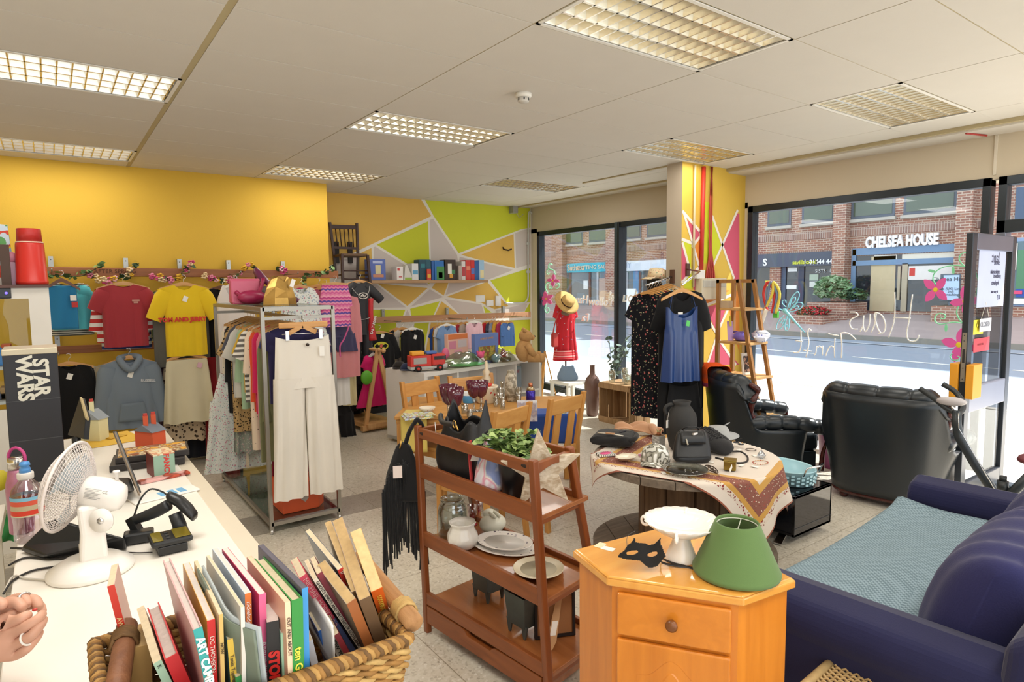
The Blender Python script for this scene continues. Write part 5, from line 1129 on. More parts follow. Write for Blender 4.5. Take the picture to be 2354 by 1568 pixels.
P,s = wall(158,650,7.05); garment('grey striped child top hanging behind the turquoise tee',P,STR('5b5e58','d8d4c8',.01),w=.17,sh=.15,L=.48,sl=.1,sr=.06,hang=False)
P,s = wall(283,654,6.7); garment('maroon red tee with small chest print hanging on the upper board',P,C_('a5383f','8c2e36'),w=45*s,hw=44*s,L=143*s,sh=56*s,sl=42*s,sr=20*s,sa=26,nk=20*s,nd=.03)
q = P+Vector((22*s,-.052,-36*s)); MB().box(q+Vector((-.03,-.001,-.012)),q+Vector((.03,0,.004)),plain('c98f84',.8)).box(q+Vector((-.018,-.001,-.03)),q+Vector((.018,0,-.014)),plain('c98f84',.8)).done('chest_print',None)
tag(bpy.data.objects['chest_print'],'pale worn print on the chest of the maroon tee','print')
P,s = wall(277,656,6.82); garment('red and white striped long sleeve top hanging behind the maroon tee',P,STR('e9e3dc','bf3a38',.035),name='striped_top',w=52*s,L=130*s,sh=52*s,sl=88*s,sr=17*s,sa=12,hang=False)
P,s = wall(284,656,6.92); garment('navy and white striped top hanging furthest behind the maroon tee',P,STR('e9e7e0','3d4a80',.03),name='striped_top',w=50*s,L=146*s,sh=54*s,sl=86*s,sr=17*s,sa=13,hang=False)
P,s = wall(422,655,6.62); yt = garment('bright yellow tee with red cartoon title lettering hanging on the upper board',P,C_('ecc828','d9b31c'),w=42*s,hw=43*s,L=163*s,sh=56*s,sl=62*s,sr=20*s,sa=24,nk=20*s,nd=.05,tg=(-.0,-.13),hl='bright yellow tee')
text('TOM AND JERRY',13*s,plain('d8392b',.7),yt,'chest_lettering',P+Vector((-8*s,-.066,-79*s)),(1,0,0),(0,0,1),.002,.003)
m = MB(); m.lathe([(15*s,0),(15*s,.002),(0,.002)],plain('8f97a3',.8),(0,0,0),20);
for k,(px,lab,c,nm,kw) in enumerate(((412,'grey long top hanging behind the left side of the yellow tee','6f6c62','top',dict(w=.24,L=.75,sl=0)),(436,'olive green long cardigan hanging behind the right side of the yellow tee','8a9068','cardigan',dict(w=.2,L=.76,sl=.35,sa=8)),(446,'lilac striped shirt hanging furthest behind the yellow tee',None,'shirt',dict(w=.2,L=.74,sl=.3,sa=10)))):
    P,s = wall(px,660,6.74+.1*k); garment(lab,P,C_(c) if c else stripes(['b5b2d0','e6e4ee'],.008,'x'),name=nm,sh=.19,hang=False,**kw)
P,s = wall(395,665,7.05); garment('dark green camouflage tee hanging just left behind the yellow tee',P,blotch(['5a6b4d','8c8f72','3d4a38','a9a68c'],14.),w=.2,L=.5,sl=.12,hang=False)
P,s = wall(512,662,6.75); garment('black sleeveless long dress hanging right of the yellow tee',P,C_('17171b'),name='dress',w=.16,L=.95,sh=.14,sl=0,hm=HWD)
P,s = wall(540,655,6.6); wt = garment('white camisole hanging on a white hanger behind the clothes rail',P,plain('e9e0da',.8),name='camisole',w=.17,hw=.2,L=.85,sh=.12,sl=0,nk=.1,nd=.16,slope=.45,hm=HWH)
P,s = wall(690,660,6.55); garment('white floral sleeveless dress hanging behind the gold bag',P,spots('e8ebe6',['b8c4cf','c98d9a','8fa58f','6f7d92'],26.,.28),name='dress',w=.2,hw=.3,L=.62,sh=.15,sl=0,waist=.2)
P,s = wall(737,663,7.0)
for k,(c,lab,kw) in enumerate((('b0576a','dusky pink satin long dress hanging left of the zigzag top',dict(w=.2,L=1.0,sl=0)),('a5494e','brick red long blouse hanging behind the dusky pink dress',dict(w=.2,L=.95,sl=.3,sa=8)),('cf3f6b','raspberry cardigan hanging furthest behind the zigzag top',dict(w=.2,L=.5,sl=.12)))):
    garment(lab,P+Vector((.05-.04*k,.1*k,.02*k)),C_(c),name='dress' if k == 0 else 'blouse' if k == 1 else 'cardigan',rz=-.5,sh=.18,hang=k < 2,**kw)
P,s = wall(770,655,6.55); zz = garment('pink and purple zigzag knitted top hanging at the end of the upper board',P,stripes(['e787ad','d9669f','e99ab5','6a55a5','e787ad','c94f8f','f0a5bd'],.018,'z',.9,.012,45.),name='zigzag_top',w=33*s,hw=36*s,L=96*s,sh=32*s,sl=42*s,sr=15*s,sa=16,slope=.05,nk=30*s,nd=0,d=.05)
MB().tube(smooth_path([P+Vector((26*s,-.05,-96*s)),P+Vector((12*s,-.06,-125*s)),P+Vector((2*s,-.06,-140*s)),P+Vector((2*s,-.06,-165*s))],5),.008,C_('d9609b'),6).done('tie_string',zz)
P,s = wall(766,738,6.7); trousers('navy shorts hanging below the zigzag top',P,C_('4a4766'),w=.16,L=.34,lw=.12,rise=.18,name='shorts',hang=False)
P,s = wall(790,680,6.75); garment('salmon pink long shirt hanging behind the zigzag top',P,C_('dd8f92'),name='shirt',w=.17,L=.9,sh=.17,sl=.45,sa=6,hang=False)
P,s = wall(783,735,6.85); skirt('bright red skirt hanging behind the salmon shirt',P,C_('c9283f'),L=.5,w=.13,hw=.2,hang=False)
# ---- wetsuit
WS = plain('26262a',.6); P,s = wall(826,648,7.25); ws = garment('black short wetsuit with red side panels hanging by the dark chair',P,WS,name='wetsuit',w=27*s,hw=30*s,L=122*s,sh=30*s,sl=48*s,sr=13*s,sa=48,nk=14*s,nd=.02,d=.07,waist=24*s,hl='black and red wetsuit')
for sg in (-1,1):
    b = MB(); b.loft([[P+Vector((sg*14*s+14*s*(1-.12*v)*cos(a),.06*sin(a),-112*s-75*s*v)) for a in [2*pi*j/18 for j in range(18)]] for v in [i/6 for i in range(7)]],WS,cap=False); b.done('leg',ws,recalc=False)
b = MB(); b.grid(lambda u,v: P+Vector(((29-4*sin(pi*v)+6*v)*s-(13*u+20*max(0,v-.55)*u)*s,-.05-.03*sin(pi*u),-(38+98*v)*s)),5,14,plain('c9262c',.5)); b.done('red_side_panel',ws,solid=.004)
text('SALT-MAN',9*s,plain('f0eae6',.6),ws,'side_lettering',P+Vector((24*s,-.095,-100*s)),(.28,0,.96),(-.96,0,.28),.001,.001)
q = P+Vector((2*s,-.082,-32*s)); MB().lathe([(9*s,0),(8*s,.001)],plain('e9e2d8',.6),(0,0,0),20); b = MB(); b.tube([q+Vector((11*s*cos(a)*(1 if a < 9 else 1),-.0,6.5*s*sin(a))) for a in [2*pi*i/24 for i in range(24)]],.006,plain('e9e2d8',.6),5,closed=True).tube(smooth_path([q+Vector((-6*s,0,-2*s)),q+Vector((-1*s,0,3*s)),q+Vector((1*s,0,-3*s)),q+Vector((7*s,0,2*s))],4),.007,plain('e9e2d8',.6),5); b.done('chest_emblem',ws)
b = MB(); b.tube(smooth_path([P+Vector((-22*s,-.05,-14*s)),P+Vector((-12*s,-.085,-28*s)),P+Vector((0,-.09,-33*s)),P+Vector((14*s,-.085,-26*s)),P+Vector((20*s,-.06,-10*s))],5),.0035,plain('b9b4ae',.6),5).tube(smooth_path([P+Vector((-26*s,-.06,-82*s)),P+Vector((0,-.085,-86*s)),P+Vector((26*s,-.06,-80*s))],4),.0035,plain('b9b4ae',.6),5); b.done('seam_lines',ws)
# ---- lower row
P,s = wall(158,838,6.72); garment('black long sleeve top hanging on the lower board by the tall black box',P,C_('141416'),name='jumper',w=50*s,L=170*s,sh=48*s,sl=120*s,sr=16*s,sa=8,nk=18*s,nd=.05,tg=(.0,-.1))
P,s = wall(165,838,6.9); garment('cream jacket hanging behind the black long sleeve top',P,C_('d8cdb4'),name='jacket',w=55*s,L=165*s,sh=52*s,sl=118*s,sr=16*s,sa=9,hang=False)
P,s = wall(296,824,6.66); hd = garment('blue grey hoodie with small chest print hanging on the lower board',P,C_('7f8b97','6d7984'),name='hoodie',w=56*s,hw=52*s,L=160*s,sh=58*s,sl=130*s,sr=22*s,sa=11,nk=20*s,nd=.04,d=.07,tg=(0,-.14),slope=.35)
b = MB(); b.tube(smooth_path([P+Vector((-20*s,-.04,2*s)),P+Vector((-12*s,-.075,-14*s)),P+Vector((0,-.085,-24*s)),P+Vector((12*s,-.075,-14*s)),P+Vector((20*s,-.04,2*s)),P+Vector((0,.05,4*s)),P+Vector((-20*s,-.04,2*s))],5),.028,C_('7a8692','6d7984'),8); b.done('hood',hd)
b = MB(); b.grid(lambda u,v: P+Vector(((-30+60*u)*s*(.75+.25*v),-.085-.012*sin(pi*u),(-100-42*v)*s)),10,6,C_('78848f','6d7984')); b.done('front_pocket',hd,solid=.006)
text('RUSSELL',8*s,plain('d6d9dc',.8),hd,'chest_lettering',P+Vector((34*s,-.082,-52*s)),(1,0,-.1),(.1,0,1),.001,.001)
P,s = wall(290,826,6.85); garment('beige jumper hanging behind the blue grey hoodie',P,C_('b9ae96'),name='jumper',w=62*s,L=140*s,sh=60*s,sl=110*s,sr=20*s,sa=12,hang=False)
P,s = wall(430,826,6.6); skirt('pale cream flared skirt hanging on the lower board',P,plain('ddd3b2',.65),w=42*s,hw=55*s,L=145*s,fold=.03,fn=3.,tg=(.1,-.06,'e3b5c6'))
P,s = wall(430,842,6.75); skirt('brown leopard print skirt hanging below the cream skirt',P,spots('c9b59a',['4a3b30','2e2620'],22.,.3),w=.2,hw=.24,L=.72,hang=False)
P,s = wall(452,820,6.85); trousers('blue and white pinstripe trousers hanging behind the cream skirt',P,stripes(['a9bccb','5f7f99'],.012,'x'),w=.18,L=.68,lw=.13,name='trousers',hang=False)
P,s = wall(395,830,6.9); garment('plum coloured blouse hanging behind the left of the cream skirt',P,C_('6f5560'),name='blouse',w=.2,L=.62,sl=.3,sa=6,hang=False)
P,s = wall(502,820,6.7); skirt('long deep red skirt hanging right of the leopard skirt',P,C_('8f1d22'),w=.12,hw=.16,L=1.1,hang=False)
P,s = wall(485,820,6.95); trousers('dark navy trousers hanging at the right end of the lower board',P,C_('23252e'),w=.17,L=1.0,lw=.12,hang=False)
# ---- steel clothes rail
ST_ = plain('a39d92',.35,.7); rk = empty('clothes_rail',(1.4,5.23,0)); tag(rk,'grey steel framed clothes rail with glass base full of clothes','clothes rail')
rx0,rx1,ry0,ry1,rz_ = 1.155,1.645,4.475,5.99,1.585
for x in (rx0,rx1):
    for y in (ry0,ry1): MB().box((x-.0125,y-.0125,.03),(x+.0125,y+.0125,rz_),ST_).cyl((x,y,0),(x,y,.03),.014,CH(.3),10).done('post',rk)
b = MB()
for z in (rz_-.012,.07):
    for x in (rx0,rx1): b.bar((x,ry0,z),(x,ry1,z),.025,.025,ST_)
    for y in (ry0,ry1): b.bar((rx0,y,z),(rx1,y,z),.025,.025,ST_)
for y in (ry0,ry1): b.bar((rx0,y,rz_-.075),(rx1,y,rz_-.075),.02,.022,ST_)
b.bar((1.40,ry0,rz_-.075),(1.40,ry1,rz_-.075),.02,.022,ST_).bar((rx0,5.25,.07),(rx1,5.25,.07),.02,.02,ST_); b.done('frame',rk)
MB().box((rx0+.01,ry0+.01,.083),(rx1-.01,ry1-.01,.09),glass('dfe8e4',.01,.5)).done('glass_base',rk); MB().box((rx0+.01,ry0+.01,rz_),(rx1-.01,ry1-.01,rz_+.006),glass('e9efec',.01,.4)).done('glass_top',rk)
zr = 1.455; FLO = spots('e6dccb',['c98d94','8fa3a0','b3b58a'],34.,.24); FL2 = spots('dfe3e0',['d0899f','8fb0b8','9fae93'],46.,.26)
RG = [(5.90,FLO,'dress','cream floral print long dress, furthest on the steel rail',dict(w=.2,L=.72,sl=.5,sa=5)),(5.80,C_('17181c'),'blouse','black blouse second from the far end of the steel rail',dict(w=.21,L=.8,sl=.45,sa=6)),
 (5.70,spots('b99a6a',['3a2d22','2a221b'],40.,.3),'blouse','leopard print blouse on the steel rail next to the black blouse',dict(w=.2,L=.95,sl=.25)),(5.60,C_('5a5b66'),'t_shirt','slate grey tee next to the leopard print blouse',dict(w=.21,L=.6)),
 (5.49,C_('d8d4cb'),'t_shirt','off white slouchy tee on the steel rail',dict(w=.23,L=.62,sl=.24,sr=.1)),(5.38,C_('a8c6a4'),'blouse','pale green blouse on the steel rail before the slouchy tee',dict(w=.2,L=.7,sl=.4,sa=6)),
 (5.28,C_('d9b03f'),'top','mustard top between the green blouse and a striped tee',dict(w=.2,L=.55)),(5.18,STR('ece8de','6f6b66',.02),'t_shirt','white tee with grey stripes in the middle of the steel rail',dict(w=.21,L=.62,sl=.22)),
 (5.08,spots('ead9c2',['3a2f2a'],30.,.12,rand=.6),'dress','cream polka dot dress on the steel rail',dict(w=.2,L=.98,sl=.3,sa=8)),(4.98,C_('e5572f'),'blouse','orange red blouse on the steel rail beside the hot pink one',dict(w=.2,L=.66,sl=.5,sa=5)),
 (4.88,C_('d3285e'),'blouse','hot pink blouse on the steel rail',dict(w=.21,L=.66,sl=.42,sa=7)),(4.78,C_('dd7f8d'),'jacket','salmon pink denim jacket near the front of the steel rail',dict(w=.22,L=1.0,sl=.6,sa=4)),
 (4.69,C_('7d7d57'),'cardigan','long olive green cardigan second from the front of the steel rail',dict(w=.24,L=.98,sl=.6,sa=4)),(4.61,C_('35305a'),'top','navy top just behind the white trousers',dict(w=.18,L=.55,sl=.1))]
for k,(y,m,nm,lab,kw) in enumerate(RG):
    garment(lab,Vector((1.40,y,zr-.01)),m,name=nm,sh=.2,d=.035,rz=rnd.uniform(-.12,.12),slope=.34,hl=' '.join(lab.split(' on ')[0].split(' next')[0].split(' just')[0].split(' second')[0].split(' between')[0].split(' in the')[0].split(' near')[0].split(',')[0].split()[:10]),hm=HW,**kw)
trousers('floral wide leg trousers at the far end of the steel rail',Vector((1.33,5.86,.99)),FL2,w=.19,L=.86,lw=.14,hemw=.17,hang=False); skirt('red and purple long skirt hanging in the middle behind the white trousers',Vector((1.42,4.85,.95)),stripes(['a32540','a32540','a32540','54407f','54407f','a32540','a32540','a32540','a32540','a32540'],.08,'z'),L=.78,w=.12,hw=.15,hang=False)
skirt('grey floral skirt hanging at the far end of the steel rail',Vector((1.40,5.75,.92)),spots('8f958c',['c9a0a5','b9c0b0'],40.,.25),L=.62,w=.15,hw=.2,hang=False)
WTR = plain('e9e2d6',.8,var=.06,vs=4.,bump=.1,bs=200.); wt = trousers('white wide leg linen trousers hanging on the near end of the steel rail',Vector((1.40,4.40,1.385)),WTR,w=.185,L=1.13,lw=.105,hemw=.12,rise=.36,d=.06,gap=.015,fold=.014,hang=False)
b = MB(); b.tube([(1.415,4.355,1.325),(1.415,4.345,1.325)],.011,plain('3a2d22',.3),14); b.done('button',wt); MB().box((1.495,4.345,1.24),(1.53,4.347,1.31),TAG).done('price_tag',wt)
th = empty('coat_hanger',(0,0,0)); tag(th,'broad wooden clip hanger holding the white wide leg trousers','coat hanger'); b = MB(); b.box((1.24,4.395,1.44),(1.58,4.41,1.48),HW).done('arms',th,bev=.008); b = MB(); b.bar((1.4,4.4,1.455),(1.305,4.4,1.405),.012,.03,HW).bar((1.4,4.4,1.455),(1.495,4.4,1.405),.012,.03,HW).cyl((1.26,4.4,1.4),(1.54,4.4,1.4),.004,CH(),6); b.done('lower_bar',th)
for x in (1.285,1.515): MB().box((x-.012,4.36,1.36),(x+.012,4.375,1.425),CH(.3)).done('clip',th)
MB().tube([(1.41,4.402,1.48),(1.41,4.402,1.50)]+[(1.41,4.402+.022-.022*cos(t),1.50+.022*sin(t)) for t in [i*.5 for i in range(8)]],.0025,CH(.25),5).done('hook',th)
# goods on and under the rail
zt = rz_+.0065
def rtop(x,y): return atz(x,y,zt)
def boxed(nm,p,w,d,h,m,lab,cat,rz=0.,grp=None,bev=.002): o = MB().box((p.x-w/2,p.y-d/2,p.z),(p.x+w/2,p.y+d/2,p.z+h),m,Rz(rz),Vector((p.x,p.y,p.z+h/2))); o = o.done(nm,None,bev=bev); tag(o,lab,cat,grp); return o
PK_ = leather('d0617f',.35); p = Vector((1.235,5.25,zt)); o = empty('pink_handbag',p); tag(o,'pink handbag with a crimson shoulder pouch on top of the steel rail','bag'); b = MB(); b.loft([[p+Vector((x*k,y*k2,z)) for x,y in ((-.11,-.05),(.11,-.05),(.11,.05),(-.11,.05))] for k,k2,z in ((.9,1,0),(1,1,.02),(1.02,.6,.18),(1.04,.3,.2))],PK_,smooth=False); b.done('body',o,bev=.012)
b = MB(); b.ball(p+Vector((.03,-.09,.055)),(.11,.05,.055),leather('a3204f',.35),18); b.done('crimson_pouch',o); MB().tube(bez(p+Vector((-.08,-.05,.1)),p+Vector((0,-.1,.0)),p+Vector((.1,-.09,.06)),p+Vector((.13,-.04,.2)),12),.016,leather('a3204f',.35),8).done('strap',o)
p = Vector((1.40,5.35,zt)); boxed('shoe_box',p,.12,.2,.14,plain('8d877c',.6),'grey shoe box on top of the steel rail under the plum shoes','box',bev=.004)
def heel(p,rz,lab,m):
    o = empty('high_heel',(0,0,0)); tag(o,lab,'shoe','plum high heeled shoes on the rail'); b = MB(); rg = []
    for i in range(13):
        u = i/12; x = -.09+.2*u; zc = .10*(1-u)**1.6+.012; wv_ = .026+.012*sin(pi*u); hh = .022+.03*(1-abs(2*u-.4)) if u < .7 else .02*(1-u)*3+.008
        rg.append([Vector((x,wv_*cos(a),zc+max(-.012,hh*sin(a)))) for a in [2*pi*j/14 for j in range(14)]])
    b.loft(rg,m); b.done('upper',o); MB().tube([(-.075,0,.1),(-.08,0,.05),(-.083,0,0)],[.024,.012,.008],plain('1c1a1f',.3),10).done('heel',o); return place(o,p,rz)
SM = leather('6f2a50',.3); heel(Vector((1.39,5.30,zt+.1415)),-1.2,'plum snakeskin high heel standing on the grey shoe box',SM); heel(Vector((1.47,5.36,zt+.0)),-1.5,'plum high heel behind the gold bag',SM)
GO = plain('c9a057',.32,.85,var=.25,vs=14.); p = Vector((1.42,4.98,zt)); o = empty('gold_bag',p); tag(o,'crumpled shiny gold bag on top of the steel rail','bag'); b = MB(); Q = [(-.13,-.05),(-.06,-.09),(.04,-.08),(.11,-.04),(.12,.05),(.02,.08),(-.1,.06)]
b.loft([[p+Vector((x*k+dx,y*k,z+(.02*sin(i*2.3) if z > .1 else 0))) for i,(x,y) in enumerate(Q)] for k,z,dx in ((1.05,0,0),(1.,.05,0),(.8,.12,.0),(.55,.19,.01),(.42,.2,.01))],GO,smooth=False); b.done('body',o); MB().box(p+Vector((.07,-.06,.13)),p+Vector((.1,-.058,.19)),TAG,Euler((0,.35,0)).to_matrix()).done('price_tag',o)
p = Vector((1.55,5.05,zt)); o = MB().ball(p+Vector((0,0,.028)),(.04,.03,.028),leather('5a2340',.4),12).done('purse'); tag(o,'small round plum purse right of the gold bag on the rail','purse')
# orange box in the base
OR_ = plain('e8602f',.55,var=.1); p = Vector((1.42,4.70,.091)); o = empty('storage_box',p); tag(o,'orange folding storage box on the glass base of the rail','box'); b = MB(); b.loft([[p+Vector((x,y,z)) for x,y in ((-.16,-.14),(.10,-.14),(.17,-.05),(.17,.16),(-.16,.16))] for z in (0,.21)],OR_,smooth=False); b.done('body',o,bev=.004); MB().box(p+Vector((-.165,-.148,.14)),p+Vector((.105,-.141,.215)),OR_).done('lid_flap',o); MB().box(p+Vector((-.02,-.1435,.07)),p+Vector((.02,-.1415,.11)),plain('b9b0aa',.5),Euler((0,.7,0)).to_matrix()).done('label',o)
# ---- wooden rail of dressing-up costumes
WB = wood('d9ab76','c6925c','z',1.2,.5,.05); cr = empty('wooden_rail',(3.0,7.4,0)); tag(cr,'pale wooden clothes rail of dressing up costumes','clothes rail'); a0,a1 = Vector((3.12,7.02,0)),Vector((3.02,7.72,0)); ad = (a1-a0).normalized(); an_ = Vector((-ad.y,ad.x,0))
for q in (a0,a1):
    for sg in (-1,1): MB().bar(q+an_*sg*.2+Vector((0,0,.06)),q+an_*sg*.0+Vector((0,0,.98)),.05,.03,WB,ad).done('leg',cr,bev=.004)
    MB().bar(q-an_*.25+Vector((0,0,.05)),q+an_*.25+Vector((0,0,.05)),.06,.06,WB).done('foot',cr,bev=.004)
MB().box((-.42,-.2,.05),(.42,.2,.10),WB,Rz(atan2(ad.y,ad.x)),(0,0,.07)).done('base_shelf',cr).location = Vector((0,0,0))
bs = [c for c in cr.children if c.name.startswith('base_shelf')][0]; bs.matrix_parent_inverse = Matrix(); bs.location = (a0+a1)/2-Vector((3.0,7.4,0))
MB().cyl(a0-ad*.12+Vector((0,0,.965)),a1+ad*.1+Vector((0,0,.965)),.017,WB,12).ball(a0-ad*.12+Vector((0,0,.965)),.028,WB,12).done('rail',cr)
ra = atan2(ad.y,ad.x)+pi/2
CO = [(.12,C_('d9246f','b81a5a'),'dress','bright pink shiny princess costume at the near end of the wooden rail',dict(w=.15,waist=.12,hw=.25,L=.62,sl=.12,sr=.07)),(.24,C_('1d1a1a'),'costume','black costume with a green monster face next to the pink one',dict(w=.17,L=.66,sl=.3,sa=8)),(.34,C_('57a34a'),'costume','green costume on the wooden rail behind the black ones',dict(w=.15,L=.35,sl=.1)),
  (.44,C_('231f22'),'costume','plain black costume in the middle of the wooden rail',dict(w=.17,L=.7,sl=.4,sa=6)),(.54,C_('4a1f30'),'costume','dark maroon costume on the wooden rail',dict(w=.17,L=.72,sl=.4,sa=6)),(.64,C_('4b2f22'),'costume','dark brown costume toward the far end of the wooden rail',dict(w=.17,L=.74,sl=.4,sa=6)),(.74,C_('1c1c20'),'costume','long black costume at the far end of the wooden rail',dict(w=.17,L=.8,sl=.4,sa=6))]
for t,m,nm,lab,kw in CO:
    q = a0+ad*(t*.9)+Vector((0,0,.90)); o = garment(lab,q,m,name=nm,rz=.1,sh=.13,d=.05,hang=False,**kw)
    hanger(lab.split(' at the')[0].split(' on the')[0].split(' in the')[0].split(' next')[0].split(' toward')[0],q+Vector((0,0,.01)),o.rotation_euler.z,HWH,.13)
P,s = wall(843,868,6.98); o = MB(); o.ball(P,(.075,.03,.085),plain('5fae2c',.5),20); q = o.done('plain_green_face'); tag(q,'green bag front on the black costume of the wooden rail','bag')
P,s = wall(775,800,6.85); garment('white collared jacket hanging behind the right rail post',P,plain('efece8',.8),name='jacket',w=26*s,L=132*s,sh=24*s,sl=100*s,sr=9*s,sa=4,tg=(.05,-.3),rz=-.35); P,s = wall(792,803,6.95); garment('pale yellow coat hanging behind the white collared jacket',P,C_('e6d7a5'),name='coat',w=24*s,L=130*s,sh=24*s,sl=112*s,sr=10*s,sa=4,rz=-.35,hang=False); P,s = wall(776,925,6.95); trousers('black trousers hanging below the white collared jacket',P,C_('1d1c1e'),w=.12,L=.42,lw=.09,rise=.15,hang=False)
# ---- children clothes on the painted wall
BT = C_('1b1b1d'); P,s = wall(872,765,7.45); bt = garment('black tee with a yellow oval bat emblem on the painted wall board',P,BT,w=36*s,L=85*s,sh=40*s,sl=50*s,sr=13*s,sa=22,nd=.03,tg=(.02,-.04),hl='black tee with the bat emblem')
q = P+Vector((-2*s,-.066,-30*s)); b = MB(); b.prism([(18*s*cos(a),10*s*sin(a)) for a in [2*pi*i/32 for i in range(32)]],(0,-.003,0),plain('d8cf3a',.7),q,(1,0,0),(0,0,1)); b.prism([(x*16*s,y*8*s) for x,y in ((-1,.1),(-.6,.75),(-.45,.35),(-.2,.3),(-.12,.6),(0,.45),(.12,.6),(.2,.3),(.45,.35),(.6,.75),(1,.1),(.6,-.7),(.45,-.25),(.22,-.3),(0,-.9),(-.22,-.3),(-.45,-.25),(-.6,-.7))],(0,-.003,0),BT,q+Vector((0,-.0035,0)),(1,0,0),(0,0,1)); b.done('chest_emblem',bt)
MB().box(q+Vector((-3*s,-.009,-3*s)),q+Vector((3*s,-.008,5*s)),plain('e06a4f',.6),Euler((0,.3,0)).to_matrix()).done('orange_tag',bt)
KID = [(912,758,7.65,C_('26262a'),'dark grey child top behind the black tees',dict(w=.12,L=.4,sl=.1)),(925,757,7.58,C_('c9c0b4'),'beige child tee left of the black draped top',dict(w=.13,L=.42,sl=.12)),(948,757,7.4,C_('19191b'),'black draped child top with white tag on a white hanger',dict(w=.17,L=.52,sl=.08,sa=40,tg=(.02,-.1),nd=.05,hm=HWH)),(940,762,7.55,C_('d9cf5a'),'yellow child top behind the black draped top',dict(w=.14,L=.5,sl=.08)),
 (1005,752,7.62,C_('3357a8'),'deep blue child tee left of the pale blue polo',dict(w=.12,L=.42,sl=.12)),(1012,752,7.55,C_('b98a3f'),'ochre child top left of the pale blue polo',dict(w=.12,L=.45,sl=.1)),(1027,748,7.4,C_('7d9dcb'),'pale blue child polo shirt on the painted wall board',dict(w=.15,L=.46,sl=.14,hm=HWH)),(1018,750,7.48,C_('e9eaee'),'white child shirt just behind the pale blue polo',dict(w=.14,L=.42,sl=.12)),
 (1060,745,7.6,spots('b53a45',['e8c9c4'],40.,.2),'red patterned child dress at the left of the pink cardigan',dict(w=.11,L=.36,sl=.1)),(1072,744,7.52,C_('b9a79a'),'taupe child top behind the pink cardigan',dict(w=.12,L=.36,sl=.1)),(1090,741,7.4,C_('f0c4cf'),'pale pink child cardigan on a white hanger',dict(w=.14,L=.36,sl=.2,sa=16,hm=HWH)),
 (1120,742,7.6,C_('b5252f'),'red child top beside the pink cardigan',dict(w=.1,L=.32,sl=.1)),(1130,741,7.55,C_('4a4f66'),'slate blue child top in the right group',dict(w=.1,L=.32,sl=.1)),(1137,741,7.5,C_('8d95b0'),'grey blue child top in the right group',dict(w=.1,L=.32,sl=.1)),(1145,741,7.45,C_('dba53a'),'amber child top in the right group',dict(w=.1,L=.32,sl=.1)),(1154,741,7.4,C_('b0355a'),'magenta child top in the right group',dict(w=.1,L=.32,sl=.1)),(1166,741,7.35,C_('5b83c4'),'blue child jacket with white tag at the right end',dict(w=.12,L=.34,sl=.16,sa=14,tg=(0,-.08)))]
for px,py,Y,m,lab,kw in KID:
    P,s = wall(px,py,Y); kw = dict(kw); hm = kw.pop('hm',HW); garment(lab,P,m,name='child_top',cat='child clothing',sh=kw['w']*.92,sr=.055,nk=.05,d=.035,grp='children clothes on the painted wall',hm=hm,**kw)
# ---- dresses on two arms of the pillar
p0 = Vector((5.20,4.34,1.79)); o = empty('hanging_arm',p0); tag(o,'angled chrome hanging arm with dresses reaching out from the pillar','hanging arm'); MB().tube([p0,Vector((4.80,4.34,1.70))],.009,CH(.2),8).done('arm',o); MB().box((5.19,4.315,1.72),(5.21,4.365,1.86),plain('5a3a2a',.5)).done('wall_plate',o)
p1 = Vector((5.12,4.235,1.86)) if False else Vector((5.29,4.225,1.86)); o = empty('hanging_arm',p1); tag(o,'second chrome hanging arm holding the blue satin top on the pillar','hanging arm'); MB().tube([p1,p1+Vector((-.25,-.35,-.03)),aty(1568,655,3.66)],.009,CH(.2),8).done('arm',o); MB().box((5.275,4.215,1.79),(5.325,4.235,1.92),plain('5a3a2a',.5)).done('wall_plate',o)
FBK = spots('16171f',['c96a6a','8d9b7a','d9c9a8'],22.,.22); PSL = blotch(['2a2622','d3bd94','3d362c','e0ceab','6b5a3f'],22.,.9,3.); TQ = blotch(['2f8a94','cfe6e2','1f6a78','8fc4c6'],26.,.9,2.)
DR = [(.92,FBK,'dress','long black dress with pink flowers at the outer end of the pillar arm',dict(w=.18,L=1.25,sl=.2,sr=.09)),(.80,C_('1d2233'),'dress','navy short sleeve dress on the pillar arm',dict(w=.18,L=1.15,sl=.22)),(.68,C_('76806a'),'dress','sage green long dress on the pillar arm',dict(w=.14,L=1.1,sl=0)),(.58,C_('7d1f2c'),'dress','wine red long dress on the pillar arm',dict(w=.15,L=1.15,sl=0)),(.48,spots('191a1c',['d8d0c0','8fa0a0'],30.,.2),'dress','black and white patterned dress on the pillar arm',dict(w=.16,L=1.25,sl=.1)),(.38,TQ,'dress','turquoise swirl print dress on the pillar arm',dict(w=.17,L=1.0,sl=.15)),(.28,PSL,'dress','beige and black paisley dress on the pillar arm',dict(w=.18,L=1.1,sl=.2)),(.16,C_('d9d2bf'),'blouse','ivory lace blouse nearest the pillar on the arm',dict(w=.18,L=.6,sl=.2))]
e1 = Vector((4.80,4.34,1.70))
for t,m,nm,lab,kw in DR:
    q = p0+(e1-p0)*t+Vector((0,0,-.085)); garment(lab,q,m,name=nm,rz=radians(-82)+rnd.uniform(-.12,.12),sh=.17,d=.035,slope=.34,hl=lab.split(' at the')[0].split(' on the')[0].split(' nearest')[0],**kw)
P = aty(1568,668,3.82); garment('black wide sleeved dress hanging behind the blue satin top',P,C_('121214'),name='dress',rz=radians(-18),w=.24,hw=.24,L=1.32,sh=.22,sl=.3,sr=.1,sa=20,nd=.1,nk=.11,hang=False)
SAT = plain('24437f',.28,spec=.6,var=.12,vs=3.); P = aty(1568,672,3.70); bl = MB(); rg = []
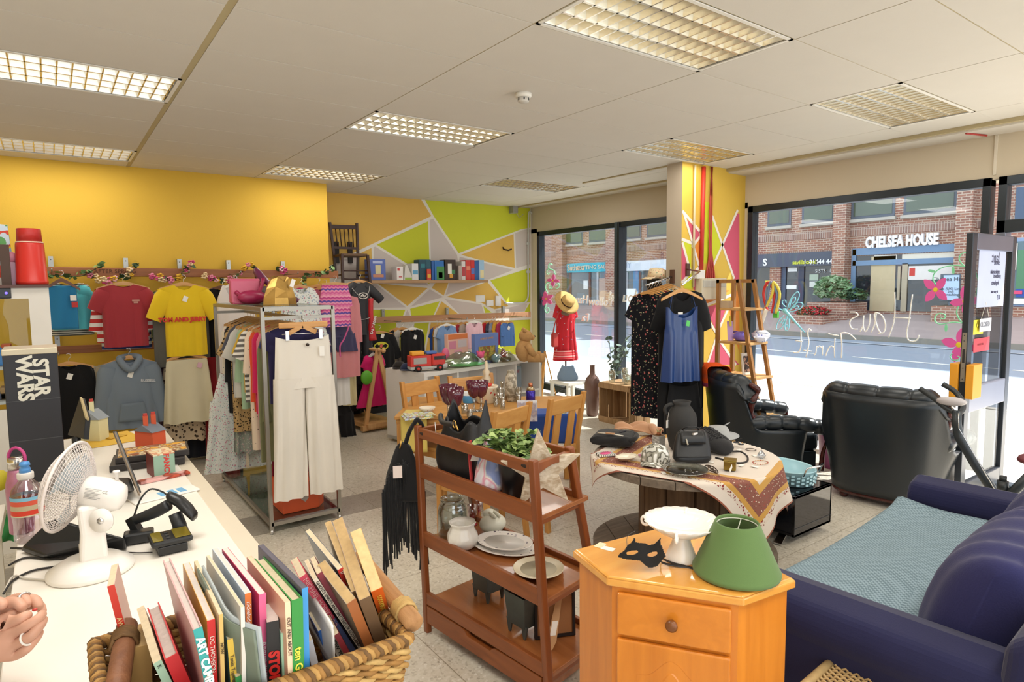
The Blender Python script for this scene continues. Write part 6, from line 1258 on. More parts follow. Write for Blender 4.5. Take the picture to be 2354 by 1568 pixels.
for i in range(21):
    v = i/20; W_ = .165+.0*v if v < .25 else .165+.035*(v-.25)/.75; ring = []
    for j in range(56):
        a = 2*pi*j/56; x = W_*abs(cos(a))**.8*(1 if cos(a) > 0 else -1); fr = sin(a) > 0; z = -.13-(.10*(1-(x/.15)**2)*(1 if fr else .7) if abs(x) < .15 else 0); ring.append(Vector((x,-.06*sin(a)*(.5+.5*v)+(.02*v*sin(14*x/W_*.9+1) if v > .3 else .008*sin(9*x/W_)),z*(1-v)**2-.80*v)))
    rg.append(ring)
bl.loft(rg,SAT,cap=False); o = bl.done('satin_top',recalc=False)
for sg in (-1,1):
    MB().tube([(sg*.135,-.02,-.15),(sg*.11,-.01,-.06),(sg*.1,.0,-.01),(sg*.115,.02,-.1)],.003,SAT,5).done('strap',o)
MB().box((.0,-.075,-.30),(.035,-.073,-.25),plain('5fd36a',.5),Euler((0,.2,0)).to_matrix()).done('green_tag',o); MB().box((-.02,.03,-.2),(.03,.032,-.18),TAG).done('neck_label',o)
tag(o,'royal blue satin strappy top hanging in front on the pillar arm','top'); place(o,P,radians(-18)); hanger('royal blue satin strappy top',P+Vector((0,0,.02)),radians(-18),HW,.21)
b = MB(); P = aty(1572,880,3.76); trousers('black trousers hanging below the blue satin top',P,C_('17181c'),w=.15,L=.86,lw=.1,rz=radians(-18),hang=False)
# flower garland over the upper board
FLW = [plain(c,.6,var=.05) for c in ('e58aa6','e9b733','f2c2c9','d9558a','efd4a5')]; LFG = [plain(c,.6) for c in ('3e5a34','2f4a2c')]
def garland(pts,lab,n,seed,only_leaf=False,leafc=LFG,R0=.022):
    R = random.Random(seed); o = empty('flower_garland' if not only_leaf else 'ivy_garland',pts[0]); tag(o,lab,'garland'); path = smooth_path(pts,6); MB().tube(path,.004,LFG[0],5).done('stem',o); f,l = MB(),MB()
    for i in range(n):
        c = path[int(i/n*(len(path)-1))]+Vector((R.uniform(-.02,.02),R.uniform(-.03,0),R.uniform(-.02,.03)))
        if only_leaf or R.random() < .35:
            e = Euler((R.uniform(-1,1),R.uniform(-1,1),R.uniform(0,6.3))).to_matrix(); k = R.uniform(.022,.04); l.add([c+e@Vector(v)*k for v in ((0,-1,0),(.7,-.2,.1),(.5,.5,0),(0,1,.1),(-.5,.5,0),(-.7,-.2,.1))],[tuple(range(6))],R.choice(leafc),True)
        else:
            m = R.choice(FLW); e = Euler((pi/2+R.uniform(-.5,.5),0,R.uniform(-.5,.5))).to_matrix(); k = R.uniform(.8,1.3)*R0
            for t in range(5): a = 2*pi*t/5; d = e@Vector((cos(a),sin(a),.25)); f.ball(c+d*k*.7,(k*.62,k*.62,k*.4),m,8)
    l.done('leaves',o,recalc=False)
    if f.v: f.done('blossoms',o)
W2 = lambda x,y: aty(x,y,Yb-.09)
garland([W2(205,632),W2(235,645),W2(255,648),W2(275,640),W2(295,632),W2(305,612),W2(320,606)],'pink and yellow flower garland above the maroon tee',30,1)
garland([W2(345,634),W2(365,640),W2(385,648),W2(405,640),W2(420,625),W2(435,610),W2(445,607)],'pink and yellow flower garland above the yellow tee',30,2)
garland([W2(472,636),W2(490,645),W2(510,648),W2(530,640),W2(550,630),W2(568,615),W2(585,610)],'pink and yellow flower garland above the white camisole',30,3)
garland([W2(640,618),W2(650,622),W2(662,628)],'short pink and yellow flower sprig above the gold bag',10,4)
L2 = [plain('5d7d4a',.6),plain('3d5a35',.6),plain('86a86a',.6)]
garland([W2(108,632),W2(140,634),W2(170,636),W2(195,632),W2(225,615),W2(240,610)],'ivy garland at the left end of the upper board',26,5,True,L2); garland([W2(695,660),W2(700,640),W2(715,630),W2(735,632),W2(755,622),W2(770,615)],'ivy garland at the right end of the upper board',34,6,True,L2)
# ================================================================ dining set, toys, window corner
OAK = wood('cf9a55','bd8440','x',1.,.4,.04,'d8a866'); OAKZ = wood('c9914c','b57c3a','z',1.,.4,.04,'d3a05c')
ZD = .735
def dchair(p,q,sgn,lab):
    p,q = Vector((p[0],p[1],0)),Vector((q[0],q[1],0)); u = (q-p).normalized(); v = Vector((-u.y,u.x,0))*sgn; c = (p+q)/2; w = .43; r = empty('dining_chair',c); tag(r,lab,'chair','oak slat back dining chairs')
    P = lambda a,b,z: c+u*a+v*b+Vector((0,0,z)); B = lambda a,nm,*k,**kw: a.done(nm,r,**kw)
    for s in (-1,1):
        a = s*(w/2-.018); MB().loft([[P(a-.018,b-.015,z),P(a+.018,b-.015,z),P(a+.018,b+.015,z),P(a-.018,b+.015,z)] for b,z in ((-.03,0),(.02,.42),(0,.6),(-.06,.945))],OAKZ,smooth=False).done('leg',r,bev=.003)
        MB().bar(P(a,.40,0),P(a,.40,.43),.036,.036,OAKZ,v).done('leg',r,bev=.003)
        MB().bar(P(a,.02,.40),P(a,.4,.40),.02,.05,OAK).done('side_rail',r)
    m = MB(); m.loft([[P(-w/2+.03,b-.011,z),P(w/2-.03,b-.011,z),P(w/2-.03,b+.011,z),P(-w/2+.03,b+.011,z)] for b,z in ((-.035,.82),(-.055,.925))],OAK,smooth=False); m.done('top_rail',r,bev=.004)
    m = MB(); m.bar(P(-w/2+.03,.005,.53),P(w/2-.03,.005,.53),.02,.045,OAK); m.done('lower_rail',r)
    for k in (-.09,.0,.09) if False else (-.085,.085): MB().loft([[P(k-.035,b-.006,z),P(k+.035,b-.006,z),P(k+.035,b+.006,z),P(k-.035,b+.006,z)] for b,z in ((.005,.54),(-.037,.83))],OAKZ,smooth=False).done('slat',r)
    MB().loft([[P(-w/2+.01,.02,z),P(w/2-.01,.02,z),P(w/2+.0,.43,z),P(-w/2-.0,.43,z)] for z in (.425,.455)],OAK,smooth=False).done('seat',r,bev=.008)
    return r
dchair((2.10,3.22),(2.57,3.38),1,'oak dining chair behind the black tote bag, its back toward us'); dchair((2.66,3.34),(3.12,3.45),1,'oak dining chair at the right of the table, nearest the spool table')
dchair((2.29,4.60),(2.66,4.70),-1,'oak dining chair at the far left of the table behind the picture cards'); dchair((2.72,4.62),(3.12,4.57),-1,'oak dining chair on the far side behind the glassware')
TA,TB_,TCc,TD_ = Vector((2.06,4.37,0)),Vector((3.20,3.52,0)),Vector((3.70,4.18,0)),Vector((2.56,5.03,0)); tu = (TB_-TA).normalized(); tv = Vector((-tu.y,tu.x,0))
dt_ = empty('dining_table',(TA+TCc)/2); tag(dt_,'oak dining table laid with glassware and crockery','table')
def slabq(pts,z0,z1,m): b = MB(); b.loft([[p+Vector((0,0,z)) for p in pts] for z in (z0,z1)],m,smooth=False); return b
slabq([TA,TB_,TCc,TD_],ZD-.028,ZD,OAK).done('table_top',dt_,bev=.003); i_ = [TA+tu*.01+tv*.01,TB_-tu*.01+tv*.01,TCc-tu*.01-tv*.01,TD_+tu*.01-tv*.01]; slabq(i_,ZD-.06,ZD-.032,OAK).done('leaf_board',dt_,bev=.002)
j_ = [TA+tu*.05+tv*.05,TB_-tu*.05+tv*.05,TCc-tu*.05-tv*.05,TD_+tu*.05-tv*.05]
for a,b in zip(j_,j_[1:]+j_[:1]): MB().bar(a+Vector((0,0,ZD-.10)),b+Vector((0,0,ZD-.10)),.02,.08,OAK).done('apron',dt_)
for p in j_: MB().bar(p,p+Vector((0,0,ZD-.06)),.075,.075,OAKZ,tu).done('leg',dt_,bev=.004)
zd = ZD+.001
def dt(x,y): return atz(x,y,zd)
def sz(p): return (p-CAM).dot(CF)/FPX
PUR = glass('6a2338',.02,.5); CLR = glass('eef2f0',.01,.55)
def goblet(px,py,lab,k=1.,bm=PUR):
    p = dt(px,py); s = sz(p)*k; o = empty('goblet',p); tag(o,lab,'glass','purple goblets on the dining table'); MB().lathe([(20*s,42*s),(22*s,62*s),(20*s,50*s),(12*s,28*s),(0,26*s)][1:] if False else [(5*s,36*s),(14*s,44*s),(19*s,60*s),(22*s,82*s),(21*s,82*s),(18*s,60*s),(12*s,46*s),(0,40*s)],plain('5c2034',.08,spec=.8),p,24,cap=False).done('bowl',o)
    MB().lathe([(17*s,0),(16*s,2*s),(4*s,5*s),(3*s,20*s),(4.5*s,36*s),(0,37*s)],CLR,p,20).done('stem',o)
goblet(1032,966,'purple bowled goblet at the left of the two front goblets'); goblet(1047,972,'purple bowled goblet right of the front pair'); goblet(1090,945,'purple bowled goblet further back behind the front pair',.85); goblet(1106,944,'purple bowled goblet at the right of the back pair',.85)
p = dt(1118,925); s = sz(p); o = empty('enamel_pot',p); tag(o,'cream enamel pot with red pattern on the dining table','pot'); EN = spots('eadfc6',['cf2f2a','e0a04a'],24.,.24)
MB().lathe([(20*s,0),(23*s,3*s),(26*s,34*s),(28*s,38*s),(27*s,39*s),(24*s,34*s),(20*s,4*s),(0,3*s)],EN,p,28,cap=False).done('pot',o)
b = MB(); b.lathe([(13*s,38*s),(14*s,44*s),(0,45*s)],plain('d9402f',.4),p,12); b.done('red_contents',o)
p = dt(1119,918); s = sz(p); o = empty('carved_bottle',p); tag(o,'tall pale ornate glass bottle standing behind the cream pot','bottle'); MB().lathe([(9*s,0),(10*s,30*s),(7*s,36*s),(11*s,48*s),(6*s,56*s),(9*s,64*s),(4*s,70*s),(3*s,88*s),(0,90*s)],plain('d9c7a8',.25,spec=.7),p,16,fn=lambda a,r,z: r*(1+.12*cos(5*a))).done('bottle',o)
p = dt(1175,922); s = sz(p); o = empty('vase',p); tag(o,'tall grey silver mottled vase on the dining table','vase'); MB().lathe([(10*s,0),(13*s,4*s),(15*s,30*s),(13*s,55*s),(8*s,68*s),(7*s,72*s),(6*s,72*s),(6*s,60*s),(0,50*s)],blotch(['a59a87','c9c0ad','8a806d'],30.,.3,4.,'LINEAR'),p,24,cap=False).done('vase',o)
p = dt(1220,922); s = sz(p); o = empty('cocktail_shaker',p); tag(o,'purple cocktail shaker with copper coloured cap','shaker'); MB().lathe([(9*s,0),(10.5*s,3*s),(10.5*s,24*s),(9*s,25*s),(0,25*s)],plain('3a2a9a',.2,.5),p,20).done('body',o); MB().lathe([(9.5*s,25*s),(9*s,30*s),(5.5*s,34*s),(0,34*s)],plain('b9a98a',.25,.8),p,20).done('shoulder',o); MB().lathe([(5*s,34*s),(5*s,42*s),(0,43*s)],plain('c07a5a',.25,.8),p,16).done('cap',o)
for (px,py,w_,h_),l in zip(((1150,930,9,38),(1158,918,8,42),(1192,926,8,36),(1140,935,7,22),(1080,960,9,18),(1068,950,9,20),(1155,940,8,26)),('left of the grey vase, taller in front','just behind, left of the grey vase','right of the grey vase','right of the cream pot, short','behind the tote bag, lowest','between the two pairs of goblets','in front of the grey vase')):
    p = dt(px,py); s = sz(p); o = empty('tumbler',p); tag(o,'clear glass tumbler '+l,'glass','clear tumblers on the dining table'); MB().lathe([(w_*.75*s,0),(w_*s,h_*s),(w_*.92*s,h_*s),(w_*.7*s,3*s),(0,3*s)],CLR,p,18,cap=False).done('tumbler',o)
p = dt(1078,925); s = sz(p); o = empty('mug',p); tag(o,'blue and white mug behind the black tote bag','mug'); MB().lathe([(14*s,0),(16*s,24*s),(15*s,24*s),(13*s,3*s),(0,3*s)],stripes(['4f8fc0','4f8fc0','e9ebec','e9ebec'],.04,'z',.3),p,22,cap=False).done('cup',o); MB().tube(bez(p+CR*14*s+Vector((0,0,5*s)),p+CR*26*s+Vector((0,0,6*s)),p+CR*26*s+Vector((0,0,20*s)),p+CR*15*s+Vector((0,0,20*s)),8),2.5*s,plain('e9ebec',.3),8).done('handle',o)
p = dt(982,948); s = sz(p); o = empty('bowl',p); tag(o,'pale shallow bowl left of the goblets','bowl'); MB().lathe([(9*s,0),(16*s,6*s),(19*s,12*s),(18*s,12*s),(12*s,5*s),(0,3*s)],spots('e6d9c6',['c98d7a'],40.,.2),p,24,cap=False).done('bowl',o)
def obox(nm,p,w,d,h,m,lab,cat,ax=None,grp=None,par=None,bev=.002):
    ax = (ax or CR.copy()); ax = Vector((ax.x,ax.y,0)).normalized(); ay = Vector((-ax.y,ax.x,0)); b = MB(); b.loft([[p+ax*x*w/2+ay*y*d/2+Vector((0,0,z)) for x,y in ((-1,-1),(1,-1),(1,1),(-1,1))] for z in (0,h)],m,smooth=False); o = b.done(nm,par,bev=bev); return tag(o,lab,cat,grp) if lab else o
p = dt(1212,966); s = sz(p); o = obox('gift_box',p,46*s,.10,44*s,blotch(['b3b0b5','c9c7cc','9a97a8','b9a8a8'],18.,.5,3.,'LINEAR'),'lilac grey printed cardboard box with a label on the dining table','box',tu); MB().prism([(-6*s,-9*s),(6*s,-9*s),(6*s,9*s),(-6*s,9*s)],-tv*.001,plain('e6d5c6',.6),p+tu*4*s-tv*.0505+Vector((0,0,32*s)),tu*.9+Vector((0,0,-.3)),Vector((0,0,1))+tu*.3).done('label',o)
PIC = blotch(['6f9fd0','e3d06a','d9e4ea','8fb06a','c98a6a','b9c8e0'],22.,.5,2.,'LINEAR')
for k,l in enumerate(('lower','upper')): p = dt(960+4*k,960-3*k)+Vector((0,0,.009*k)); obox('placemat',p,.22,.16,.008,PIC,f'{l} of the two colourful picture mats at the left end of the dining table','mat',tu*.8+tv*.3,'picture mats on the dining table')
YC = fabric('d9c46a','c9b055'); BC = fabric('2f4f9a','263f80',.9)
def hang(c,ax,w,L,m,lab,nm,cat):
    b = MB(); ay = Vector((ax.y,-ax.x,0)); b.grid(lambda u,v: c+ax*(w*(u-.5))+(ay*(-.22+.24*min(1,v/.45)+.012*sin(9*u)*max(0,v-.45)))+Vector((0,0,.006 if v < .45 else .006-(v-.45)/.55*L)),16,20,m); o = b.done(nm,None,solid=.004); tag(o,lab,cat)
hang(TA+tu*.15+Vector((0,0,zd)),tu,.20,.28,YC,'yellow cloth hanging over the left front edge of the dining table','cloth','cloth'); hang(TB_-tu*.24+Vector((0,0,zd)),tu,.40,.22,BC,'royal blue cloth hanging over the right front edge of the dining table','table_runner','cloth')
b_ = dt(1290,950); obox('puzzle_box',b_,.16,.12,.03,PIC,'flat picture box on the blue cloth at the right of the dining table','box',tu)
# ---- long white shelf unit with toys
WW = plain('e3dfda',.5,var=.02); NL,FL_,NR = Vector((3.10,5.83,0)),Vector((3.02,6.5,0)),Vector((4.97,6.21,0)); wu = (NR-NL).normalized(); wv = Vector((-wu.y,wu.x,0)); L_,D_,HZ = 1.9,.67,.815
sh = empty('shelf_unit',NL+wu*L_/2+wv*D_/2); tag(sh,'long white low shelf unit covered with toys','shelf unit')
def wb(a0,a1,b0,b1,z0,z1,nm='panel'): m = MB(); m.loft([[NL+wu*a+wv*b+Vector((0,0,z)) for a,b in ((a0,b0),(a1,b0),(a1,b1),(a0,b1))] for z in (z0,z1)],WW,smooth=False); return m.done(nm,sh,bev=.002)
wb(0,L_,0,D_,HZ-.045,HZ,'top'); wb(0,.045,0,D_,.03,HZ-.045,'side'); wb(L_-.045,L_,0,D_,.03,HZ-.045,'side'); wb(0,L_,0,D_,.03,.07,'bottom'); wb(.05,L_-.05,D_/2-.01,D_/2+.01,.07,HZ-.045,'back'); wb(.05,L_-.05,0,D_/2-.01,.40,.42,'shelf')
for k in (1,2,3): wb(L_*k/4-.01,L_*k/4+.01,0,D_/2-.01,.07,HZ-.045,'divider')
for a,b in ((.1,.1),(L_-.1,.1),(.1,D_-.1),(L_-.1,D_-.1)): q = NL+wu*a+wv*b; MB().cyl(q+Vector((0,0,0)),q+Vector((0,0,.03)),.02,plain('8a8a86',.5),10).done('foot',sh)
zt2 = HZ+.001
def wt_(x,y): return atz(x,y,zt2)
q = NL+wu*(L_*.86)+wv*.2+Vector((0,0,.421)); o = obox('picture_book',q,.2,.02,.28,plain('9aa9b5',.5),'tall blue grey picture book with red title inside the white shelf unit','book',wu); text('kuki!',.06,plain('cf3b3f',.5),o,'cover_lettering',q-wv*.012+Vector((0,0,.22)),wu,(0,0,1))
# fire engine
p = wt_(982,852); s = sz(p); o = empty('toy_fire_engine',p); tag(o,'red toy fire engine on the white shelf unit','toy'); RD = plain('d23a30',.3); ax = wu*.92-wv*.38; ay = Vector((-ax.y,ax.x,0)); Wd = .07
def fb(a0,a1,z0,z1,m,nm,w=Wd,bev=.006): b = MB(); b.loft([[p+ax*a+ay*y+Vector((0,0,z)) for a,y in ((a0,-w),(a1,-w),(a1,w),(a0,w))] for z in (z0,z1)],m,smooth=False); return b.done(nm,o,bev=bev)
fb(-.20,.20,.025,.055,plain('b9b9b4',.4),'chassis'); fb(-.20,.03,.055,.17,RD,'rear_body'); fb(.035,.19,.055,.18,RD,'cab',bev=.015); fb(.05,.195,.11,.165,plain('20242a',.1,spec=.8),'windows',Wd*1.01,.01); fb(-.17,-.02,.08,.15,plain('a9a5a0',.5),'roller_shutter',Wd*1.02); fb(-.18,-.04,.17,.215,plain('e9a52c',.4),'yellow_roof_box',Wd*.7,.012); fb(-.02,.1,.178,.21,plain('4a6fb5',.4),'blue_roof_box',Wd*.7,.012); fb(.16,.21,.03,.075,plain('c9c9c9',.4),'bumper')
for a in (-.12,.12):
    for y in (-Wd-.004,Wd+.004): c = p+ax*a+ay*y+Vector((0,0,.035)); w_ = MB(); w_.cyl(c-ay*.012,c+ay*.012,.035,plain('222222',.6),20).cyl(c-ay*.014,c+ay*.014,.016,RD,14); w_.done('wheel',o)
for k,(px,py,m,l) in enumerate(((918,846,'2b2622','black'),(936,850,'27324f','navy blue'))):
    p = wt_(px,py); o = empty('cap',p); tag(o,f'{l} cap lying left of the toy fire engine','cap'); MB().lathe([(.075,0),(.072,.03),(.05,.065),(0,.078)],C_(m),p,20).done('crown',o); b = MB(); b.grid(lambda u,v: p+ax*0+Vector((-.06*0,0,0))+CR*((u-.5)*.12)-Vector((CF.x,CF.y,0))*(.065+.06*v*(1-(2*u-1)**2*.5))+Vector((0,0,.012-.006*v)),8,5,C_(m)); b.done('peak',o,solid=.003)
# games, plastic bags
def gamebox(px0,px1,pyt,pyb,dep,m,lab,ttl=None,tc='f2f2f2',grp=None,par=None):
    pc = wt_((px0+px1)/2,pyb)+wv*dep; s = sz(pc); w = (px1-px0)*s*1.05; h = (pyb-pyt)*s; return obox('board_game',pc,w,.06,h,m,lab,'board game',wu),pc,w,h
o,pc,w,h = gamebox(1053,1112,770,832,.25,plain('e8b9a5',.5),'pale pink and orange game box standing on the white shelf unit')
for (a0,a1,z0,z1,c) in ((-.5,.5,.82,1.,'dd7a3a'),(-.45,-.1,.45,.75,'d98aa0'),(.0,.45,.5,.78,'cfc4c4'),(-.2,.2,.1,.4,'e6a5b8')): MB().prism([(w*a0*.96,h*z0*.98),(w*a1*.96,h*z0*.98),(w*a1*.96,h*z1*.98),(w*a0*.96,h*z1*.98)],-wv*.001,plain(c,.5),pc-wv*.031,wu,(0,0,1)).done('printed_panel',o)
o,pc,w,h = gamebox(1114,1186,770,838,.24,plain('6c86c4',.5),'blue game box standing right of the pink one on the shelf unit')
MB().prism([(-w*.36,h*.1),(w*.36,h*.1),(w*.36,h*.58),(-w*.36,h*.58)],-wv*.001,blotch(['3f5a35','9a5a3a','6f7f4a','b9a04a'],30.,.5,2.,'LINEAR'),pc-wv*.031,wu,(0,0,1)).done('picture',o); text('JUNGLE GAMES',h*.09,plain('e0a04a',.5),o,'lettering',pc-wv*.032+Vector((0,0,h*.84)),wu,(0,0,1))
p = wt_(1045,842)+wv*.15; o = MB().ball(p+Vector((0,0,.10)),(.05,.05,.10),plain('d9668a',.5),16).done('backpack'); tag(o,'pink child backpack left of the pink game box','bag')
p = wt_(1105,838); o = empty('toy_pony',p); tag(o,'small pink and white plush toy in front of the game boxes','toy'); PKT = plain('e05a86',.7); MB().ball(p+Vector((0,0,.11)),(.045,.04,.04),PKT,14).done('head',o); MB().ball(p+Vector((.01,0,.045)),(.04,.035,.045),plain('e9d9df',.7),14).done('body',o)
for sg in (-1,1): MB().ball(p+CR*.035*sg+Vector((0,0,.14)),(.014,.014,.02),PKT,8).done('ear',o)
PLB = glass('e6ecdf',.12,.7)
def polybag(px,py,w,d,h,lab,seed,inner):
    p = wt_(px,py); o = empty('plastic_bag',p); tag(o,lab,'bag'); R = random.Random(seed); b = MB(); ph = [R.uniform(0,6) for _ in range(5)]
    b.grid(lambda u,v: p+wu*(w*(u-.5))+wv*(d*(v-.5))+Vector((0,0,max(.004,h*(sin(pi*u)**.5)*(sin(pi*v)**.5)*(.75+.25*sin(9*u+ph[0]+4*v)+.15*sin(17*v+ph[1]+6*u))))),28,18,PLB); b.done('clear_film',o,recalc=False)
    for k,(c,a,bb,r) in enumerate(inner): q = MB(); q.ball(p+wu*a+wv*bb+Vector((0,0,r[2])),r,plain(c,.5),12); q.done('toy_inside',o)
polybag(1062,842,.62,.3,.16,'clear plastic bag of green toys on the white shelf unit',1,[('6fe08a',.05,-.05,(.24,.09,.022)),('b9c9a5',-.1,.05,(.12,.07,.045)),('8aa08a',.1,.04,(.10,.06,.05))]); polybag(1150,832,.36,.26,.16,'clear plastic bag of toy pieces beside the teddy bear',2,[('3a4a3a',.05,-.04,(.08,.05,.03)),('7fb5cf',-.08,.0,(.06,.05,.05)),('cf3f3f',.12,.06,(.04,.04,.07))])
# teddy bear
p = wt_(1205,832); s = sz(p); TB = plain('c99a62',.95,var=.12,vs=30.,bump=.6,bs=220.); o = empty('teddy_bear',p); tag(o,'light brown teddy bear sitting at the right end of the shelf unit','teddy bear'); fd = (wu*.75-wv*.65).normalized(); fl = Vector((-fd.y,fd.x,0)); S = 75*s/.30
def bb(f,l,z,r,nm,m=TB,par=o,rot=None): q = MB(); q.ball(p+fd*f*S+fl*l*S+Vector((0,0,z*S)),[x*S for x in r],m,18,rot); return q.done(nm,par)
bb(0,0,.105,(.078,.085,.105),'body'); hd_ = bb(.015,0,.238,(.062,.066,.06),'head'); bb(.07,0,.225,(.032,.032,.026),'muzzle',TB,hd_); bb(.098,0,.235,(.010,.012,.008),'nose',plain('3a2620',.4),hd_)
for sg in (-1,1):
    bb(.0,sg*.048,.292,(.014,.022,.022),'ear',TB,hd_); bb(.064,sg*.024,.252,(.006,.006,.006),'eye',plain('1a1512',.2),hd_)
    q = MB(); q.tube([p+fd*.02*S+fl*sg*.075*S+Vector((0,0,.16*S)),p+fd*.05*S+fl*sg*.10*S+Vector((0,0,.11*S)),p+fd*.085*S+fl*sg*.09*S+Vector((0,0,.06*S))],[.028*S,.03*S,.024*S],TB,12).ball(p+fd*.085*S+fl*sg*.09*S+Vector((0,0,.058*S)),.026*S,TB,12); q.done('arm',o)
    q = MB(); q.tube([p+fd*.03*S+fl*sg*.055*S+Vector((0,0,.045*S)),p+fd*.14*S+fl*sg*.09*S+Vector((0,0,.04*S))],[.042*S,.036*S],TB,14).ball(p+fd*.15*S+fl*sg*.095*S+Vector((0,0,.044*S)),(.036*S,.036*S,.044*S),TB,14); q.done('leg',o)
# ---- shelf of board games on the painted wall
SW_ = wood('b3906a','937150','x',1.,.6,.1); zs_ = 1.80; o = MB().box((3.38,7.78,zs_-.04),(5.23,YM,zs_),SW_).done('wall_shelf',None,bev=.003); tag(o,'rough wooden wall shelf carrying board games','shelf')
def game(px0,px1,pyt,c,lab,inner=None,tilt=0.,cat='board game',nm='board_game'):
    a,b = aty(px0,640,7.84),aty(px1,640,7.84); h = aty((px0+px1)/2,pyt,7.84).z-zs_-.001; m = MB(); m.box((a.x,7.82,zs_+.001),(b.x-.003,7.98,zs_+.001+h),plain(c,.5)); o = m.done(nm,None,bev=.002); tag(o,lab,cat,'board games on the wall shelf')
    for (x0,x1,z0,z1,cc) in inner or (): MB().box((a.x+(b.x-a.x)*x0,7.8185,zs_+h*z0),(a.x+(b.x-a.x)*x1,7.8205,zs_+h*z1),plain(cc,.5)).done('printed_panel',o)
game(849,886,596,'5b6fb5','blue game box with a cream oval picture at the left end of the shelf',[(.35,.68,.3,.72,'d9cfa0'),(.2,.85,.14,.28,'c98a6a'),(.2,.8,.8,.92,'b9c4e6')]); game(911,926,613,'efe9e4','small white game box with red spots on the shelf',[(.1,.45,.7,.9,'d04a4a'),(.3,.8,.2,.3,'c86a6a')])
a = aty(938,640,7.84); o = MB().prism([(-.065,0),(.075,0),(-.01,.20),(-.04,.20)],(0,.1,0),plain('d8d5cc',.6),(a.x,7.83,zs_+.001)).done('board_game'); tag(o,'pale triangular toy standing between the white boxes on the shelf','board game','board games on the wall shelf'); MB().box((a.x-.05,7.828,zs_+.003),(a.x+.06,7.83,zs_+.035),plain('9fbf4a',.6)).done('green_base',o)
for g in ((946,961,606,'dfe0e0','white and blue game box fourth on the shelf',[(.1,.9,.35,.6,'5f9fc4')]),(963,979,597,'1f4a5c','dark teal game box, tall, on the shelf',[(.2,.8,.6,.8,'2f7a86')]),(979,990,597,'2a5a6a','second dark teal game box beside the first',None),(981,990,606,'cf4a35','narrow red and yellow game box in front of the teal ones',[(.1,.9,.2,.5,'e0b040')]),(991,997,600,'2f62a8','narrow bright blue game box on the shelf',None),(998,1020,599,'2f6fb8','wide blue and green game box in the middle of the shelf',[(.2,1.,.02,.7,'4a8a4a'),(.4,.8,.1,.4,'b03a50')]),(1022,1047,597,'3a2a22','dark brown game box with white hexagon and coloured cubes',[(.25,.6,.3,.8,'e6e2da'),(.4,.7,.1,.3,'d9a03a'),(.6,.9,.3,.5,'4a8a5a')]),
   (1053,1060,611,'b5a49a','narrow taupe game box right of the brown one',None),(1060,1069,601,'d9d4d0','white and red game box left of the red pair',[(.1,.9,.2,.7,'b54045')]),(1070,1081,598,'cf4038','first red game box of the red pair',[(.1,.9,.5,.7,'e08a70')]),(1081,1090,598,'c9352f','second red game box of the red pair',[(.1,.9,.3,.6,'5a7ac0')]),(1090,1100,599,'2f62a0','deep blue game box near the right end of the shelf',None),(1100,1112,598,'9fc4e0','light blue game box at the right end of the shelf',[(.2,.9,.1,.5,'e6d9a5')])):
    if g[0] == 981: a,b = aty(981,640,7.80),aty(990,640,7.80); o = MB().box((a.x,7.785,zs_+.001),(b.x,7.815,zs_+.15),plain('cf4a35',.5)).done('board_game',None,bev=.002); tag(o,g[4],'board game','board games on the wall shelf'); MB().box((a.x+.005,7.783,zs_+.03),(b.x-.005,7.786,zs_+.08),plain('e0b040',.5)).done('printed_panel',o); continue
    game(*g[:5],g[5])
# ---- dark chair hung on the wall
DK = plain('3f2318',.4,var=.2,vs=12.); yc = 7.93; ch = empty('hung_chair',(3.1,yc,1.7)); tag(ch,'dark brown spindle back chair hung high on the painted wall','chair')
def wp(x,y,Y=yc): return aty(x,y,Y)
MB().bar(wp(758,511),wp(768,590),.03,.03,DK).bar(wp(768,590),wp(772,640),.03,.03,DK).done('back_post',ch); MB().bar(wp(820,513),wp(823,590),.03,.03,DK).bar(wp(823,590),wp(822,640),.03,.03,DK).done('back_post',ch)
MB().bar(wp(761,521),wp(819,523),.02,.05,DK).done('crest_rail',ch,bev=.004); MB().bar(wp(767,569),wp(821,571),.018,.03,DK).done('lower_rail',ch)
for k in range(5): u = (k+.9)/5.8; MB().cyl(wp(762+57*u,525),wp(768+53*u,569),.008,DK,8).done('spindle',ch)
q = [wp(768,588),wp(823,588),wp(845,588,yc-.42),wp(786,589,yc-.42)]; zS = min(v.z for v in q[:2]); q = [Vector((v.x,v.y,zS)) for v in q]; slabq([v-Vector((0,0,zS)) for v in q],zS-.02,zS+.012,plain('6b5038',.7,var=.2,vs=50.)).done('seat',ch,bev=.006)
for a in (q[2],q[3]): MB().bar(Vector((a.x,a.y,zS)),Vector((a.x+(.03 if a is q[2] else 0),a.y,zS-.44)),.03,.03,DK).done('front_leg',ch)
for z in (.2,.3): MB().cyl(Vector((q[2].x+.01,q[2].y,zS-z)),Vector((q[3].x,q[3].y,zS-z)),.009,DK,8).done('stretcher',ch)
for (a,b) in ((q[1],q[2]),(q[0],q[3])): MB().cyl(Vector((a.x,a.y,zS-.25)),Vector((b.x,b.y,zS-.25)),.009,DK,8).done('stretcher',ch)
for x in (774,805): a = wp(x,577,YM-.02); MB().box((a.x-.03,YM-.03,a.z-.16),(a.x+.03,YM,a.z+.12),plain('2a2320',.6)).done('wall_bracket',ch)
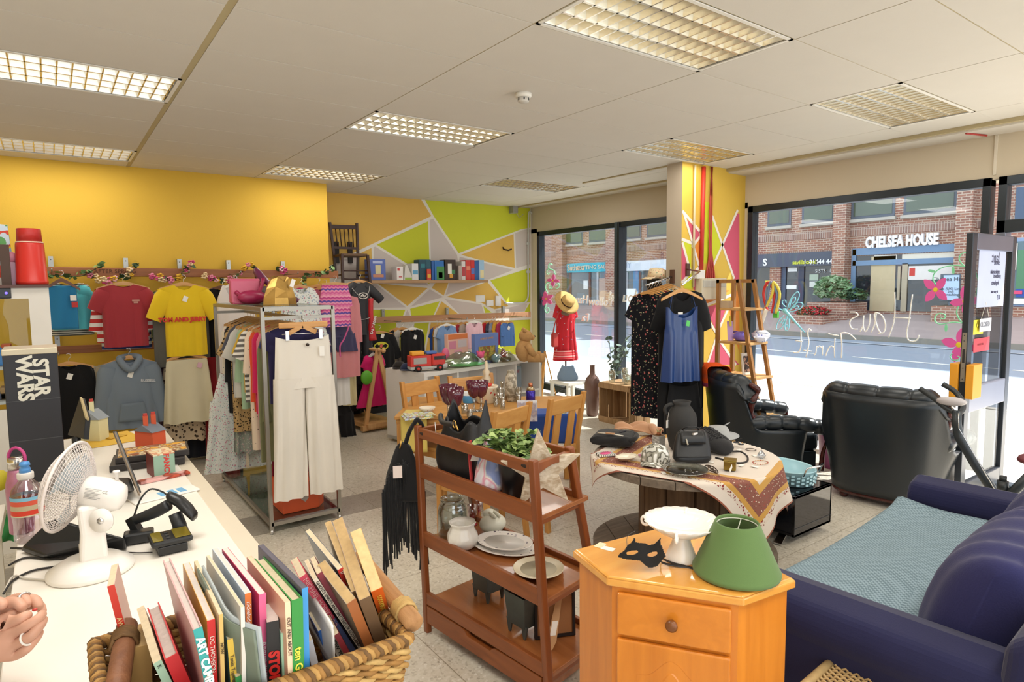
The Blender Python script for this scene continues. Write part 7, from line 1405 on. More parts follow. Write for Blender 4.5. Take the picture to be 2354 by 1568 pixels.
# ---- electrics on the painted wall
GYP = plain('cfd0cb',.5)
c = lambda x,y: aty(x,y,YM-.02)
o = empty('cable_conduit',c(1215,600)); tag(o,'grey white conduit pipe bending down the corner of the painted wall','conduit'); MB().tube(smooth_path([c(1224,492),c(1217,487),c(1215,500),c(1214,560),c(1214,640),c(1214,680),c(1208,694),c(1195,697),c(1160,697)],5),.014,GYP,8).done('pipe',o)
for y in (560,625): MB().box(c(1214,y)-Vector((.03,.01,.02)),c(1214,y)+Vector((.03,.015,.02)),GYP).done('clip',o)
for (x0,x1,y0,y1),l in zip(((1118,1133,690,703),(1139,1150,680,703),(1095,1116,679,694)),('white double socket box on the painted wall','tall white switch box right of the double socket','white paper notice left of the double socket')):
    a,b = c(x0,y0),c(x1,y1); o = MB().box((a.x,YM-.04 if x0 != 1095 else YM-.006,b.z),(b.x,YM,a.z),plain('eeeeea',.4)).done('socket' if x0 != 1095 else 'paper_notice',None,bev=.003); tag(o,l,'socket' if x0 != 1095 else 'notice')
a = c(1177,482); o = MB().box((a.x-.045,YM-.12,a.z-.06),(a.x+.045,YM,a.z+.05),plain('9a9a94',.5)).done('junction_box',None,bev=.004); tag(o,'grey junction box high in the corner of the painted wall','junction box'); MB().tube([(a.x+.05,YM-.05,a.z-.02),(a.x+.13,YM-.03,a.z-.12),(a.x+.22,YM-.02,a.z-.06)],.004,GYP,5).done('cable',o)
a = c(1158,573); o = MB().tube([a+Vector((0,.02,.03)),a,a+Vector((.03,-.08,-.02)),a+Vector((.08,-.1,.0))],.012,plain('3a2418',.5),8).done('wall_hook'); tag(o,'small dark hook on the orange painted triangle','hook')
# ---- pillar pipes and boxes
pf = lambda x,y,d=.02: aty(x,y,YP-d)
def pipe(pts,r,m,lab,nm): o = MB().tube(pts,r,m,8).done(nm); tag(o,lab,'pipe')
pipe([pf(1598,380),pf(1596,500),pf(1594,660)],.011,plain('d9c9a5',.5),'thin cream pipe running down the painted pillar','wall_pipe'); pipe([pf(1618,383),pf(1615,500),pf(1612,620)],.022,plain('c9372a',.45),'thick red pipe running down the painted pillar','wall_pipe')
RC = plain('b23a30',.45); o = empty('cable_bundle',pf(1636,500)); tag(o,'dark red cables fanning out above the fuse box on the pillar','cable')
for k in range(5): MB().tube(smooth_path([pf(1637-2*(k % 2)+1,383),pf(1633+(k % 2)*4,450),pf(1631+(k % 2)*4,540),pf(1630+k*1.8,590),pf(1625+k*4,625),pf(1624+k*4.5,640)],4),[.008]*16+[.011]*5,RC,6).done('cable',o)
a,b = pf(1612,640,.08),pf(1652,688,.08); o = empty('fuse_box',(a.x,YP,b.z)); tag(o,'cream fuse box with a pale flap low on the painted pillar','fuse box'); MB().box((a.x,YP-.09,b.z),(b.x+.12,YP-.003,a.z),plain('d8ccb2',.5)).done('case',o,bev=.004); MB().box((a.x+.02,YP-.097,b.z+.13),(b.x+.1,YP-.09,a.z-.02),plain('c3c0b4',.3)).done('flap',o,bev=.004)
a,b = pf(1604,621,.06),pf(1621,641,.06); o = MB().box((a.x,YP-.06,b.z),(b.x,YP-.003,a.z),plain('efece6',.4)).done('switch_box',None,bev=.004); tag(o,'small white switch box at the end of the red pipe','switch')
# ---- ladder shelf by the big window
LW = wood('a0713f','875a2e','z',1.2,.45,.05); LWX = wood('cfa267','b98a50','x',1.2,.45,.05); X0_,X1_ = 5.58,5.84; ls = empty('ladder_shelf',(5.8,3.85,0)); tag(ls,'wooden A frame ladder shelf beside the painted pillar','shelf')
yl,yr0,yr1 = 4.05,3.82,3.50
def ly(z): return yr0+(yr1-yr0)*(1.75-z)/1.75*1.1
for X in (X0_,X1_):
    MB().bar((X,yl,0),(X,yl,1.75),.035,.035,LW,(1,0,0)).done('leg',ls); MB().bar((X,ly(0),0),(X,yr0,1.75),.035,.035,LW,(1,0,0)).done('leg',ls); MB().bar((X,yl+.015,1.735),(X,yr0-.015,1.735),.035,.035,LW).done('top_bar',ls)
SZ = (1.45,1.11,.77,.40)
for z in SZ: MB().box((X0_-.01,ly(z)-.03,z-.012),(X1_+.03,yl-.02,z+.012),LWX).done('shelf',ls,bev=.002)
def lsp(px,py,z): return atz(px,py,z)
z = SZ[1]+.013; PUT = plain('7a68c9',.3,var=.1); p = Vector((5.72,3.86,z)); o = empty('purple_teapot',p); tag(o,'purple glazed teapot on the middle of the ladder shelf','teapot'); MB().lathe([(.05,0),(.085,.03),(.08,.07),(.05,.095),(0,.1)],PUT,p,20).done('body',o); MB().tube(bez(p+Vector((0,.07,.03)),p+Vector((0,.13,.03)),p+Vector((0,.13,.11)),p+Vector((0,.05,.09)),8),.01,PUT,8).done('handle',o)
p = Vector((5.85,3.73,z)); o = empty('soup_bowl',p); tag(o,'blue patterned white lidded bowl right of the purple teapot','bowl'); BWW = spots('d9d9e2',['7f86b5'],30.,.25); MB().lathe([(.05,0),(.085,.04),(.09,.075),(.085,.08),(0,.08)],BWW,p,24).done('bowl',o); MB().lathe([(.085,.08),(.05,.11),(.012,.115),(.014,.13),(0,.133)],BWW,p,24).done('lid',o)
p = Vector((5.74,3.66,z)); o = empty('small_dish',p); tag(o,'white dish with grey branches in front of the lidded bowl','dish'); MB().lathe([(.045,0),(.07,.05),(.066,.05),(.04,.008),(0,.006)],BWW,p,24,cap=False).done('dish',o)
p = Vector((5.66,3.95,z)); o = empty('purple_card',p); tag(o,'tall lilac card with a yellow ribbon leaning on the ladder shelf','card'); MB().bar(p+Vector((0,0,0)),p+Vector((.02,.03,.2)),.06,.004,plain('cfa9e0',.5)).done('card',o); MB().bar(p+Vector((-.005,.0,.15)),p+Vector((.01,.02,.25)),.02,.004,plain('e3cf3a',.5)).done('ribbon',o)
z = SZ[2]+.013; p = Vector((5.72,3.78,z)); o = empty('picture_frame',p); tag(o,'white framed dark portrait picture on the lower ladder shelf','picture'); f_ = Vector((.60,-.8,0)); MB().prism([(-.085,0),(.085,0),(.085,.22),(-.085,.22)],(0,.012,.0),plain('e9e4da',.4),p,(.8,-.1,0),(0,.12,1)).done('frame',o); MB().prism([(-.06,.03),(.06,.03),(.06,.19),(-.06,.19)],(0,-.001,0),blotch(['2a2422','3a302c','c99a80','4a3a34'],22.,.4,1.,'LINEAR'),p+Vector((0,-.003,0)),(.8,-.1,0),(0,.12,1)).done('picture',o)
z = SZ[0]+.013; p = Vector((5.62,3.99,z)); o = MB().box(p+Vector((-.03,-.05,0)),p+Vector((.05,.05,.07)),plain('c3ab8c',.6)).done('wooden_block'); tag(o,'small beige wooden block on the top ladder shelf','block')
p = Vector((6.04,3.78,1.72)); o = empty('rope_toy',p); tag(o,'red, grey and yellow skipping rope hanging on the ladder shelf','rope')
for k,c_ in enumerate(('c9352f','6f86a5','e3cf55')): MB().tube(smooth_path([p+Vector((0,.02*k,-.3)),p+Vector((.0,.05-.05*k,-.12)),p+Vector((0,-.03*k,0)),p+Vector((.02,-.06-.03*k,-.12)),p+Vector((.02,-.04-.02*k,-.32))],5),.014,plain(c_,.6),8).done('strand',o)
MB().cyl(p+Vector((-.02,.0,-.28)),p+Vector((-.06,.03,-.42)),.022,plain('e6dccb',.5),12).done('handle',o); MB().box(p+Vector((.02,-.1,-.37)),p+Vector((.05,-.05,-.3)),plain('4fae3a',.5)).done('green_tag',o)
# yellow hi-vis sheet behind the left armchair
o = MB(); o.grid(lambda u,v: Vector((5.0+.22*u+.03*v*u,4.0+.05*u,.62-.62*v+.0))+Vector((.02*sin(8*u),.02*cos(9*u),0)),12,8,plain('e9e93a',.6)); o = o.done('yellow_sheet',None,solid=.006); tag(o,'bright yellow sheet standing behind the left armchair','sheet')
# ---- mannequin in a red dress with a straw hat
mp_ = Vector((5.98,6.92,0)); mq = empty('dress_form',mp_); tag(mq,'dressmaker stand wearing a red dress by the left window','mannequin'); DKM = plain('2a2a2c',.4)
MB().cyl(mp_+Vector((0,0,.12)),mp_+Vector((0,0,.75)),.013,DKM,10).done('pole',mq)
for k in range(3): a = k*2.1+.4; MB().tube(bez(mp_+Vector((0,0,.22)),mp_+Vector((.1*cos(a),.1*sin(a),.22)),mp_+Vector((.22*cos(a),.22*sin(a),.06)),mp_+Vector((.3*cos(a),.3*sin(a),.012)),8),.012,DKM,8).done('leg',mq)
MB().lathe([(.10,.95),(.13,1.0),(.11,1.12),(.13,1.3),(.12,1.4),(.05,1.46),(.045,1.54),(0,1.55)],plain('8a7a6a',.8),mp_,24,sy=.7).done('torso',mq)
RDR = spots('d0323c',['8f86b8','d8d0d8'],15.,.14); P = mp_+Vector((0,0,1.47)); garment('red short sleeve dress with lilac flowers on the dressmaker stand',P,RDR,name='dress',rz=radians(-20),w=.165,waist=.13,hw=.19,L=.84,sh=.155,sl=.18,sr=.065,sa=16,d=.115,fold=.016,fn=6.,hang=False,nk=.06,nd=.05)
b = MB(); b.loft([[P+Vector((k_*cos(a),k2*sin(a),z)) for a in [2*pi*i/40 for i in range(40)]] for k_,k2,z in ((.186,.128,-.69),(.192,.132,-.74),(.198,.136,-.81))],stripes(['e8a5a0','d0323c','e06a6a','d0323c'],.018,'z'),cap=False); b.done('border_print',bpy.data.objects[[o.name for o in bpy.data.objects if o.get('label','').startswith('red short sleeve dress with lilac')][0]],recalc=False)
HS = plain('d9b06a',.8,var=.2,vs=60.,bump=.4,bs=120.); hp = aty(1303,695,6.80); A_ = Euler((.95,-.25,.1)).to_matrix(); h_ = empty('straw_hat',(0,0,0)); tag(h_,'wide brim straw hat with black band on top of the red dress','hat'); MB().lathe([(.185,-.008),(.19,0),(.15,.006),(.098,.008),(.094,.06),(.085,.09),(.05,.102),(0,.104)],HS,(0,0,0),36).done('hat',h_); MB().lathe([(.099,.012),(.0985,.032)],plain('3a2420',.6),(0,0,0),36,cap=False).done('band',h_); h_.location = hp; h_.rotation_euler = A_.to_euler()
p = aty(1275,780,6.86); o = empty('red_bag',p); tag(o,'small red shoulder bag hanging beside the red dress','bag'); MB().box(p+Vector((-.05,-.03,-.11)),p+Vector((.05,.03,.09)),plain('b83a34',.5)).done('body',o,bev=.02); MB().tube(bez(p+Vector((-.03,0,.08)),p+Vector((0,0,.25)),p+Vector((.05,0,.3)),p+Vector((.09,0,.4)),8),.008,plain('b83a34',.5),6).done('strap',o)
# denim bag, easel, low table by the window
p = Vector((5.62,6.95,0)); o = empty('display_easel',p); tag(o,'thin wooden easel frame behind the right end of the toy shelf','easel')
for a,b in (((-.12,-.05,0),(0,0,.78)),((.16,-.1,0),(0,0,.78)),((.05,.25,0),(0,0,.78))): MB().bar(p+Vector(a),p+Vector(b),.025,.015,OAK).done('leg',o)
p = Vector((5.75,6.55,0)); o = empty('low_stand',p); tag(o,'white low display stand near the left window','stand'); MB().box(p+Vector((-.22,-.2,.36)),p+Vector((.22,.2,.4)),WHITE).done('top',o,bev=.004)
for sx in (-.19,.19):
    for sy in (-.17,.17): MB().box(p+Vector((sx-.02,sy-.02,0)),p+Vector((sx+.02,sy+.02,.36)),WHITE).done('leg',o)
p = Vector((5.72,6.58,.401)); o = empty('denim_bag',p); tag(o,'pale blue denim bag on the white low stand','bag'); slouch('b',p,.26,.16,.2,fabric('7f93a8','5f7388'),'',Vector((.8,-.6,0)),12,.6,.05).done('body',o)
# crate with glassware, vase and stems
CT = wood('b8946a','8d6b48','z',1.4,.8,.3,'c9a880'); cx0,cx1,cy0,cy1,cz = 5.50,5.88,5.21,5.74,.50; cr_ = empty('wooden_crate',(5.69,5.48,0)); tag(cr_,'weathered slatted wooden crate standing on end by the window','crate')
for y in (cy0,cy1-.02):
    for k in range(3): x = cx0+.01+k*.125; MB().box((x,y,.0),(x+.11,y+.02,cz),CT).done('slat',cr_)
for k in range(4): y = cy0+.03+k*.125; MB().box((cx1-.018,y,0),(cx1,y+.11,cz),CT).done('slat',cr_)
MB().box((cx0,cy0+.02,cz-.02),(cx1-.02,cy1-.02,cz),CT).done('end_board',cr_); MB().box((cx0,cy0+.02,0),(cx1-.02,cy1-.02,.02),CT).done('end_board',cr_)
for z in (.02,cz-.07): MB().box((cx0-.002,cy0+.0,z),(cx0+.02,cy1,z+.05),CT).done('batten',cr_)
p = Vector((5.66,6.02,0)); o = empty('floor_vase',p); tag(o,'tall brown floor vase beside the wooden crate','vase'); MB().lathe([(.06,0),(.075,.02),(.10,.3),(.105,.42),(.08,.5),(.035,.55),(.032,.66),(.04,.67),(.03,.67),(.028,.56),(0,.5)],plain('7d5f55',.35,var=.2),p,28,cap=False).done('vase',o)
for k,(x,y,r,h,l) in enumerate(((5.62,5.62,.05,.14,'left'),(5.72,5.5,.045,.18,'middle'),(5.62,5.36,.06,.12,'right'))): o = empty('glass_vase',(x,y,cz)); tag(o,f'clear glass vase on the wooden crate, {l} of three','vase'); MB().lathe([(r*.7,.001),(r,h*.6),(r*.8,h),(r*.74,h),(r*.9,h*.6),(0,.01)],GLS,(x,y,cz),20,cap=False).done('vase',o)
p = Vector((5.95,5.95,0)); o = empty('potted_stems',p); tag(o,'tall grey green eucalyptus stems in a white pot behind the crate','plant'); MB().lathe([(.07,0),(.09,.2),(.08,.2),(0,.18)],WHITE,p,20).done('pot',o); b,l = MB(),MB(); R = random.Random(3); EG = [plain('5f7468',.6),plain('75897d',.6)]
for k in range(5):
    pts = bez(p+Vector((0,0,.18)),p+Vector((0,0,.55)),p+Vector((R.uniform(-.1,.1),R.uniform(-.25,.15),.8)),p+Vector((R.uniform(-.15,.1),R.uniform(-.35,.25),R.uniform(.85,1.15))),10); b.tube(pts,.004,EG[0],5)
    for q in pts[3:]:
        for s in (-1,1): e = Euler((R.uniform(-1,1),R.uniform(-1,1),R.uniform(0,6))).to_matrix(); l.add([q+e@Vector((.035+.032*cos(t),.028*sin(t),0)) for t in [2*pi*i/8 for i in range(8)]],[tuple(range(8))],R.choice(EG),True)
b.done('stems',o); l.done('leaves',o,recalc=False)
# bucket hat on the arm end by the pillar
p = aty(1510,640,4.55); h_ = empty('bucket_hat',(0,0,0)); tag(h_,'cream floral cap hung on top of the pillar hanging arm','hat'); FHT = spots('e0cba5',['c98a6a','9aa58a','cfa0a0'],26.,.26); MB().lathe([(.10,0),(.098,.05),(.085,.095),(.04,.108),(0,.11)],FHT,(0,0,0),28).done('crown',h_); b = MB(); b.grid(lambda u,v: Vector((-.085-.10*v*(1-.5*(2*u-1)**2),(u-.5)*.18*(1-.15*v),.006-.03*v)),8,6,FHT); b.done('peak',h_,solid=.005); h_.location = p; h_.rotation_euler = (0,.1,radians(-10))
o = MB().box(p+Vector((-.1,.02,-.13)),p+Vector((.1,.05,-.005)),plain('1c1a1a',.6)).done('display_block'); tag(o,'black block supporting the floral cap by the pillar','block')
# ---- paint on the window glass
GX = XW+.026; gp = lambda x,y: atx(x,y,GX)
def g1(x,y): return gp(1700+x/3.136,400+y/3.136)
def g2(x,y): return gp(1250+x/4.9,540+y/4.9)
WP,GPn,PKP,BLP,YLP = (plain(c,.5,var=0.) for c in ('fbfaf3','8fe8b5','f266b4','8fdcf2','f2d83a'))
def strokes(nm,lab,cat,lst,m,G,r=.006,flat=True):
    o = empty(nm,G(*lst[0][0])); tag(o,lab,cat)
    for pts in lst: b = MB(); b.tube(smooth_path([G(*p) for p in pts],4),r,m,6); b.done('brush_stroke',o)
    return o
strokes('painted_lettering','white painted mirrored word Haus on the big shop window','lettering',[[(1247,868),(1235,960),(1222,1060),(1206,1140),(1215,1192),(1248,1207),(1280,1195),(1295,1163)],[(1118,852),(1120,960),(1112,1070),(1075,1178)],[(1112,1035),(1232,1040)],[(1000,1150),(1040,1140),(1052,1085),(1030,1025),(995,1002),(972,1012),(985,1075),(1000,1120),(1018,1146)],[(985,1005),(975,1080),(950,1142)],[(942,1012),(935,1085),(908,1136),(892,1095),(896,1020)],[(892,1090),(870,1138)],[(795,996),(838,998),(852,1022),(808,1045),(794,1078),(812,1115),(850,1118)]],WP,g1,.0055)
strokes('painted_lettering','white painted mirrored word Thrift on the big shop window','lettering',[[(730,1145),(738,1240),(735,1328)],[(838,1194),(800,1158),(755,1142),(728,1150)],[(640,1152),(678,1160),(716,1165)],[(688,1185),(684,1260),(686,1325)],[(686,1255),(660,1240),(640,1262),(620,1312)],[(600,1238),(598,1308)],[(600,1258),(575,1240),(565,1252)],[(556,1240),(550,1290),(536,1308)],[(517,1128),(500,1115),(492,1150),(500,1220),(480,1322)],[(462,1272),(522,1278)],[(442,1122),(444,1230),(428,1282),(390,1287)],[(405,1202),(452,1206)]],WP,g1,.0055)
o = strokes('painted_dragonfly','pale blue painted dragonfly on the left of the big shop window','painting',[[(335,960),(310,935),(310,915),(330,912),(335,930)],[(310,985),(278,968),(265,990),(280,1002),(290,990)],[(345,975),(370,900),(415,850),(430,880),(400,945),(355,985)],[(360,965),(375,905),(400,888),(400,915),(380,935)],[(355,990),(410,930),(455,935),(440,970),(385,990),(360,992)],[(385,965),(415,950),(425,965),(400,975)],[(320,1020),(280,1060),(265,1115),(300,1110),(335,1050),(340,1025)],[(290,1080),(310,1050),(325,1050),(305,1085)],[(345,1030),(325,1090),(335,1130),(355,1105),(355,1030)],[(340,1085),(338,1105),(348,1090)]],BLP,g1,.005)
b = MB(); b.tube([g1(325,985),g1(345,1005),g1(400,1065),g1(472,1145)],[.022,.018,.012,.005],BLP,8).ball(g1(325,985),(.006,.028,.028),BLP,12); b.done('body',o)
def flower(G,c,r,rot,k=4,lab='',m=PKP):
    o = empty('painted_flower',G(*c)); tag(o,lab,'painting','pink painted flowers on the glass')
    for i in range(k):
        a = rot+2*pi*i/k; pts = []
        for t in range(17): u = t/16; w = sin(pi*min(1,u*1.0))**.8; pts.append((u,w))
        L = [(c[0]+r*u*cos(a)-w*r*.26*sin(a),c[1]+r*u*sin(a)+w*r*.26*cos(a)) for u,w in pts]+[(c[0]+r*u*cos(a)+w*r*.26*sin(a),c[1]+r*u*sin(a)-w*r*.26*cos(a)) for u,w in reversed(pts[1:-1])]
        b = MB(); b.prism([(0,0)],(0,0,0),m) if False else None; q = [G(*p) for p in L]; n = len(q); b.add(q+[p+Vector((.002,0,0)) for p in q],[list(range(n)),list(range(2*n-1,n-1,-1))]+[(i_,(i_+1) % n,(i_+1) % n+n,i_+n) for i_ in range(n)],m); b.done('petal',o)
    q = G(*c); MB().ball(q,(.003,r*.00018,r*.00018),YLP,12).done('centre',o)
flower(g1,(1412,835),112,-.85,4,'pink four petal flower painted beside the notice board across the road'); flower(g1,(1625,920),112,-.1-pi/2,4,'pink flower painted half behind the door edge, middle one'); flower(g1,(1580,1232),130,-pi/2+.25,4,'lowest pink flower painted left of the door edge')
VG = [[(1640,565),(1600,575),(1583,610),(1600,645),(1640,680)],[(1640,672),(1560,660),(1470,672),(1410,710),(1395,755),(1415,800)],[(1700,700),(1722,780),(1705,870)],[(1580,950),(1565,1000),(1590,1055),(1625,1075)],[(1620,1078),(1540,1068),(1450,1083),(1410,1060),(1415,1020),(1450,1005),(1485,1020),(1470,1045),(1450,1040)],[(1535,1295),(1518,1315),(1535,1340),(1575,1340),(1585,1320),(1570,1315)]]
o = strokes('painted_vine','mint green painted vine with curls on the right of the big window','painting',VG,GPn,g1,.005)
for x,y,a in ((1540,695,1.5),(1385,700,.2),(1488,1110,1.6)): L = [(x+28*u*cos(a)-.9*12*w*sin(a),y+28*u*sin(a)+.9*12*w*cos(a)) for u,w in [(cos(t),sin(t)) for t in [2*pi*i/14 for i in range(14)]]]; q = [g1(*p) for p in L]; MB().add(q+[p+Vector((.002,0,0)) for p in q],[list(range(14)),list(range(27,13,-1))],GPn).done('leaf',o)
flower(g2,(103,515),72,-pi/2+.1,4,'small pink flower painted at the upper left of the far window'); flower(g2,(25,720),85,-pi/2-.2,5,'larger pink flower painted at the left edge of the far window')
o = strokes('painted_vine','mint green painted vine with curls at the left of the far window','painting',[[(90,340),(70,320),(52,345),(60,380),(110,400),(130,450)],[(110,400),(50,385),(32,420),(45,445),(60,425)],[(85,530),(30,545),(20,600),(45,660)],[(130,560),(165,545),(170,580),(140,605)],[(60,560),(60,600),(85,600),(90,570)],[(25,780),(10,840),(35,880),(55,850),(45,820),(20,830)]],GPn,g2,.006)
def mtext(s,size,px,py,G,lab): c = G(px,py); o = text(s,size,WP,None,'painted_lettering',c,(0,-1,0),(0,0,1),.0008,.0015,mirror=True,shear=-.2); tag(o,lab,'lettering')
mtext('Re-Housed',.20,990,705,g2,'white painted mirrored words above the road right of the window post'); mtext('Follow',.17,625,755,g2,'white painted mirrored word Follow left of the window post'); mtext('Haus on',.17,340,730,g2,'white painted mirrored words behind the straw hat'); mtext('Fa',.17,460,935,g2,'white painted mirrored letters right of the red dress')
# ---- notices and a painted reflected sign on the open door
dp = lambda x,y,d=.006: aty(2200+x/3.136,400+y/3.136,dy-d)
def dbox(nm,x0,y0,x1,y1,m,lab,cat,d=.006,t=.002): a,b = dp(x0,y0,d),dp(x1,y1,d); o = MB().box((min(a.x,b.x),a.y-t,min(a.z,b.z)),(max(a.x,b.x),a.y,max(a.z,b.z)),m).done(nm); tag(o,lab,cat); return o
o = dbox('door_reflection',162,520,330,950,plain('b9c4e2',.4),'pale blue reflected sign painted on the glass of the open shop door','reflection'); DB = plain('3d3f5a',.5)  # shop sign reflected in the glass, painted as a flat panel
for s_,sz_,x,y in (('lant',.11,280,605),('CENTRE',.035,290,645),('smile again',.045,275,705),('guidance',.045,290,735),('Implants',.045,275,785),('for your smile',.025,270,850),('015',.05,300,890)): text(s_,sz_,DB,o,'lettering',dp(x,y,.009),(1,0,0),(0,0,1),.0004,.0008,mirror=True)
o = dbox('closed_sign',165,1045,242,1128,plain('d9dce6',.5),'white CLOSED sign hanging on strings inside the open door','sign',.03); text('CLOSED',.05,plain('8a8f9a',.5),o,'lettering',dp(204,1085,.034),(1,0,0),(0,0,1),.0005,.001); MB().tube([dp(175,1045,.03),dp(210,925,.03),dp(232,1045,.03)],.0015,plain('e9e6dc',.6),5).done('string',o)
o = dbox('warning_sign',120,1055,185,1150,plain('e8d83a',.5),'yellow warning sign with a triangle behind the door edge','sign',.014); a = dp(148,1085,.017); MB().prism([(-.03,-.02),(.03,-.02),(0,.03)],(0,-.001,0),plain('3a3520',.5),a).prism([(-.022,-.015),(.022,-.015),(0,.022)],(0,-.001,0),plain('e8d83a',.5),a+Vector((0,-.0012,0))).done('triangle',o)
o = dbox('red_sign',120,1190,228,1268,plain('c23a48',.5),'red sign plate low on the glass of the open door','sign',.01); text('PLEASE PULL',.022,plain('8f2a38',.5),o,'lettering',dp(170,1228,.013),(1,0,0),(0,0,1),.0004)
# ================================================================ sales counter, till things, books, person
ZK = .90; CT_ = plain('efe9df',.35,var=.02); CE_ = plain('d8cdb9',.45,var=.03)
def atd(x,y,d): return CAM+ray(x,y)*(d/FPX)
k_ = empty('sales_counter',(.18,2.4,0)); tag(k_,'long white sales counter running along the left of the shop','counter')
MB().box((-.135,.55,ZK-.03),(.435,4.22,ZK),CT_).done('worktop',k_,bev=.003); MB().box((.435,.55,ZK-.032),(.498,4.22,ZK-.004),CE_).done('edge_strip',k_,bev=.004)
MB().box((-.10,.6,0),(.47,4.18,ZK-.03),plain('dcd6cb',.6)).done('carcass',k_)
zk = ZK+.001
def kc(x,y,dz=0.): return atz(x,y,zk+dz)
def kbox(nm,x,y,w,d,h,m,lab,cat,rz=0.,dz=0.,par=None,bev=.002):
    p = kc(x,y,dz); b = MB(); b.box((p.x-w/2,p.y-d/2,p.z),(p.x+w/2,p.y+d/2,p.z+h),m,Rz(rz),p+Vector((0,0,h/2))); o = b.done(nm,par,bev=bev)
    if lab: tag(o,lab,cat)
    return o,p
# ---- desk fan
FW = plain('f0ece6',.3,var=.02); FC = plain('e9dfda',.35); f = empty('desk_fan',kc(208,1320)); tag(f,'white desk fan with round wire cage on the sales counter','fan')
bc = kc(210,1312); MB().lathe([(.108,0),(.11,.004),(.109,.014),(.075,.036),(.05,.042),(0,.043)],FW,bc,40,sy=1.0).done('base',f)
dF = (bc-CAM).dot(CF); u_,v_ = CR,Vector((0,0,1)); fq = lambda x,y,d=0.: atd(x,y,dF+d)
MB().loft([[bc+Vector((x*k,y*k,z)) + CR*sh_ for x,y in ((-.036,-.03),(.036,-.03),(.036,.03),(-.036,.03))] for k,z,sh_ in ((1,.035,.01),(.85,.12,.012),(.75,.20,.002))],FW,smooth=False).done('column',f,bev=.012,seg=3)
q = fq(235,1196,-.035); MB().cyl(q,q-CF*.008,.034,FW,24).done('pivot_disc',f); MB().cyl(q-CF*.008,q-CF*.011,.009,CH(.3),14).done('pivot_screw',f)
hc = fq(157,1118); ax = (-CR*.965+CU*.20-CF*.16).normalized(); e1 = ax.cross(CU).normalized(); e2 = e1.cross(ax)
if e2.dot(CU) < 0: e2 = -e2
mh = MB(); rg = []
for a,r in ((-.045,.040),(-.05,.047),(-.09,.050),(-.125,.048),(-.15,.036),(-.16,.012)): rg.append([hc+ax*a+e1*r*.95*cos(t)+e2*(r*sin(t)-.008) for t in [2*pi*i/28 for i in range(28)]])
mh.loft(rg,FW); mo = mh.done('motor_housing',f); q = hc-ax*.125+e2*.04; MB().tube([q,q+Vector((0,0,.022)),q+Vector((0,0,.023)),q+Vector((0,0,.028))],[.005,.005,.010,.009],FW,12).done('swing_knob',mo)
lt = plain('8a8884',.5); q = hc-ax*.095-CF*.0485+e2*-.002
for i in range(11): MB().tube([q-ax*-.022+e2*(.02-.004*i),q-ax*(.022-.008*(i % 3))+e2*(.02-.004*i)],.0006,lt,3).done('rating_line',mo) if i < 8 else None
text('CE',.012,lt,mo,'lettering',q-ax*.032+e2*.016-CF*.001,-ax,e2,.0003)
RC_ = .128; W_ = .00085
def cage(u,t,s): return hc+ax*(.052*s*(1-u**2.6))+(e1*cos(t)+e2*sin(t))*RC_*u
for s,nm in ((1,'front_grille'),(-1,'rear_grille')):
    b = MB()
    for k in range(64): t0 = 2*pi*k/64; b.tube([cage(.18+.82*i/9,t0+s*.55*(i/9),s) for i in range(10)],W_,FC,4,cap=False)
    for k in range(16): u = .25+.75*k/16; b.tube([cage(u,2*pi*i/48,s) for i in range(48)],W_*.9,FC,4,cap=False,closed=True)
    b.done(nm,f)
MB().tube([hc+(e1*cos(t)+e2*sin(t))*RC_*1.01 for t in [2*pi*i/64 for i in range(64)]],.0045,FC,8,closed=True).done('rim_band',f)
b = MB(); b.lathe([(.028,0),(.026,.006),(0,.008)],FC,(0,0,0),24); R_ = Matrix((e1,e2,ax)).transposed(); b.v = [hc+ax*.05+R_@p for p in b.v]; b.done('badge',f)
b = MB()
for k in range(3):
    t0 = 2*pi*k/3+.4; b.grid(lambda u,v: hc+ax*(-.012+.03*(v-.5)*(1-.3*u))+(e1*cos(t0+(v-.5)*(1.3))+e2*sin(t0+(v-.5)*1.3))*(.02+.085*u),8,8,plain('c9d4da',.25))
b.cyl(hc-ax*.03,hc+ax*.02,.02,plain('c9d4da',.3),16); b.done('blades',f)
b = MB(); q = kc(190,1291); b.cyl(q+Vector((0,0,.03)),q+Vector((0,0,.055)),.007,FW,12); b.done('speed_button',f)
MB().tube(smooth_path([kc(120,1335,.004),kc(60,1330,.004),kc(30,1325,.004),kc(10,1360,.004)],4),.003,plain('cfc9be',.5),6).done('power_cable',f)
# ---- barcode scanner in its cradle
BKP = plain('1d1e1f',.35,bump=.05); GYP_ = plain('26282a',.45); sc_ = empty('barcode_scanner',kc(370,1250)); tag(sc_,'black handheld barcode scanner resting in its stand','scanner'); dS = (kc(380,1240)-CAM).dot(CF); sq = lambda x,y,d=0.: atd(x,y,dS+d)
MB().tube(smooth_path([sq(303,1197,-.0),sq(330,1188),sq(362,1175),sq(388,1160)],4),[.013,.014,.015,.016,.017,.018,.018,.019,.019,.019,.019,.019,.018],GYP_,14).done('handle',sc_)
hd2 = MB(); rg = []
for px,py,w,h in ((386,1136,.010,.012),(392,1142,.018,.018),(412,1152,.022,.020),(432,1170,.024,.019),(446,1186,.022,.015),(448,1192,.016,.010)): c = sq(px,py); rg.append([c+CF*w*cos(t)+(CU*.8+CR*.45)*h*sin(t) for t in [2*pi*i/18 for i in range(18)]])
hd2.loft(rg,BKP); hd2.done('scan_head',sc_,bev=0)
MB().tube([sq(402,1180),sq(412,1205),sq(416,1225)],[.02,.021,.024],GYP_,14).done('neck',sc_)
MB().bar(sq(300,1190,.0),sq(322,1230,.0),.022,.03,BKP,CF).done('cradle_clip',sc_)
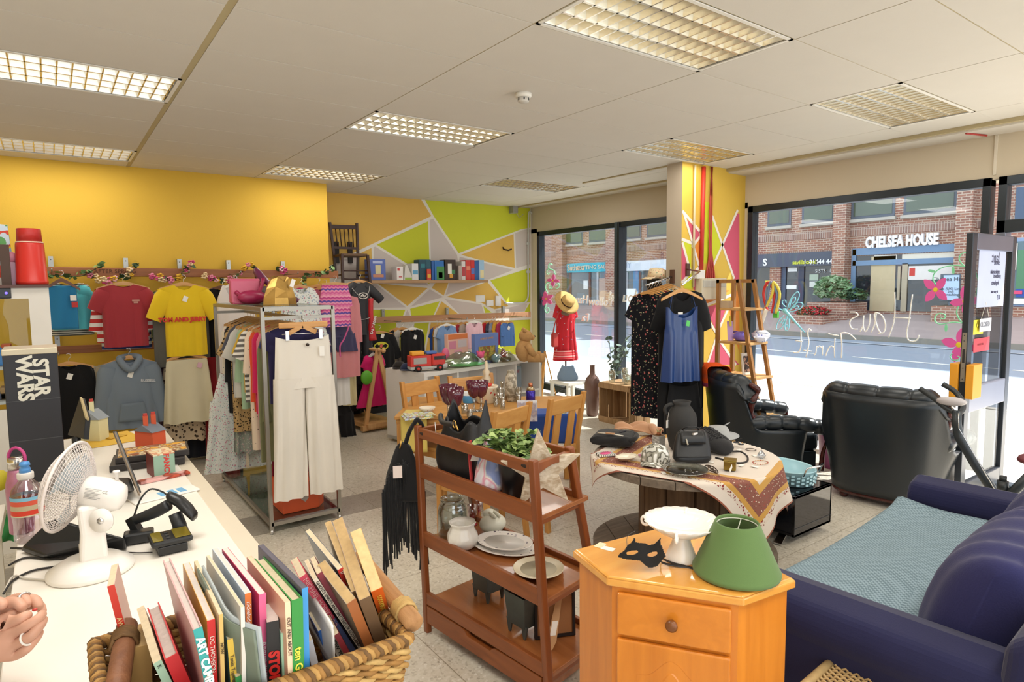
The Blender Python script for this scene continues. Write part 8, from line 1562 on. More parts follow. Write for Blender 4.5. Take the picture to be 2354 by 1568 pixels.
b = MB(); p0,p1 = kc(285,1252),kc(355,1240); b.bar(p0+Vector((0,0,.02)),p1+Vector((0,0,.02)),.05,.035,BKP); b.done('stand_arm',sc_,bev=.006)
MB().tube(smooth_path([sq(305,1196),sq(322,1150),sq(345,1125,.02),sq(372,1130,.03),sq(386,1140,.01)],5),.003,plain('222222',.5),6).done('coiled_cable',sc_)
# ---- card terminal
ct = empty('card_terminal',kc(400,1268)); tag(ct,'black card payment terminal with gold coloured panels','card terminal'); q = kc(398,1272); cx_ = (kc(440,1258)-kc(362,1276)); cx_ = Vector((cx_.x,cx_.y,0)).normalized(); cy_ = Vector((-cx_.y,cx_.x,0))
def cbx(a0,a1,b0,b1,z0,z1,m,nm,bev=.004): b = MB(); b.loft([[q+cx_*a+cy_*b_+Vector((0,0,z)) for a,b_ in ((a0,b0),(a1,b0),(a1,b1),(a0,b1))] for z in (z0,z1)],m,smooth=False); return b.done(nm,ct,bev=bev)
cbx(-.04,.042,-.005,.075,0,.028,BKP,'foot'); cbx(-.058,.058,-.01,.09,.028,.048,BKP,'body',.008); GDP = plain('8a7a22',.3,.4); cbx(-.052,-.024,-.004,.082,.048,.05,GDP,'gold_panel',.001); cbx(.008,.052,-.004,.082,.048,.05,GDP,'gold_panel',.001)
for k in range(3): c = q+cx_*-.01+cy_*(.01+.025*k)+Vector((0,0,.0485)); MB().box(c-Vector((.005,.005,0)),c+Vector((.005,.005,.002)),plain('333333',.5)).done('key',ct)
MB().tube(smooth_path([kc(350,1270,.004),kc(320,1271,.004),kc(290,1270,.004),kc(272,1272,.004)],4),.0022,plain('2a2320',.5),5).done('cable',ct)
# ---- till screens
def slab4(nm,pts,th,m,lab,cat,par=None):
    P4 = [Vector(p) for p in pts]; n = (P4[1]-P4[0]).cross(P4[3]-P4[0]).normalized()*th; b = MB(); b.loft([P4,[p+n for p in P4]],m,smooth=False); o = b.done(nm,par,bev=.003)
    if lab: tag(o,lab,cat)
    return o
d1 = (kc(300,1150)-CAM).dot(CF); A = lambda x,y,d=0.: atd(x,y,d1+d)
o = empty('till_screen',kc(285,1130)); tag(o,'black flat till screen seen edge on beside the fan','screen'); slab4('panel',[A(258,992,.35),A(262,993,.30),A(318,1135,-.02),A(308,1118,.08)],.012,BKP,None,None,o); slab4('wood_edge',[A(262,993,.29),A(266,994,.29),A(323,1136,-.03),A(318,1135,-.03)],.01,plain('8a7a68',.6),None,None,o)
b = MB(); b.loft([[kc(x,y,z) for x,y in ((218,1098),(300,1098),(310,1130),(235,1130))] for z in (0,.05)],GYP_,smooth=False); b.done('foot',o,bev=.01)
d2 = (kc(180,1040)-CAM).dot(CF); A2 = lambda x,y,d=0.: atd(x,y,d2+d)
o = empty('monitor',kc(170,1035)); tag(o,'dark monitor with pale top edge behind the fan','screen'); slab4('panel',[A2(183,914,.05),A2(196,960,-.05),A2(192,1010,-.05),A2(155,1000,.05)],.025,GYP_,None,None,o); slab4('edge',[A2(182,913,.05),A2(187,912,.05),A2(199,958,-.06),A2(195,962,-.06)],.025,plain('c9b78a',.6),None,None,o); MB().tube([A2(175,1005),kc(178,1040)],.02,GYP_,10).done('stand',o)
o = empty('tilted_screen',kc(170,1270)); tag(o,'black tilted till display lying behind the fan base','screen'); TS = [kc(48,1262,.004),kc(112,1282,.004),kc(300,1262,.01),kc(300,1200,.06)]; b = MB(); lo_ = [kc(45,1268,.002),kc(98,1285,.002),kc(290,1265,.002),kc(300,1240,.002)]; hi_ = [kc(48,1258,.02),kc(102,1278,.02),kc(290,1235,.055),kc(120,1190,.095)]; b.loft([lo_,hi_],plain('141517',.4),smooth=False); b.done('case',o,bev=.008)
# ---- bottles
p = kc(52,1222); o = empty('metal_bottle',p); tag(o,'pink metal water bottle with steel cap and pink loop','bottle'); s = (p-CAM).dot(CF)/FPX; PM = plain('b5778f',.4,.3,var=.15,vs=60.,bump=.1,bs=400.); MB().lathe([(22*s,0),(24*s,3*s),(25*s,100*s),(24*s,115*s),(19*s,140*s),(17.5*s,148*s),(0,149*s)],PM,p,32).done('body',o); MB().lathe([(18*s,148*s),(18*s,172*s),(16*s,175*s),(0,175*s)],plain('c9c4bb',.2,1.),p,28).done('cap',o); MB().tube([p+CR*19*s*cos(t)+Vector((0,0,(172+24*sin(t))*s)) for t in [-.4+i*.33 for i in range(13)]],3.5*s,plain('b83a7a',.5),8).done('loop',o)
p = kc(70,1240); o = empty('plastic_bottle',p); tag(o,'clear plastic bottle with blue sports cap and red label','bottle'); s = (p-CAM).dot(CF)/FPX; GB = glass('f3eaee',.02,.45); MB().lathe([(27*s,0),(30*s,5*s),(29*s,40*s),(31*s,60*s),(31*s,105*s),(28*s,122*s),(14*s,140*s),(13*s,146*s)],GB,p,32,cap=False).done('bottle',o); LB = stripes(['7fb5cf','cf4a3a','c9c4a5','d24433','b9a98a','cf5a45'],11*s,'z',.5); MB().lathe([(31.5*s,62*s),(31.6*s,106*s)],LB,p,32,cap=False).done('label',o); MB().lathe([(15*s,143*s),(16*s,145*s),(16*s,156*s),(15*s,158*s),(0,158*s)],plain('d9d4cf',.4),p,24).done('collar',o); MB().lathe([(11*s,158*s),(11*s,166*s),(8*s,172*s),(11*s,174*s),(9*s,182*s),(0,183*s)],plain('4f8fd0',.3),p,20).done('sports_cap',o)
o = MB().grid(lambda u,v: atd(-40+75*u,1175+70*v,2.75)+Vector((0,.02*sin(9*u+7*v),0)),12,10,plain('2f8a4a',.6)); o = o.done('green_bag',None,solid=.01); tag(o,'green plastic bag at the left edge beside the pink bottle','bag')
o = MB().ball(atd(-4,1105,3.0),(.05,.05,.05),plain('e3d23a',.6),12); o = o.done('yellow_pouch'); tag(o,'yellow pouch at the left picture edge above the green bag','pouch')
dsk = empty('back_desk',(-.55,3.0,0)); tag(dsk,'white desk at the far left behind the bottles','desk'); MB().box((-1.0,2.55,.80),(-.2,3.3,.84),CT_).done('desk_top',dsk,bev=.003)
for x in (-.96,-.26):
    for y in (2.6,3.24): MB().box((x,y,0),(x+.04,y+.04,.80),CT_).done('leg',dsk)
# ---- cables
for k,(pts,l) in enumerate(((((25,1260),(60,1262),(110,1275),(160,1270),(220,1262)),'upper black cable looping behind the fan base'),(((20,1300),(60,1282),(120,1285),(200,1278)),'middle black cable left of the fan base'),(((8,1365),(30,1335),(75,1312),(140,1300),(205,1280)),'lowest black cable curving round the fan base'))): o = MB().tube(smooth_path([kc(x,y,.004) for x,y in pts],5),.0032,plain('1f1c1b',.5),6).done('cable'); tag(o,l,'cable')
# ---- model houses, papers, boxes
def house(px,py,w,d,h,rh,wm,rm,cm,lab,rz,nch):
    p = kc(px,py); o = empty('model_house',p); tag(o,lab,'model house'); A = Rz(rz); L = lambda x,y,z: p+A@Vector((x,y,z)); MB().loft([[L(x*w/2,y*d/2,z) for x,y in ((-1,-1),(1,-1),(1,1),(-1,1))] for z in (0,h)],wm,smooth=False).done('walls',o); MB().prism([(-d/2-.006,h),(d/2+.006,h),(0,h+rh)],A@Vector((w+.012,0,0)),rm,L(-w/2-.006,0,0),A@Vector((0,1,0)),(0,0,1)).done('roof',o)
    for x in nch: MB().box(L(x*w,0,h+rh*.5)-Vector((.011,.011,0)),L(x*w,0,h+rh+.045)+Vector((.011,.011,0)),wm if cm is None else cm).done('chimney',o); MB().box(L(x*w,0,h+rh+.045)-Vector((.009,.009,0)),L(x*w,0,h+rh+.058)+Vector((.009,.009,0)),plain('b5352a',.6)).done('chimney_pot',o)
house(218,1012,.075,.11,.12,.05,plain('d9d2a5',.7),plain('8f9599',.7),None,'cream model house with grey roof on the far counter',.9,(-.1,)); house(347,1026,.075,.13,.085,.035,plain('c9532e',.7),plain('6f7680',.7),plain('c9532e',.7),'orange brick model house near the counter edge',.55,(-.3,.3))
kbox('paper_folder',255,1010,.25,.3,.004,plain('e3b53a',.6),'yellow paper folder spread under the cream model house','folder',.2); kbox('envelope',250,1003,.10,.16,.004,plain('cfa22f',.6),'ochre envelope on the yellow folder','envelope',.6,.005)
o,p = kbox('board_game',343,1063,.30,.22,.03,plain('2a2524',.5),'black and orange flat game box under another on the counter','board game',-.15); o2,p = kbox('board_game',352,1045,.30,.20,.026,plain('2c2624',.5),'flat game box with orange lid on top of the black one','board game',-.1,.031); MB().box((p.x-.14,p.y-.09,p.z+.026),(p.x+.14,p.y+.09,p.z+.0268),blotch(['c98a2f','e0a53a','6a3f2a','d9c9a0','8a4a2a'],20.,.5,2.,'LINEAR'),Rz(-.1),p).done('lid_print',o2)
o,p = kbox('tea_tin',371,1088,.085,.12,.095,plain('8fb09a',.45),'pale green square tin with red lettering on the counter','tin',.12); MB().box((p.x-.043,p.y-.06,p.z+.095),(p.x+.043,p.y+.06,p.z+.101),blotch(['e0c9a0','c98a6a','d9d4b5'],30.,.5),Rz(.12),p+Vector((0,0,.098))).done('lid',o)
n_ = Rz(.12)@Vector((0,-1,0)); uu = Rz(.12)@Vector((1,0,0)); text('FANCY',.03,plain('c9362f',.5),o,'lettering',p+n_*.0605+uu*.008+Vector((0,0,.05)),Vector((0,0,-1)),uu,.0006,.001)
MB().box((p.x-.0435,p.y-.06,p.z),(p.x-.0425,p.y+.06,p.z+.095),plain('7a2a24',.5),Rz(.12),p+Vector((0,0,.0475))).done('side_panel',o)
kbox('narrow_box',378,1100,.20,.045,.012,blotch(['9a3a2c','b9513a','7a2a20','d9a5a0'],16.,.4,1.,'LINEAR'),'narrow red patterned box in front of the green tin','box',.22); o,p = kbox('desk_calendar',378,1138,.24,.09,.006,plain('f2efe9',.5),'white desk calendar pad with blue panels','calendar',.2)
for k in range(3): MB().box((p.x-.02+.035*k,p.y-.03,p.z+.006),(p.x+.006+.035*k,p.y+.03,p.z+.0065),plain('6fb0dd',.5),Rz(.2),p).done('blue_panel',o)
# ---- tall black carton
d_ = kc(92,1108); o = empty('tall_carton',d_); tag(o,'tall narrow black carton with silver lettering down its side','box'); w_ = .185; A3 = Rz(-.02); zt3 = 1.455; bl = MB(); bl.box((d_.x-w_/2,d_.y-.0,zk),(d_.x+w_/2,d_.y+.2,zt3),plain('17161a',.45)); bl.done('carton',o,bev=.003); MB().box((d_.x-w_/2-.002,d_.y-.002,zt3-.005),(d_.x+w_/2+.002,d_.y+.202,zt3+.02),plain('b9ae94',.4,.4)).done('silver_rim',o,bev=.003)
for z in (1.255,1.085): MB().box((d_.x-w_/2,d_.y-.0015,z),(d_.x+w_/2,d_.y,z+.003),plain('3a3a3c',.5)).done('seam',o)
SLV = plain('c9c5b5',.4,.2); text('STAR',.074,SLV,o,'lettering',(d_.x+.03,d_.y-.002,1.35),(0,0,-1),(1,0,0),.001,.003,sx=.92); text('WARS',.074,SLV,o,'lettering',(d_.x-.025,d_.y-.002,1.35),(0,0,-1),(1,0,0),.001,.003,sx=.92)
# ---- white glazed cabinet at the far left
yc_ = 5.2; cb_ = empty('display_cabinet',(-.5,yc_+.2,0)); tag(cb_,'white framed glass display cabinet at the far left','cabinet'); WF = plain('ddd8cf',.5); xr = -.005; xl = -1.0
for a,b in (((xr-.11,yc_,.3),(xr,yc_+.03,1.735)),((xl,yc_,1.665),(xr-.11,yc_+.03,1.735)),((xl,yc_,.3),(xr-.11,yc_+.03,.95)),((xl,yc_,.3),(xl+.1,yc_+.03,1.7))): MB().box(a,b,WF).done('front_frame',cb_)
MB().box((xr-.02,yc_+.03,.3),(xr,yc_+.4,1.735),WF).done('side_panel',cb_); MB().box((xl,yc_-.02,1.735),(xr+.005,yc_+.42,1.755),wood('5a3426','42241a','x')).done('top_board',cb_); MB().box((xl+.1,yc_+.012,.95),(xr-.11,yc_+.016,1.665),GL).done('glass',cb_); MB().box((xl,yc_+.38,.3),(xr,yc_+.4,.6),WF).done('back_panel',cb_)
for z in (1.225,1.0): MB().box((xl+.02,yc_+.04,z-.02),(xr-.02,yc_+.38,z),WF).done('shelf',cb_)
MB().box((xl,yc_,0),(xr,yc_+.4,.3),WF).done('plinth',cb_)
q = aty(-2,674,yc_-.012); o = MB().box(q+Vector((-.05,0,-.035)),q+Vector((.06,.012,.035)),plain('1b1c20',.3)).done('sensor',None,bev=.008); tag(o,'small black door sensor with blue light on the white cabinet','sensor'); MB().cyl(q+Vector((.035,.001,0)),q+Vector((.035,-.002,0)),.008,emis('6a5aff',1.5),12).done('indicator_light',o)
def cab(nm,x,y,zz,w,h,m,lab,cat): p = aty(x,y,yc_+.18); o = MB().box((p.x-w/2,yc_+.13,zz+.001),(p.x+w/2,yc_+.25,zz+h),m).done(nm,None,bev=.004); tag(o,lab,cat); return o
cab('carton',40,820,1.225,.12,.09,plain('c9a56a',.7),'brown cardboard box on the upper cabinet shelf','box'); cab('toy_box',15,800,1.225,.05,.14,plain('e0632f',.5),'orange toy box standing on the upper cabinet shelf','box'); cab('blue_box',-4,810,1.225,.06,.12,plain('4a90cf',.5),'blue and white box leaning at the left of the cabinet shelf','box')
cab('toy_packet',62,815,1.225,.06,.11,plain('c8362f',.5),'red packet at the right of the upper cabinet shelf','packet'); cab('model_building',27,940,1.0,.10,.08,plain('b58a55',.7),'brown model building on the lower cabinet shelf','model'); cab('ornament',45,955,1.0,.06,.05,plain('e0d6c2',.5),'cream ornament on the lower cabinet shelf','ornament'); cab('grey_ornament',10,955,1.0,.08,.045,plain('5a5562',.5),'grey ornament at the left of the lower cabinet shelf','ornament')
zc_ = 1.7555; p = aty(75,655,yc_+.12); p.z = zc_; s = (p-CAM).dot(CF)/FPX; o = empty('thermos_flask',p); tag(o,'large red thermos flask on top of the white cabinet','flask'); RT = plain('cf2f25',.35,var=.04); MB().lathe([(30*s,0),(31*s,8*s),(30*s,9*s),(27*s,90*s),(26*s,95*s),(0,95*s)],RT,p,36).done('body',o); MB().lathe([(26.5*s,95*s),(26*s,97*s),(24*s,98*s)],plain('e8c9b5',.3),p,36,cap=False).done('collar',o); MB().lathe([(24*s,97*s),(23*s,125*s),(22*s,127*s),(0,127*s)],plain('bf2a26',.4),p,36).done('cup',o)
p = aty(10,655,yc_+.25); p.z = zc_; o = MB().prism([(-.22,0),(.065,0),(.04,.40),(-.22,.42)],(0,.05,0),blotch(['8fbfe0','e3c83a','d04a35','c9d9e6','5f9f5a'],9.,.5,1.),p).done('board_game'); tag(o,'bright cartoon coloured game box on top of the cabinet, left edge','board game'); MB().box(p+Vector((-.2,-.002,0)),p+Vector((.06,-.0,.05)),plain('ece6e0',.5)).done('white_band',o)
p = aty(16,655,yc_+.1); p.z = zc_; o = MB().box(p+Vector((-.025,-.02,0)),p+Vector((.025,.02,.26)),plain('4a3428',.6)).done('wooden_post'); tag(o,'dark brown upright block beside the red thermos','block')
p = aty(30,655,yc_+.16); p.z = zc_; o = MB().ball(p+Vector((0,0,.18)),(.035,.03,.04),plain('d98aa0',.5),12).box(p+Vector((-.02,-.02,0)),p+Vector((.02,.02,.15)),plain('c9a0b5',.5)).done('pink_toy'); tag(o,'small pink toy between the game box and thermos','toy')
p = aty(43,655,yc_+.24); p.z = zc_; o = MB().lathe([(.02,0),(.02,.16),(.012,.2),(0,.2)],plain('2a2022',.4),p,14).done('dark_bottle'); tag(o,'small dark bottle half hidden behind the red thermos','bottle')
# ================================================================ basket of books
zR = 1.08; bx0,bx1,by0,by1 = .025,.492,1.005,1.335; bk = empty('book_basket',(.26,1.17,ZK)); tag(bk,'rope woven rectangular basket with log handles full of books','basket'); RP = [plain(c,.75,var=.3,vs=60.) for c in ('c89a55','a97a3c','d6b06c')]; RPR = plain('7d5a30',.75,var=.35,vs=50.)
def rect(z,k=0.,n=46):
    t = (z-ZK)/(zR-ZK); i = .028*(1-t)-k; a,b,c,d = bx0+i,bx1-i,by0+i,by1-i; out = []; r = .03
    for (x0,y0,x1,y1) in ((a,c,b,c),(b,c,b,d),(b,d,a,d),(a,d,a,c)):
        L = sqrt((x1-x0)**2+(y1-y0)**2); m = int(n*L/.47)
        for j in range(m): u = j/m; out.append(Vector((x0+(x1-x0)*u,y0+(y1-y0)*u,z)))
    return out
wv2 = [MB() for _ in range(1)][0]; rows = 11
for i in range(rows):
    z = ZK+.008+i*(zR-ZK-.014)/rows; base = rect(z); N_ = len(base); cen = Vector((.26,1.17,z))
    for st2 in (0,1):
        pts = []
        for j,p in enumerate(base): dd = (p-cen); dd.z = 0; dd.normalize(); ph = j*1.25+i*pi+st2*pi; pts.append(p+dd*(.004*sin(ph))+Vector((0,0,.0045*cos(ph))))
        wv2.tube(pts,.0056,RP[(i+st2) % 3],6,cap=False,closed=True)
wv2.done('woven_wall',bk); MB().box((bx0+.03,by0+.03,ZK+.002),(bx1-.03,by1-.03,ZK+.012),RP[1]).done('bottom',bk)
rm = MB(); base = rect(zR+.0,-.002,70); N_ = len(base); cen = Vector((.26,1.17,zR))
for st2 in range(3):
    pts = []
    for j in range(N_*2):
        p = base[(j//2) % N_].lerp(base[(j//2+1) % N_],.5*(j % 2)); dd = p-cen; dd.z = 0; dd.normalize(); ph = j*.9+st2*2*pi/3; pts.append(p+dd*(.0085*sin(ph))+Vector((0,0,.0085*cos(ph))))
    rm.tube(pts,.0058,(RP[0],RPR,RP[1])[st2],6,cap=False,closed=True)
rm.done('rim_braid',bk)
LG_ = wood('b98a5a','8d6238','y',1.5,.7,.3); LGD = wood('8a5a3a','6a4028','z',1.5,.6,.3)
a,b = atz(952,1432,zR+.022),atz(868,1330,zR+.03); lg = MB(); lg.tube([a,a+(b-a)*.3,b,b+(b-a)*.6],[.0175,.018,.017,.016],LG_,16); lg.done('log_handle',bk); wr = MB(); dd = (b-a).normalized(); s1 = dd.cross(Vector((0,0,1))).normalized(); s2 = s1.cross(dd)
wr.tube([a+dd*(.035+.0042*i/8)+(s1*cos(i*pi/4)+s2*sin(i*pi/4))*.021 for i in range(58)],.0032,RP[2],5).tube([a+dd*.045-Vector((0,0,.02)),a+dd*.05-Vector((.004,0,.05))],.01,RP[2],6); wr.done('rope_lashing',bk)
a,b = atz(292,1440,zR+.03),atz(262,1585,zR+.02); b = a+(Vector((.03,1.03,zR))-a); lg = MB(); lg.tube([a,a+(b-a)*.5,b],[.0175,.018,.018],LGD,16); lg.done('log_handle',bk); dd = (b-a).normalized(); s1 = dd.cross(Vector((0,0,1))).normalized(); s2 = s1.cross(dd); wr = MB()
wr.tube([a+dd*(.03+.0042*i/8)+(s1*cos(i*pi/4)+s2*sin(i*pi/4))*.0205 for i in range(58)],.0032,RPR,5); wr.done('rope_lashing',bk)
PG = plain('e0cfae',.8,var=.15,vs=90.); PGW = plain('d9cfc8',.7,var=.1,vs=90.); PGD = plain('c9a874',.85,var=.2,vs=80.)
def book(nl,nr,fl,low,zn,h,c,lab,title=None,tc='f2efe6',pg=None,zf=None,hard=False,c2=None,split=.5,cov=None,tsz=None,toff=.0,bold=.0):
    A,B,F = atz(*nl,zn),atz(*nr,zn),atz(*fl,zf or zn); ey = (F-A); dep = ey.length; ey.normalize(); n = ray(*nl).cross(ray(*low)); D = n.cross(ey).normalized(); D = -D if D.z > 0 else D
    h = min(h,(A.z-ZK-.014)/max(.3,-D.z)); t = ey.cross(D).normalized(); t = -t if t.dot(CR) < 0 else t; th = max(.006,(B-A).dot(t)); o = empty('book',A+D*h); tag(o,lab,'book','books in the rope basket'); e = .0022 if hard else .0009; e = min(e,th/4)
    sm = plain(c,.45); cm = plain(cov or c,.4); ov = .004 if hard else 0
    def bx(a0,a1,b0,b1,d0,d1,m,nm,par=o): q = MB(); q.loft([[A+t*a+ey*b+D*d for a,b in ((a0,b0),(a1,b0),(a1,b1),(a0,b1))] for d in (d0,d1)],m,smooth=False); return q.done(nm,par)
    sp = bx(0,th,0,e,0,h,sm,'spine'); bx(0,e,e,dep,0,h,cm,'front_board'); bx(th-e,th,e,dep,0,h,cm,'back_board'); bx(e,th-e,e,dep-ov,ov,h-.002,pg or PG,'page_block')
    if c2: bx(-.0004,th+.0004,-.0006,e,h*split,h,plain(c2,.45),'spine_band',sp)
    if title: text(title,tsz or min(th*.7,.016),plain(tc,.5),sp,'spine_lettering',A+t*th/2+D*(.006+toff)-ey*.0012,D,t,.0003,bold,'LEFT')
    return o
book((246,1349),(264,1343),(256,1300),(285,1500),1.20,.20,'c9331f','slim red spined paperback leaning at the left end of the basket','AWESOME EGYPTIANS','e6c98a',tsz=.011,toff=.055,cov='e0b5a8')
book((297,1492),(347,1470),(300,1440),(300,1568),1.10,.18,'cfa768','plain tan card book end beside the left log handle',pg=PGD,cov='cfa768'); book((352,1527),(374,1524),(314,1400),(372,1568),1.135,.2,'a9c9ae','mint spined folded booklet left of the red hardback','K','3a4a40',cov='d9c8a8')
book((378,1518),(412,1508),(338,1398),(400,1568),1.14,.22,'c8262a','thick red hardback with pinkish pages',hard=True,pg=plain('cfc0b8',.8,var=.2,vs=90.)); book((444,1450),(466,1444),(374,1288),(470,1568),1.215,.29,'2f9a98','tall hardback with teal spine and gold title block','ART CAMP','f6f2e6',pg=PGW,hard=True,cov='c9a0a0',c2=None,tsz=.016,toff=.008,bold=.0006)
q = [o for o in bpy.data.objects if o.get('label','').startswith('tall hardback with teal')][0]
book((476,1428),(494,1422),(420,1296),(482,1568),1.20,.26,'d0221f','bright red spined annual beside the teal hardback','DC THOMSON','f6e6da',cov='d9a53a',tsz=.009,toff=.02,pg=PGW); book((503,1414),(512,1410),(446,1290),(508,1568),1.21,.26,'cfae62','thin tan spined magazine right of the red annual','NOW','4a3a20',cov='d9c49a',tsz=.007,toff=.04)
book((522,1472),(537,1466),(506,1432),(530,1568),1.16,.2,'d9b53f','small yellow spined book below the magazines','Tania Tupewha','6a5a3a',tsz=.009,toff=.02,cov='5f8a96'); book((541,1558),(554,1552),(527,1525),(545,1600),1.10,.14,'3a8a4a','small green book low in the middle of the basket',cov='5f9a55')
GM = plain('aab3b5',.3,var=.1); o = empty('magazine',atz(560,1500,1.0)); tag(o,'big bent grey glossy magazine in the middle of the basket','magazine'); m = MB(); top = smooth_path([atz(466,1300,1.225),atz(490,1345,1.215),atz(520,1400,1.2),atz(550,1425,1.19),atz(599,1443,1.18)],6); m.grid(lambda u,v: top[min(int(round(u*(len(top)-1))),len(top)-1)]+Vector((.012*v,0,-.20*v)),len(top)-1,8,GM); m.done('cover',o,solid=.004); m = MB(); m.grid(lambda u,v: top[min(int(round(u*(len(top)-1))),len(top)-1)]+Vector((-.008+.012*v,.002,-.004-.2*v)),len(top)-1,8,plain('6f7a6a',.4)); m.done('inner_pages',o,solid=.003)
book((553,1397),(560,1394),(474,1278),(557,1568),1.215,.25,'d8d2c8','thin pale magazine standing behind the bent grey one',cov='c9c4bb'); book((563,1366),(578,1362),(488,1262),(568,1568),1.215,.26,'e0762a','orange spined annual in the middle of the basket','nickelodeon','f6efe6',cov='b9c9dd',tsz=.010,toff=.008,pg=PGW)
book((592,1406),(598,1403),(575,1380),(597,1500),1.18,.22,'3f8fc0','thin blue spined book left of the pink annual','WEEK','f2f2f2',tsz=.006); book((595,1368),(611,1363),(510,1262),(602,1568),1.215,.28,'e3628f','pink annual with yellow and purple spine top','Annual 2015','f6e0e6',cov='c9305f',tsz=.013,toff=.075,pg=PGW)
q = [o for o in bpy.data.objects if o.get('label','').startswith('pink annual with yellow')][0]
book((612,1432),(641,1424),(604,1390),(616,1568),1.17,.25,'1f1c1c','thick black spined storybook with red lettering','STORIES','d92a22',tsz=.022,toff=.045,bold=.0012,pg=PGW); book((645,1457),(669,1450),(613,1386),(650,1568),1.15,.22,'a3cdb0','mint green spined picture book right of the black storybook',None,cov='8fbfa2',pg=PGW); book((655,1386),(667,1382),(567,1280),(660,1500),1.21,.25,'e6c9a8','pale pink covered book with narrow cream spine','OUT AND ABOUT','4a3a30',cov='e6b59a',tsz=.008,toff=.02)
book((670,1382),(698,1376),(584,1284),(674,1568),1.21,.28,'2f8a3a','thick green hardback with yellow lettering on its spine',"ten Grimm's Marchen",'eee04a',hard=True,tsz=.017,toff=.075,bold=.0004); book((694,1354),(708,1350),(593,1254),(699,1568),1.22,.28,'3a8fd0','tall light blue spined annual right of the green hardback','ROBLOX','1d2a3a',pg=plain('5a5560',.7),cov='3a3a55',tsz=.012,toff=.20)
book((688,1330),(703,1316),(668,1290),(800,1500),1.19,.2,'cf3f57','leaning paperback with pink and blue spine','MICHAEL MORPURGO','e8a5a5',c2='5a6590',split=.55,tsz=.012); book((720,1334),(729,1327),(700,1290),(822,1488),1.19,.2,'e0d3bd','leaning cream paperback with black lettering on its spine','GHOSTS SPIRITS AND SPECTRES OF SCOTLAND','2a2420',tsz=.0075); book((728,1322),(740,1312),(712,1285),(800,1445),1.195,.2,'7f2230','leaning dark crimson paperback behind the cream one',None,cov='6a1c28')
book((797,1390),(817,1378),(728,1300),(835,1480),1.17,.19,'9a5a2f','curled old paperback with tan pages among the leaning books',pg=PGD,cov='8a7a62',zf=1.20); book((776,1312),(788,1306),(701,1222),(815,1400),1.19,.2,'cf3a30','red spined children book with grey patch, towards the back','D','f2e6d9',c2=None,cov='2f3f55',zf=1.21); book((700,1345),(712,1338),(690,1312),(780,1450),1.16,.2,'4a5060','dark grey paperback tucked beside the blue annual',None)
book((808,1362),(824,1355),(746,1202),(838,1480),1.17,.19,'7a5a3a','leaning old paperback with yellowed pages, third from the right',pg=PGD,zf=1.235,cov='a98a5a'); book((825,1382),(852,1370),(764,1198),(862,1480),1.165,.19,'6a5038','thick leaning yellowed paperback left of the orange spined one',pg=PGD,zf=1.24,cov='8a6a48')
book((853,1362),(878,1348),(805,1224),(893,1482),1.165,.185,'e0641f','orange spined paperback at the right end of the basket','GOODNIGHT MOON','d9b53a',zf=1.245,tsz=.013,toff=.02,cov='cfa56a',pg=plain('e6c98f',.85,var=.2,vs=90.))
book((731,1452),(749,1444),(708,1410),(770,1568),1.10,.16,'2f62a8','small blue book low at the front of the leaning group','First prayers for little','dfe6f2',tsz=.010); book((750,1458),(766,1450),(735,1425),(790,1540),1.10,.15,'e6ddcc','small white spined book right of the low blue one','KNOW YOUR','2a2a2a',tsz=.010); book((768,1462),(780,1455),(748,1420),(805,1530),1.105,.15,'6f1f24','small maroon book right of the low white one',None); book((703,1478),(718,1470),(690,1440),(725,1568),1.10,.16,'d8d6dc','white spined book beside the blue annual at the front',None)
o = empty('magazine',atz(740,1400,1.1)); tag(o,'thin white folded magazine curling over the low blue book','magazine'); m = MB(); top = smooth_path([atz(705,1350,1.14),atz(740,1400,1.15),atz(762,1435,1.14),atz(766,1452,1.125)],6); m.grid(lambda u,v: top[min(int(round(u*(len(top)-1))),len(top)-1)]+Vector((.01*v,.03*v,-.1*v)),len(top)-1,6,plain('e3e0dc',.4)); m.done('pages',o,solid=.004)
# ================================================================ person behind the counter (hands in view)
SK = plain('d9a58c',.5,var=.12,vs=30.); pz = empty('person',(-.52,1.5,0)); tag(pz,'person in dark clothes resting clasped hands with rings over the counter','person')
dH = (atz(50,1440,1.06)-CAM).dot(CF); hj = lambda x,y,d=0.: atd(x,y,dH+d); sH = dH/FPX
def skin(nm,chains,par,m=SK,lv=2,root=0):
    V,E,R = [],[],[]
    for ch in chains:
        prev = None
        for p,r in ch:
            if isinstance(p,int): prev = p; continue
            V.append(Vector(p)); R.append(r); i = len(V)-1
            if prev is not None: E.append((prev,i))
            prev = i
    me = bpy.data.meshes.new(nm); me.from_pydata(V,E,[]); me.update(); me.materials.append(m); o = bpy.data.objects.new(nm,me); COL.objects.link(o); attach(o,par)
    k = o.modifiers.new('skin','SKIN'); k.use_smooth_shade = True
    for i,r in enumerate(R): sv = me.skin_vertices[0].data[i]; sv.radius = (r,r); sv.use_root = (i == root)
    k = o.modifiers.new('sub','SUBSURF'); k.levels = lv; k.render_levels = lv; return o
f_ = .0098
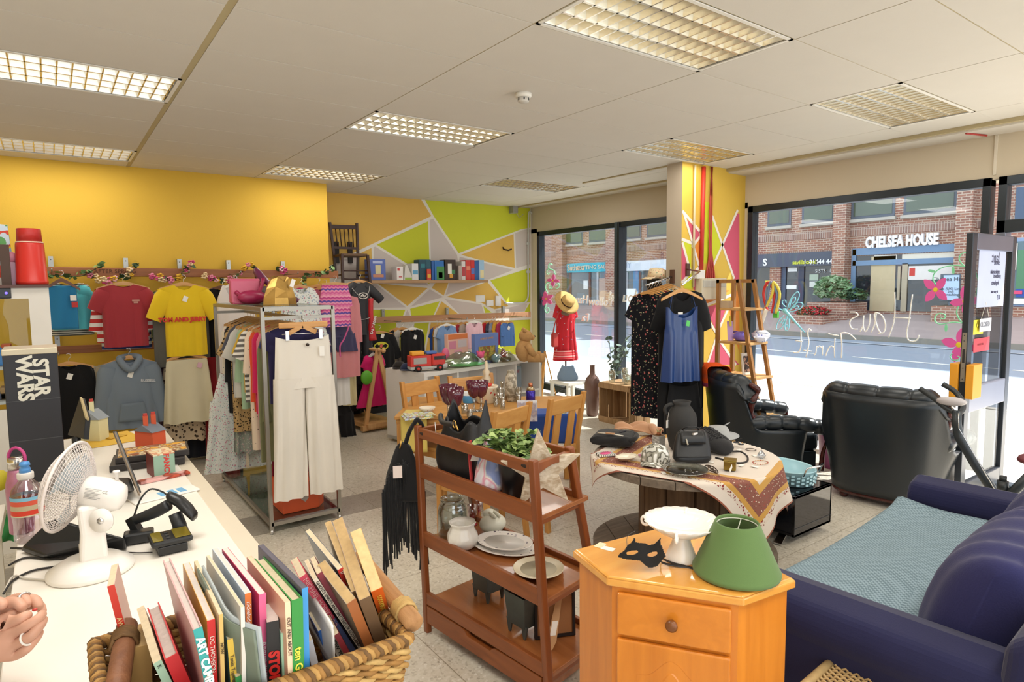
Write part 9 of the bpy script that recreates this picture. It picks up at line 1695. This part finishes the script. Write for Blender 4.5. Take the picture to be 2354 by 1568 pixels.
# torso + head + both arms as one body, hands rooted at the wrists
pel,chs,nk_,hd0 = Vector((-.55,1.45,.95)),Vector((-.53,1.47,1.32)),Vector((-.51,1.47,1.5)),Vector((-.49,1.47,1.62)); wR,wL = hj(-70,1545,.02),hj(-85,1440,.10)
shR,shL = Vector((-.50,1.30,1.42)),Vector((-.52,1.64,1.42)); elR,elL = Vector((-.48,1.20,1.13)),Vector((-.47,1.75,1.14))
body = skin('body',[[(pel,.13),(chs,.13),(nk_,.06),(hd0,.095),(Vector((-.48,1.47,1.72)),.085)],[(1,0),(shR,.06),(elR,.042),(wR,.026)],[(1,0),(shL,.06),(elL,.042),(wL,.026)],[(0,0),(Vector((-.55,1.36,.85)),.09),(Vector((-.54,1.35,.48)),.065),(Vector((-.56,1.35,.08)),.045),(Vector((-.46,1.35,.04)),.035)],[(0,0),(Vector((-.55,1.54,.85)),.09),(Vector((-.54,1.55,.48)),.065),(Vector((-.56,1.55,.08)),.045),(Vector((-.46,1.55,.04)),.035)]],pz)
DKC = fabric('1f1b1d','2c2628',.9); skin('dark_jumper',[[(pel+Vector((0,0,-.02)),.155),(chs,.15),(nk_+Vector((0,0,-.05)),.075)],[(1,0),(shR,.075),(elR,.058),(wR+(elR-wR)*.25,.042)],[(1,0),(shL,.075),(elL,.058),(wL+(elL-wL)*.25,.042)]],pz,DKC); skin('trousers',[[(pel+Vector((0,0,-.05)),.15),(Vector((-.55,1.36,.82)),.105),(Vector((-.54,1.35,.48)),.08),(Vector((-.56,1.35,.1)),.06)],[(0,0),(Vector((-.55,1.54,.82)),.105),(Vector((-.54,1.55,.48)),.08),(Vector((-.56,1.55,.1)),.06)]],pz,C_('23242b'))
b = MB(); b.ball(Vector((-.50,1.47,1.69)),(.115,.11,.12),plain('4a3226',.7,var=.3,vs=60.),20); b.loft([[Vector((-.56+.05*cos(t)*k,1.47+.10*sin(t)*k,z)) for t in [2*pi*i/18 for i in range(18)]] for z,k in ((1.70,1.1),(1.58,1.1),(1.45,.9))],plain('4a3226',.7,var=.3,vs=60.)); b.done('hair',pz)
# near hand: back of hand toward us, four fingers bent up and over, thumb tucked behind
pc = hj(-8,1478,.0); kn = [hj(18,1440,.012),hj(30,1458,0),hj(40,1480,-.004),hj(36,1506,.0)]
tips = [[hj(52,1420,-.008),hj(76,1408,.010)],[hj(66,1436,-.012),hj(90,1422,-.004),hj(99,1408,.016)],[hj(72,1462,-.014),hj(94,1436,-.002),hj(101,1420,.018)],[hj(62,1492,-.010),hj(84,1466,.0),hj(93,1448,.016)]]
ch = [[(wR,.026),(hj(-35,1512,.01),.03),(pc,.034)]]
for k in range(4): ch.append([(2,0),(kn[k],.0155 if k < 3 else .0135)]+[(p,f_*(1.08-.06*j)*(.92 if k == 3 else 1)) for j,p in enumerate(tips[k])])
ch.append([(1,0),(hj(-12,1436,.03),.017),(hj(18,1418,.035),.0115),(hj(44,1408,.038),.0095)])
skin('hand',ch,pz,SK,2)
# far hand: palm behind, fingers wrapping from above
pc2 = hj(-20,1412,.075); ch = [[(wL,.026),(hj(-50,1425,.085),.03),(pc2,.032)]]
for a,b_,c_,r in (((18,1388,.055),(40,1384,.04),(56,1402,.03),1.1),((40,1376,.07),(58,1376,.055),(66,1396,.045),1.0),((60,1378,.075),(84,1380,.06),(92,1402,.05),1.05),((70,1388,.095),(94,1392,.08),(99,1412,.066),.9)): ch.append([(2,0),(hj(*a),.0135*r),(hj(*b_),f_*r*1.05),(hj(*c_),f_*r*.95)])
ch.append([(1,0),(hj(-20,1388,.045),.016),(hj(2,1386,.035),.012),(hj(14,1398,.03),.010)]); skin('hand',ch,pz,SK,2)
# rings and a painted nail
def ring(c,d,r,m,nm,stone=None): d = d.normalized(); a = d.cross(Vector((0,0,1))).normalized(); b_ = a.cross(d); q = MB(); q.tube([c+(a*cos(t)+b_*sin(t))*r for t in [2*pi*i/24 for i in range(24)]],.0022,m,6,closed=True); o = q.done(nm,pz); (MB().ball(c-CF*r+CU*r*.7,.004,CH(.05),8).done('stone',o) if stone else None)
c0 = kn[2].lerp(tips[2][0],.72); ring(c0,tips[2][0]-kn[2],.0128,plain('f2eee6',.25),'white_ring'); ring(hj(55,1377,.06),hj(62,1390,.05)-hj(40,1376,.07),.0125,CH(.2),'silver_ring',True)
MB().ball(hj(80,1402,.03),(.005,.004,.003),plain('d0453f',.2),10).done('fingernail',pz)
# ================================================================ camera, light, world
cd = bpy.data.cameras.new('camera'); cam = bpy.data.objects.new('camera',cd); COL.objects.link(cam)
cd.sensor_width = 36; cd.sensor_fit = 'HORIZONTAL'; cd.lens = 36*FPX/2354; cd.clip_start = .02; cd.clip_end = 300
cam.matrix_world = Matrix(((CR.x,CU.x,-CF.x,0),(CR.y,CU.y,-CF.y,0),(CR.z,CU.z,-CF.z,CAMZ),(0,0,0,1)))
SC.camera = cam
W = bpy.data.worlds.new('sky'); SC.world = W; W.use_nodes = True
bg = W.node_tree.nodes['Background']; bg.inputs[0].default_value = lin('eaf0f5'); bg.inputs[1].default_value = 1.75
sl = bpy.data.lights.new('sun','SUN'); sl.energy = 9; sl.angle = radians(.6); sl.color = (1,.95,.88)
so = bpy.data.objects.new('sun',sl); COL.objects.link(so)
so.rotation_euler = Vector((-.72,.38,-1.02)).to_track_quat('-Z','Y').to_euler()
def area(nm,loc,sx,sy,e,d=(0,0,-1),col=(1,.95,.87)):
    l = bpy.data.lights.new(nm,'AREA'); l.shape = 'RECTANGLE'; l.size = sx; l.size_y = sy; l.energy = e; l.color = col
    o = bpy.data.objects.new(nm,l); COL.objects.link(o); o.location = loc; o.rotation_euler = Vector(d).to_track_quat('-Z','Y').to_euler()
for x,y in TRO: area('fill_light',(x+.6,y+.297,H-.012),1.1,.5,9)  # fill added under the ceiling lights, which are taken as switched off
for x,y in ((-.495,1.83),(1.905,-.55),(-.495,-.55),(4.305,-.55)): area('fill_light',(x+.6,y+.297,H-.012),1.1,.5,20)  # unseen fill lights added outside the view to brighten the shop
SC.view_settings.view_transform = 'Standard'; SC.view_settings.look = 'None'; SC.view_settings.gamma = 1
SC.view_settings.use_curve_mapping = False; SC.view_settings.exposure = .55
SC.cycles.use_denoising = True; SC.cycles.max_bounces = 10; SC.cycles.transparent_max_bounces = 16; SC.cycles.caustics_reflective = False; SC.cycles.caustics_refractive = False
SC.cycles.sample_clamp_indirect = 6.
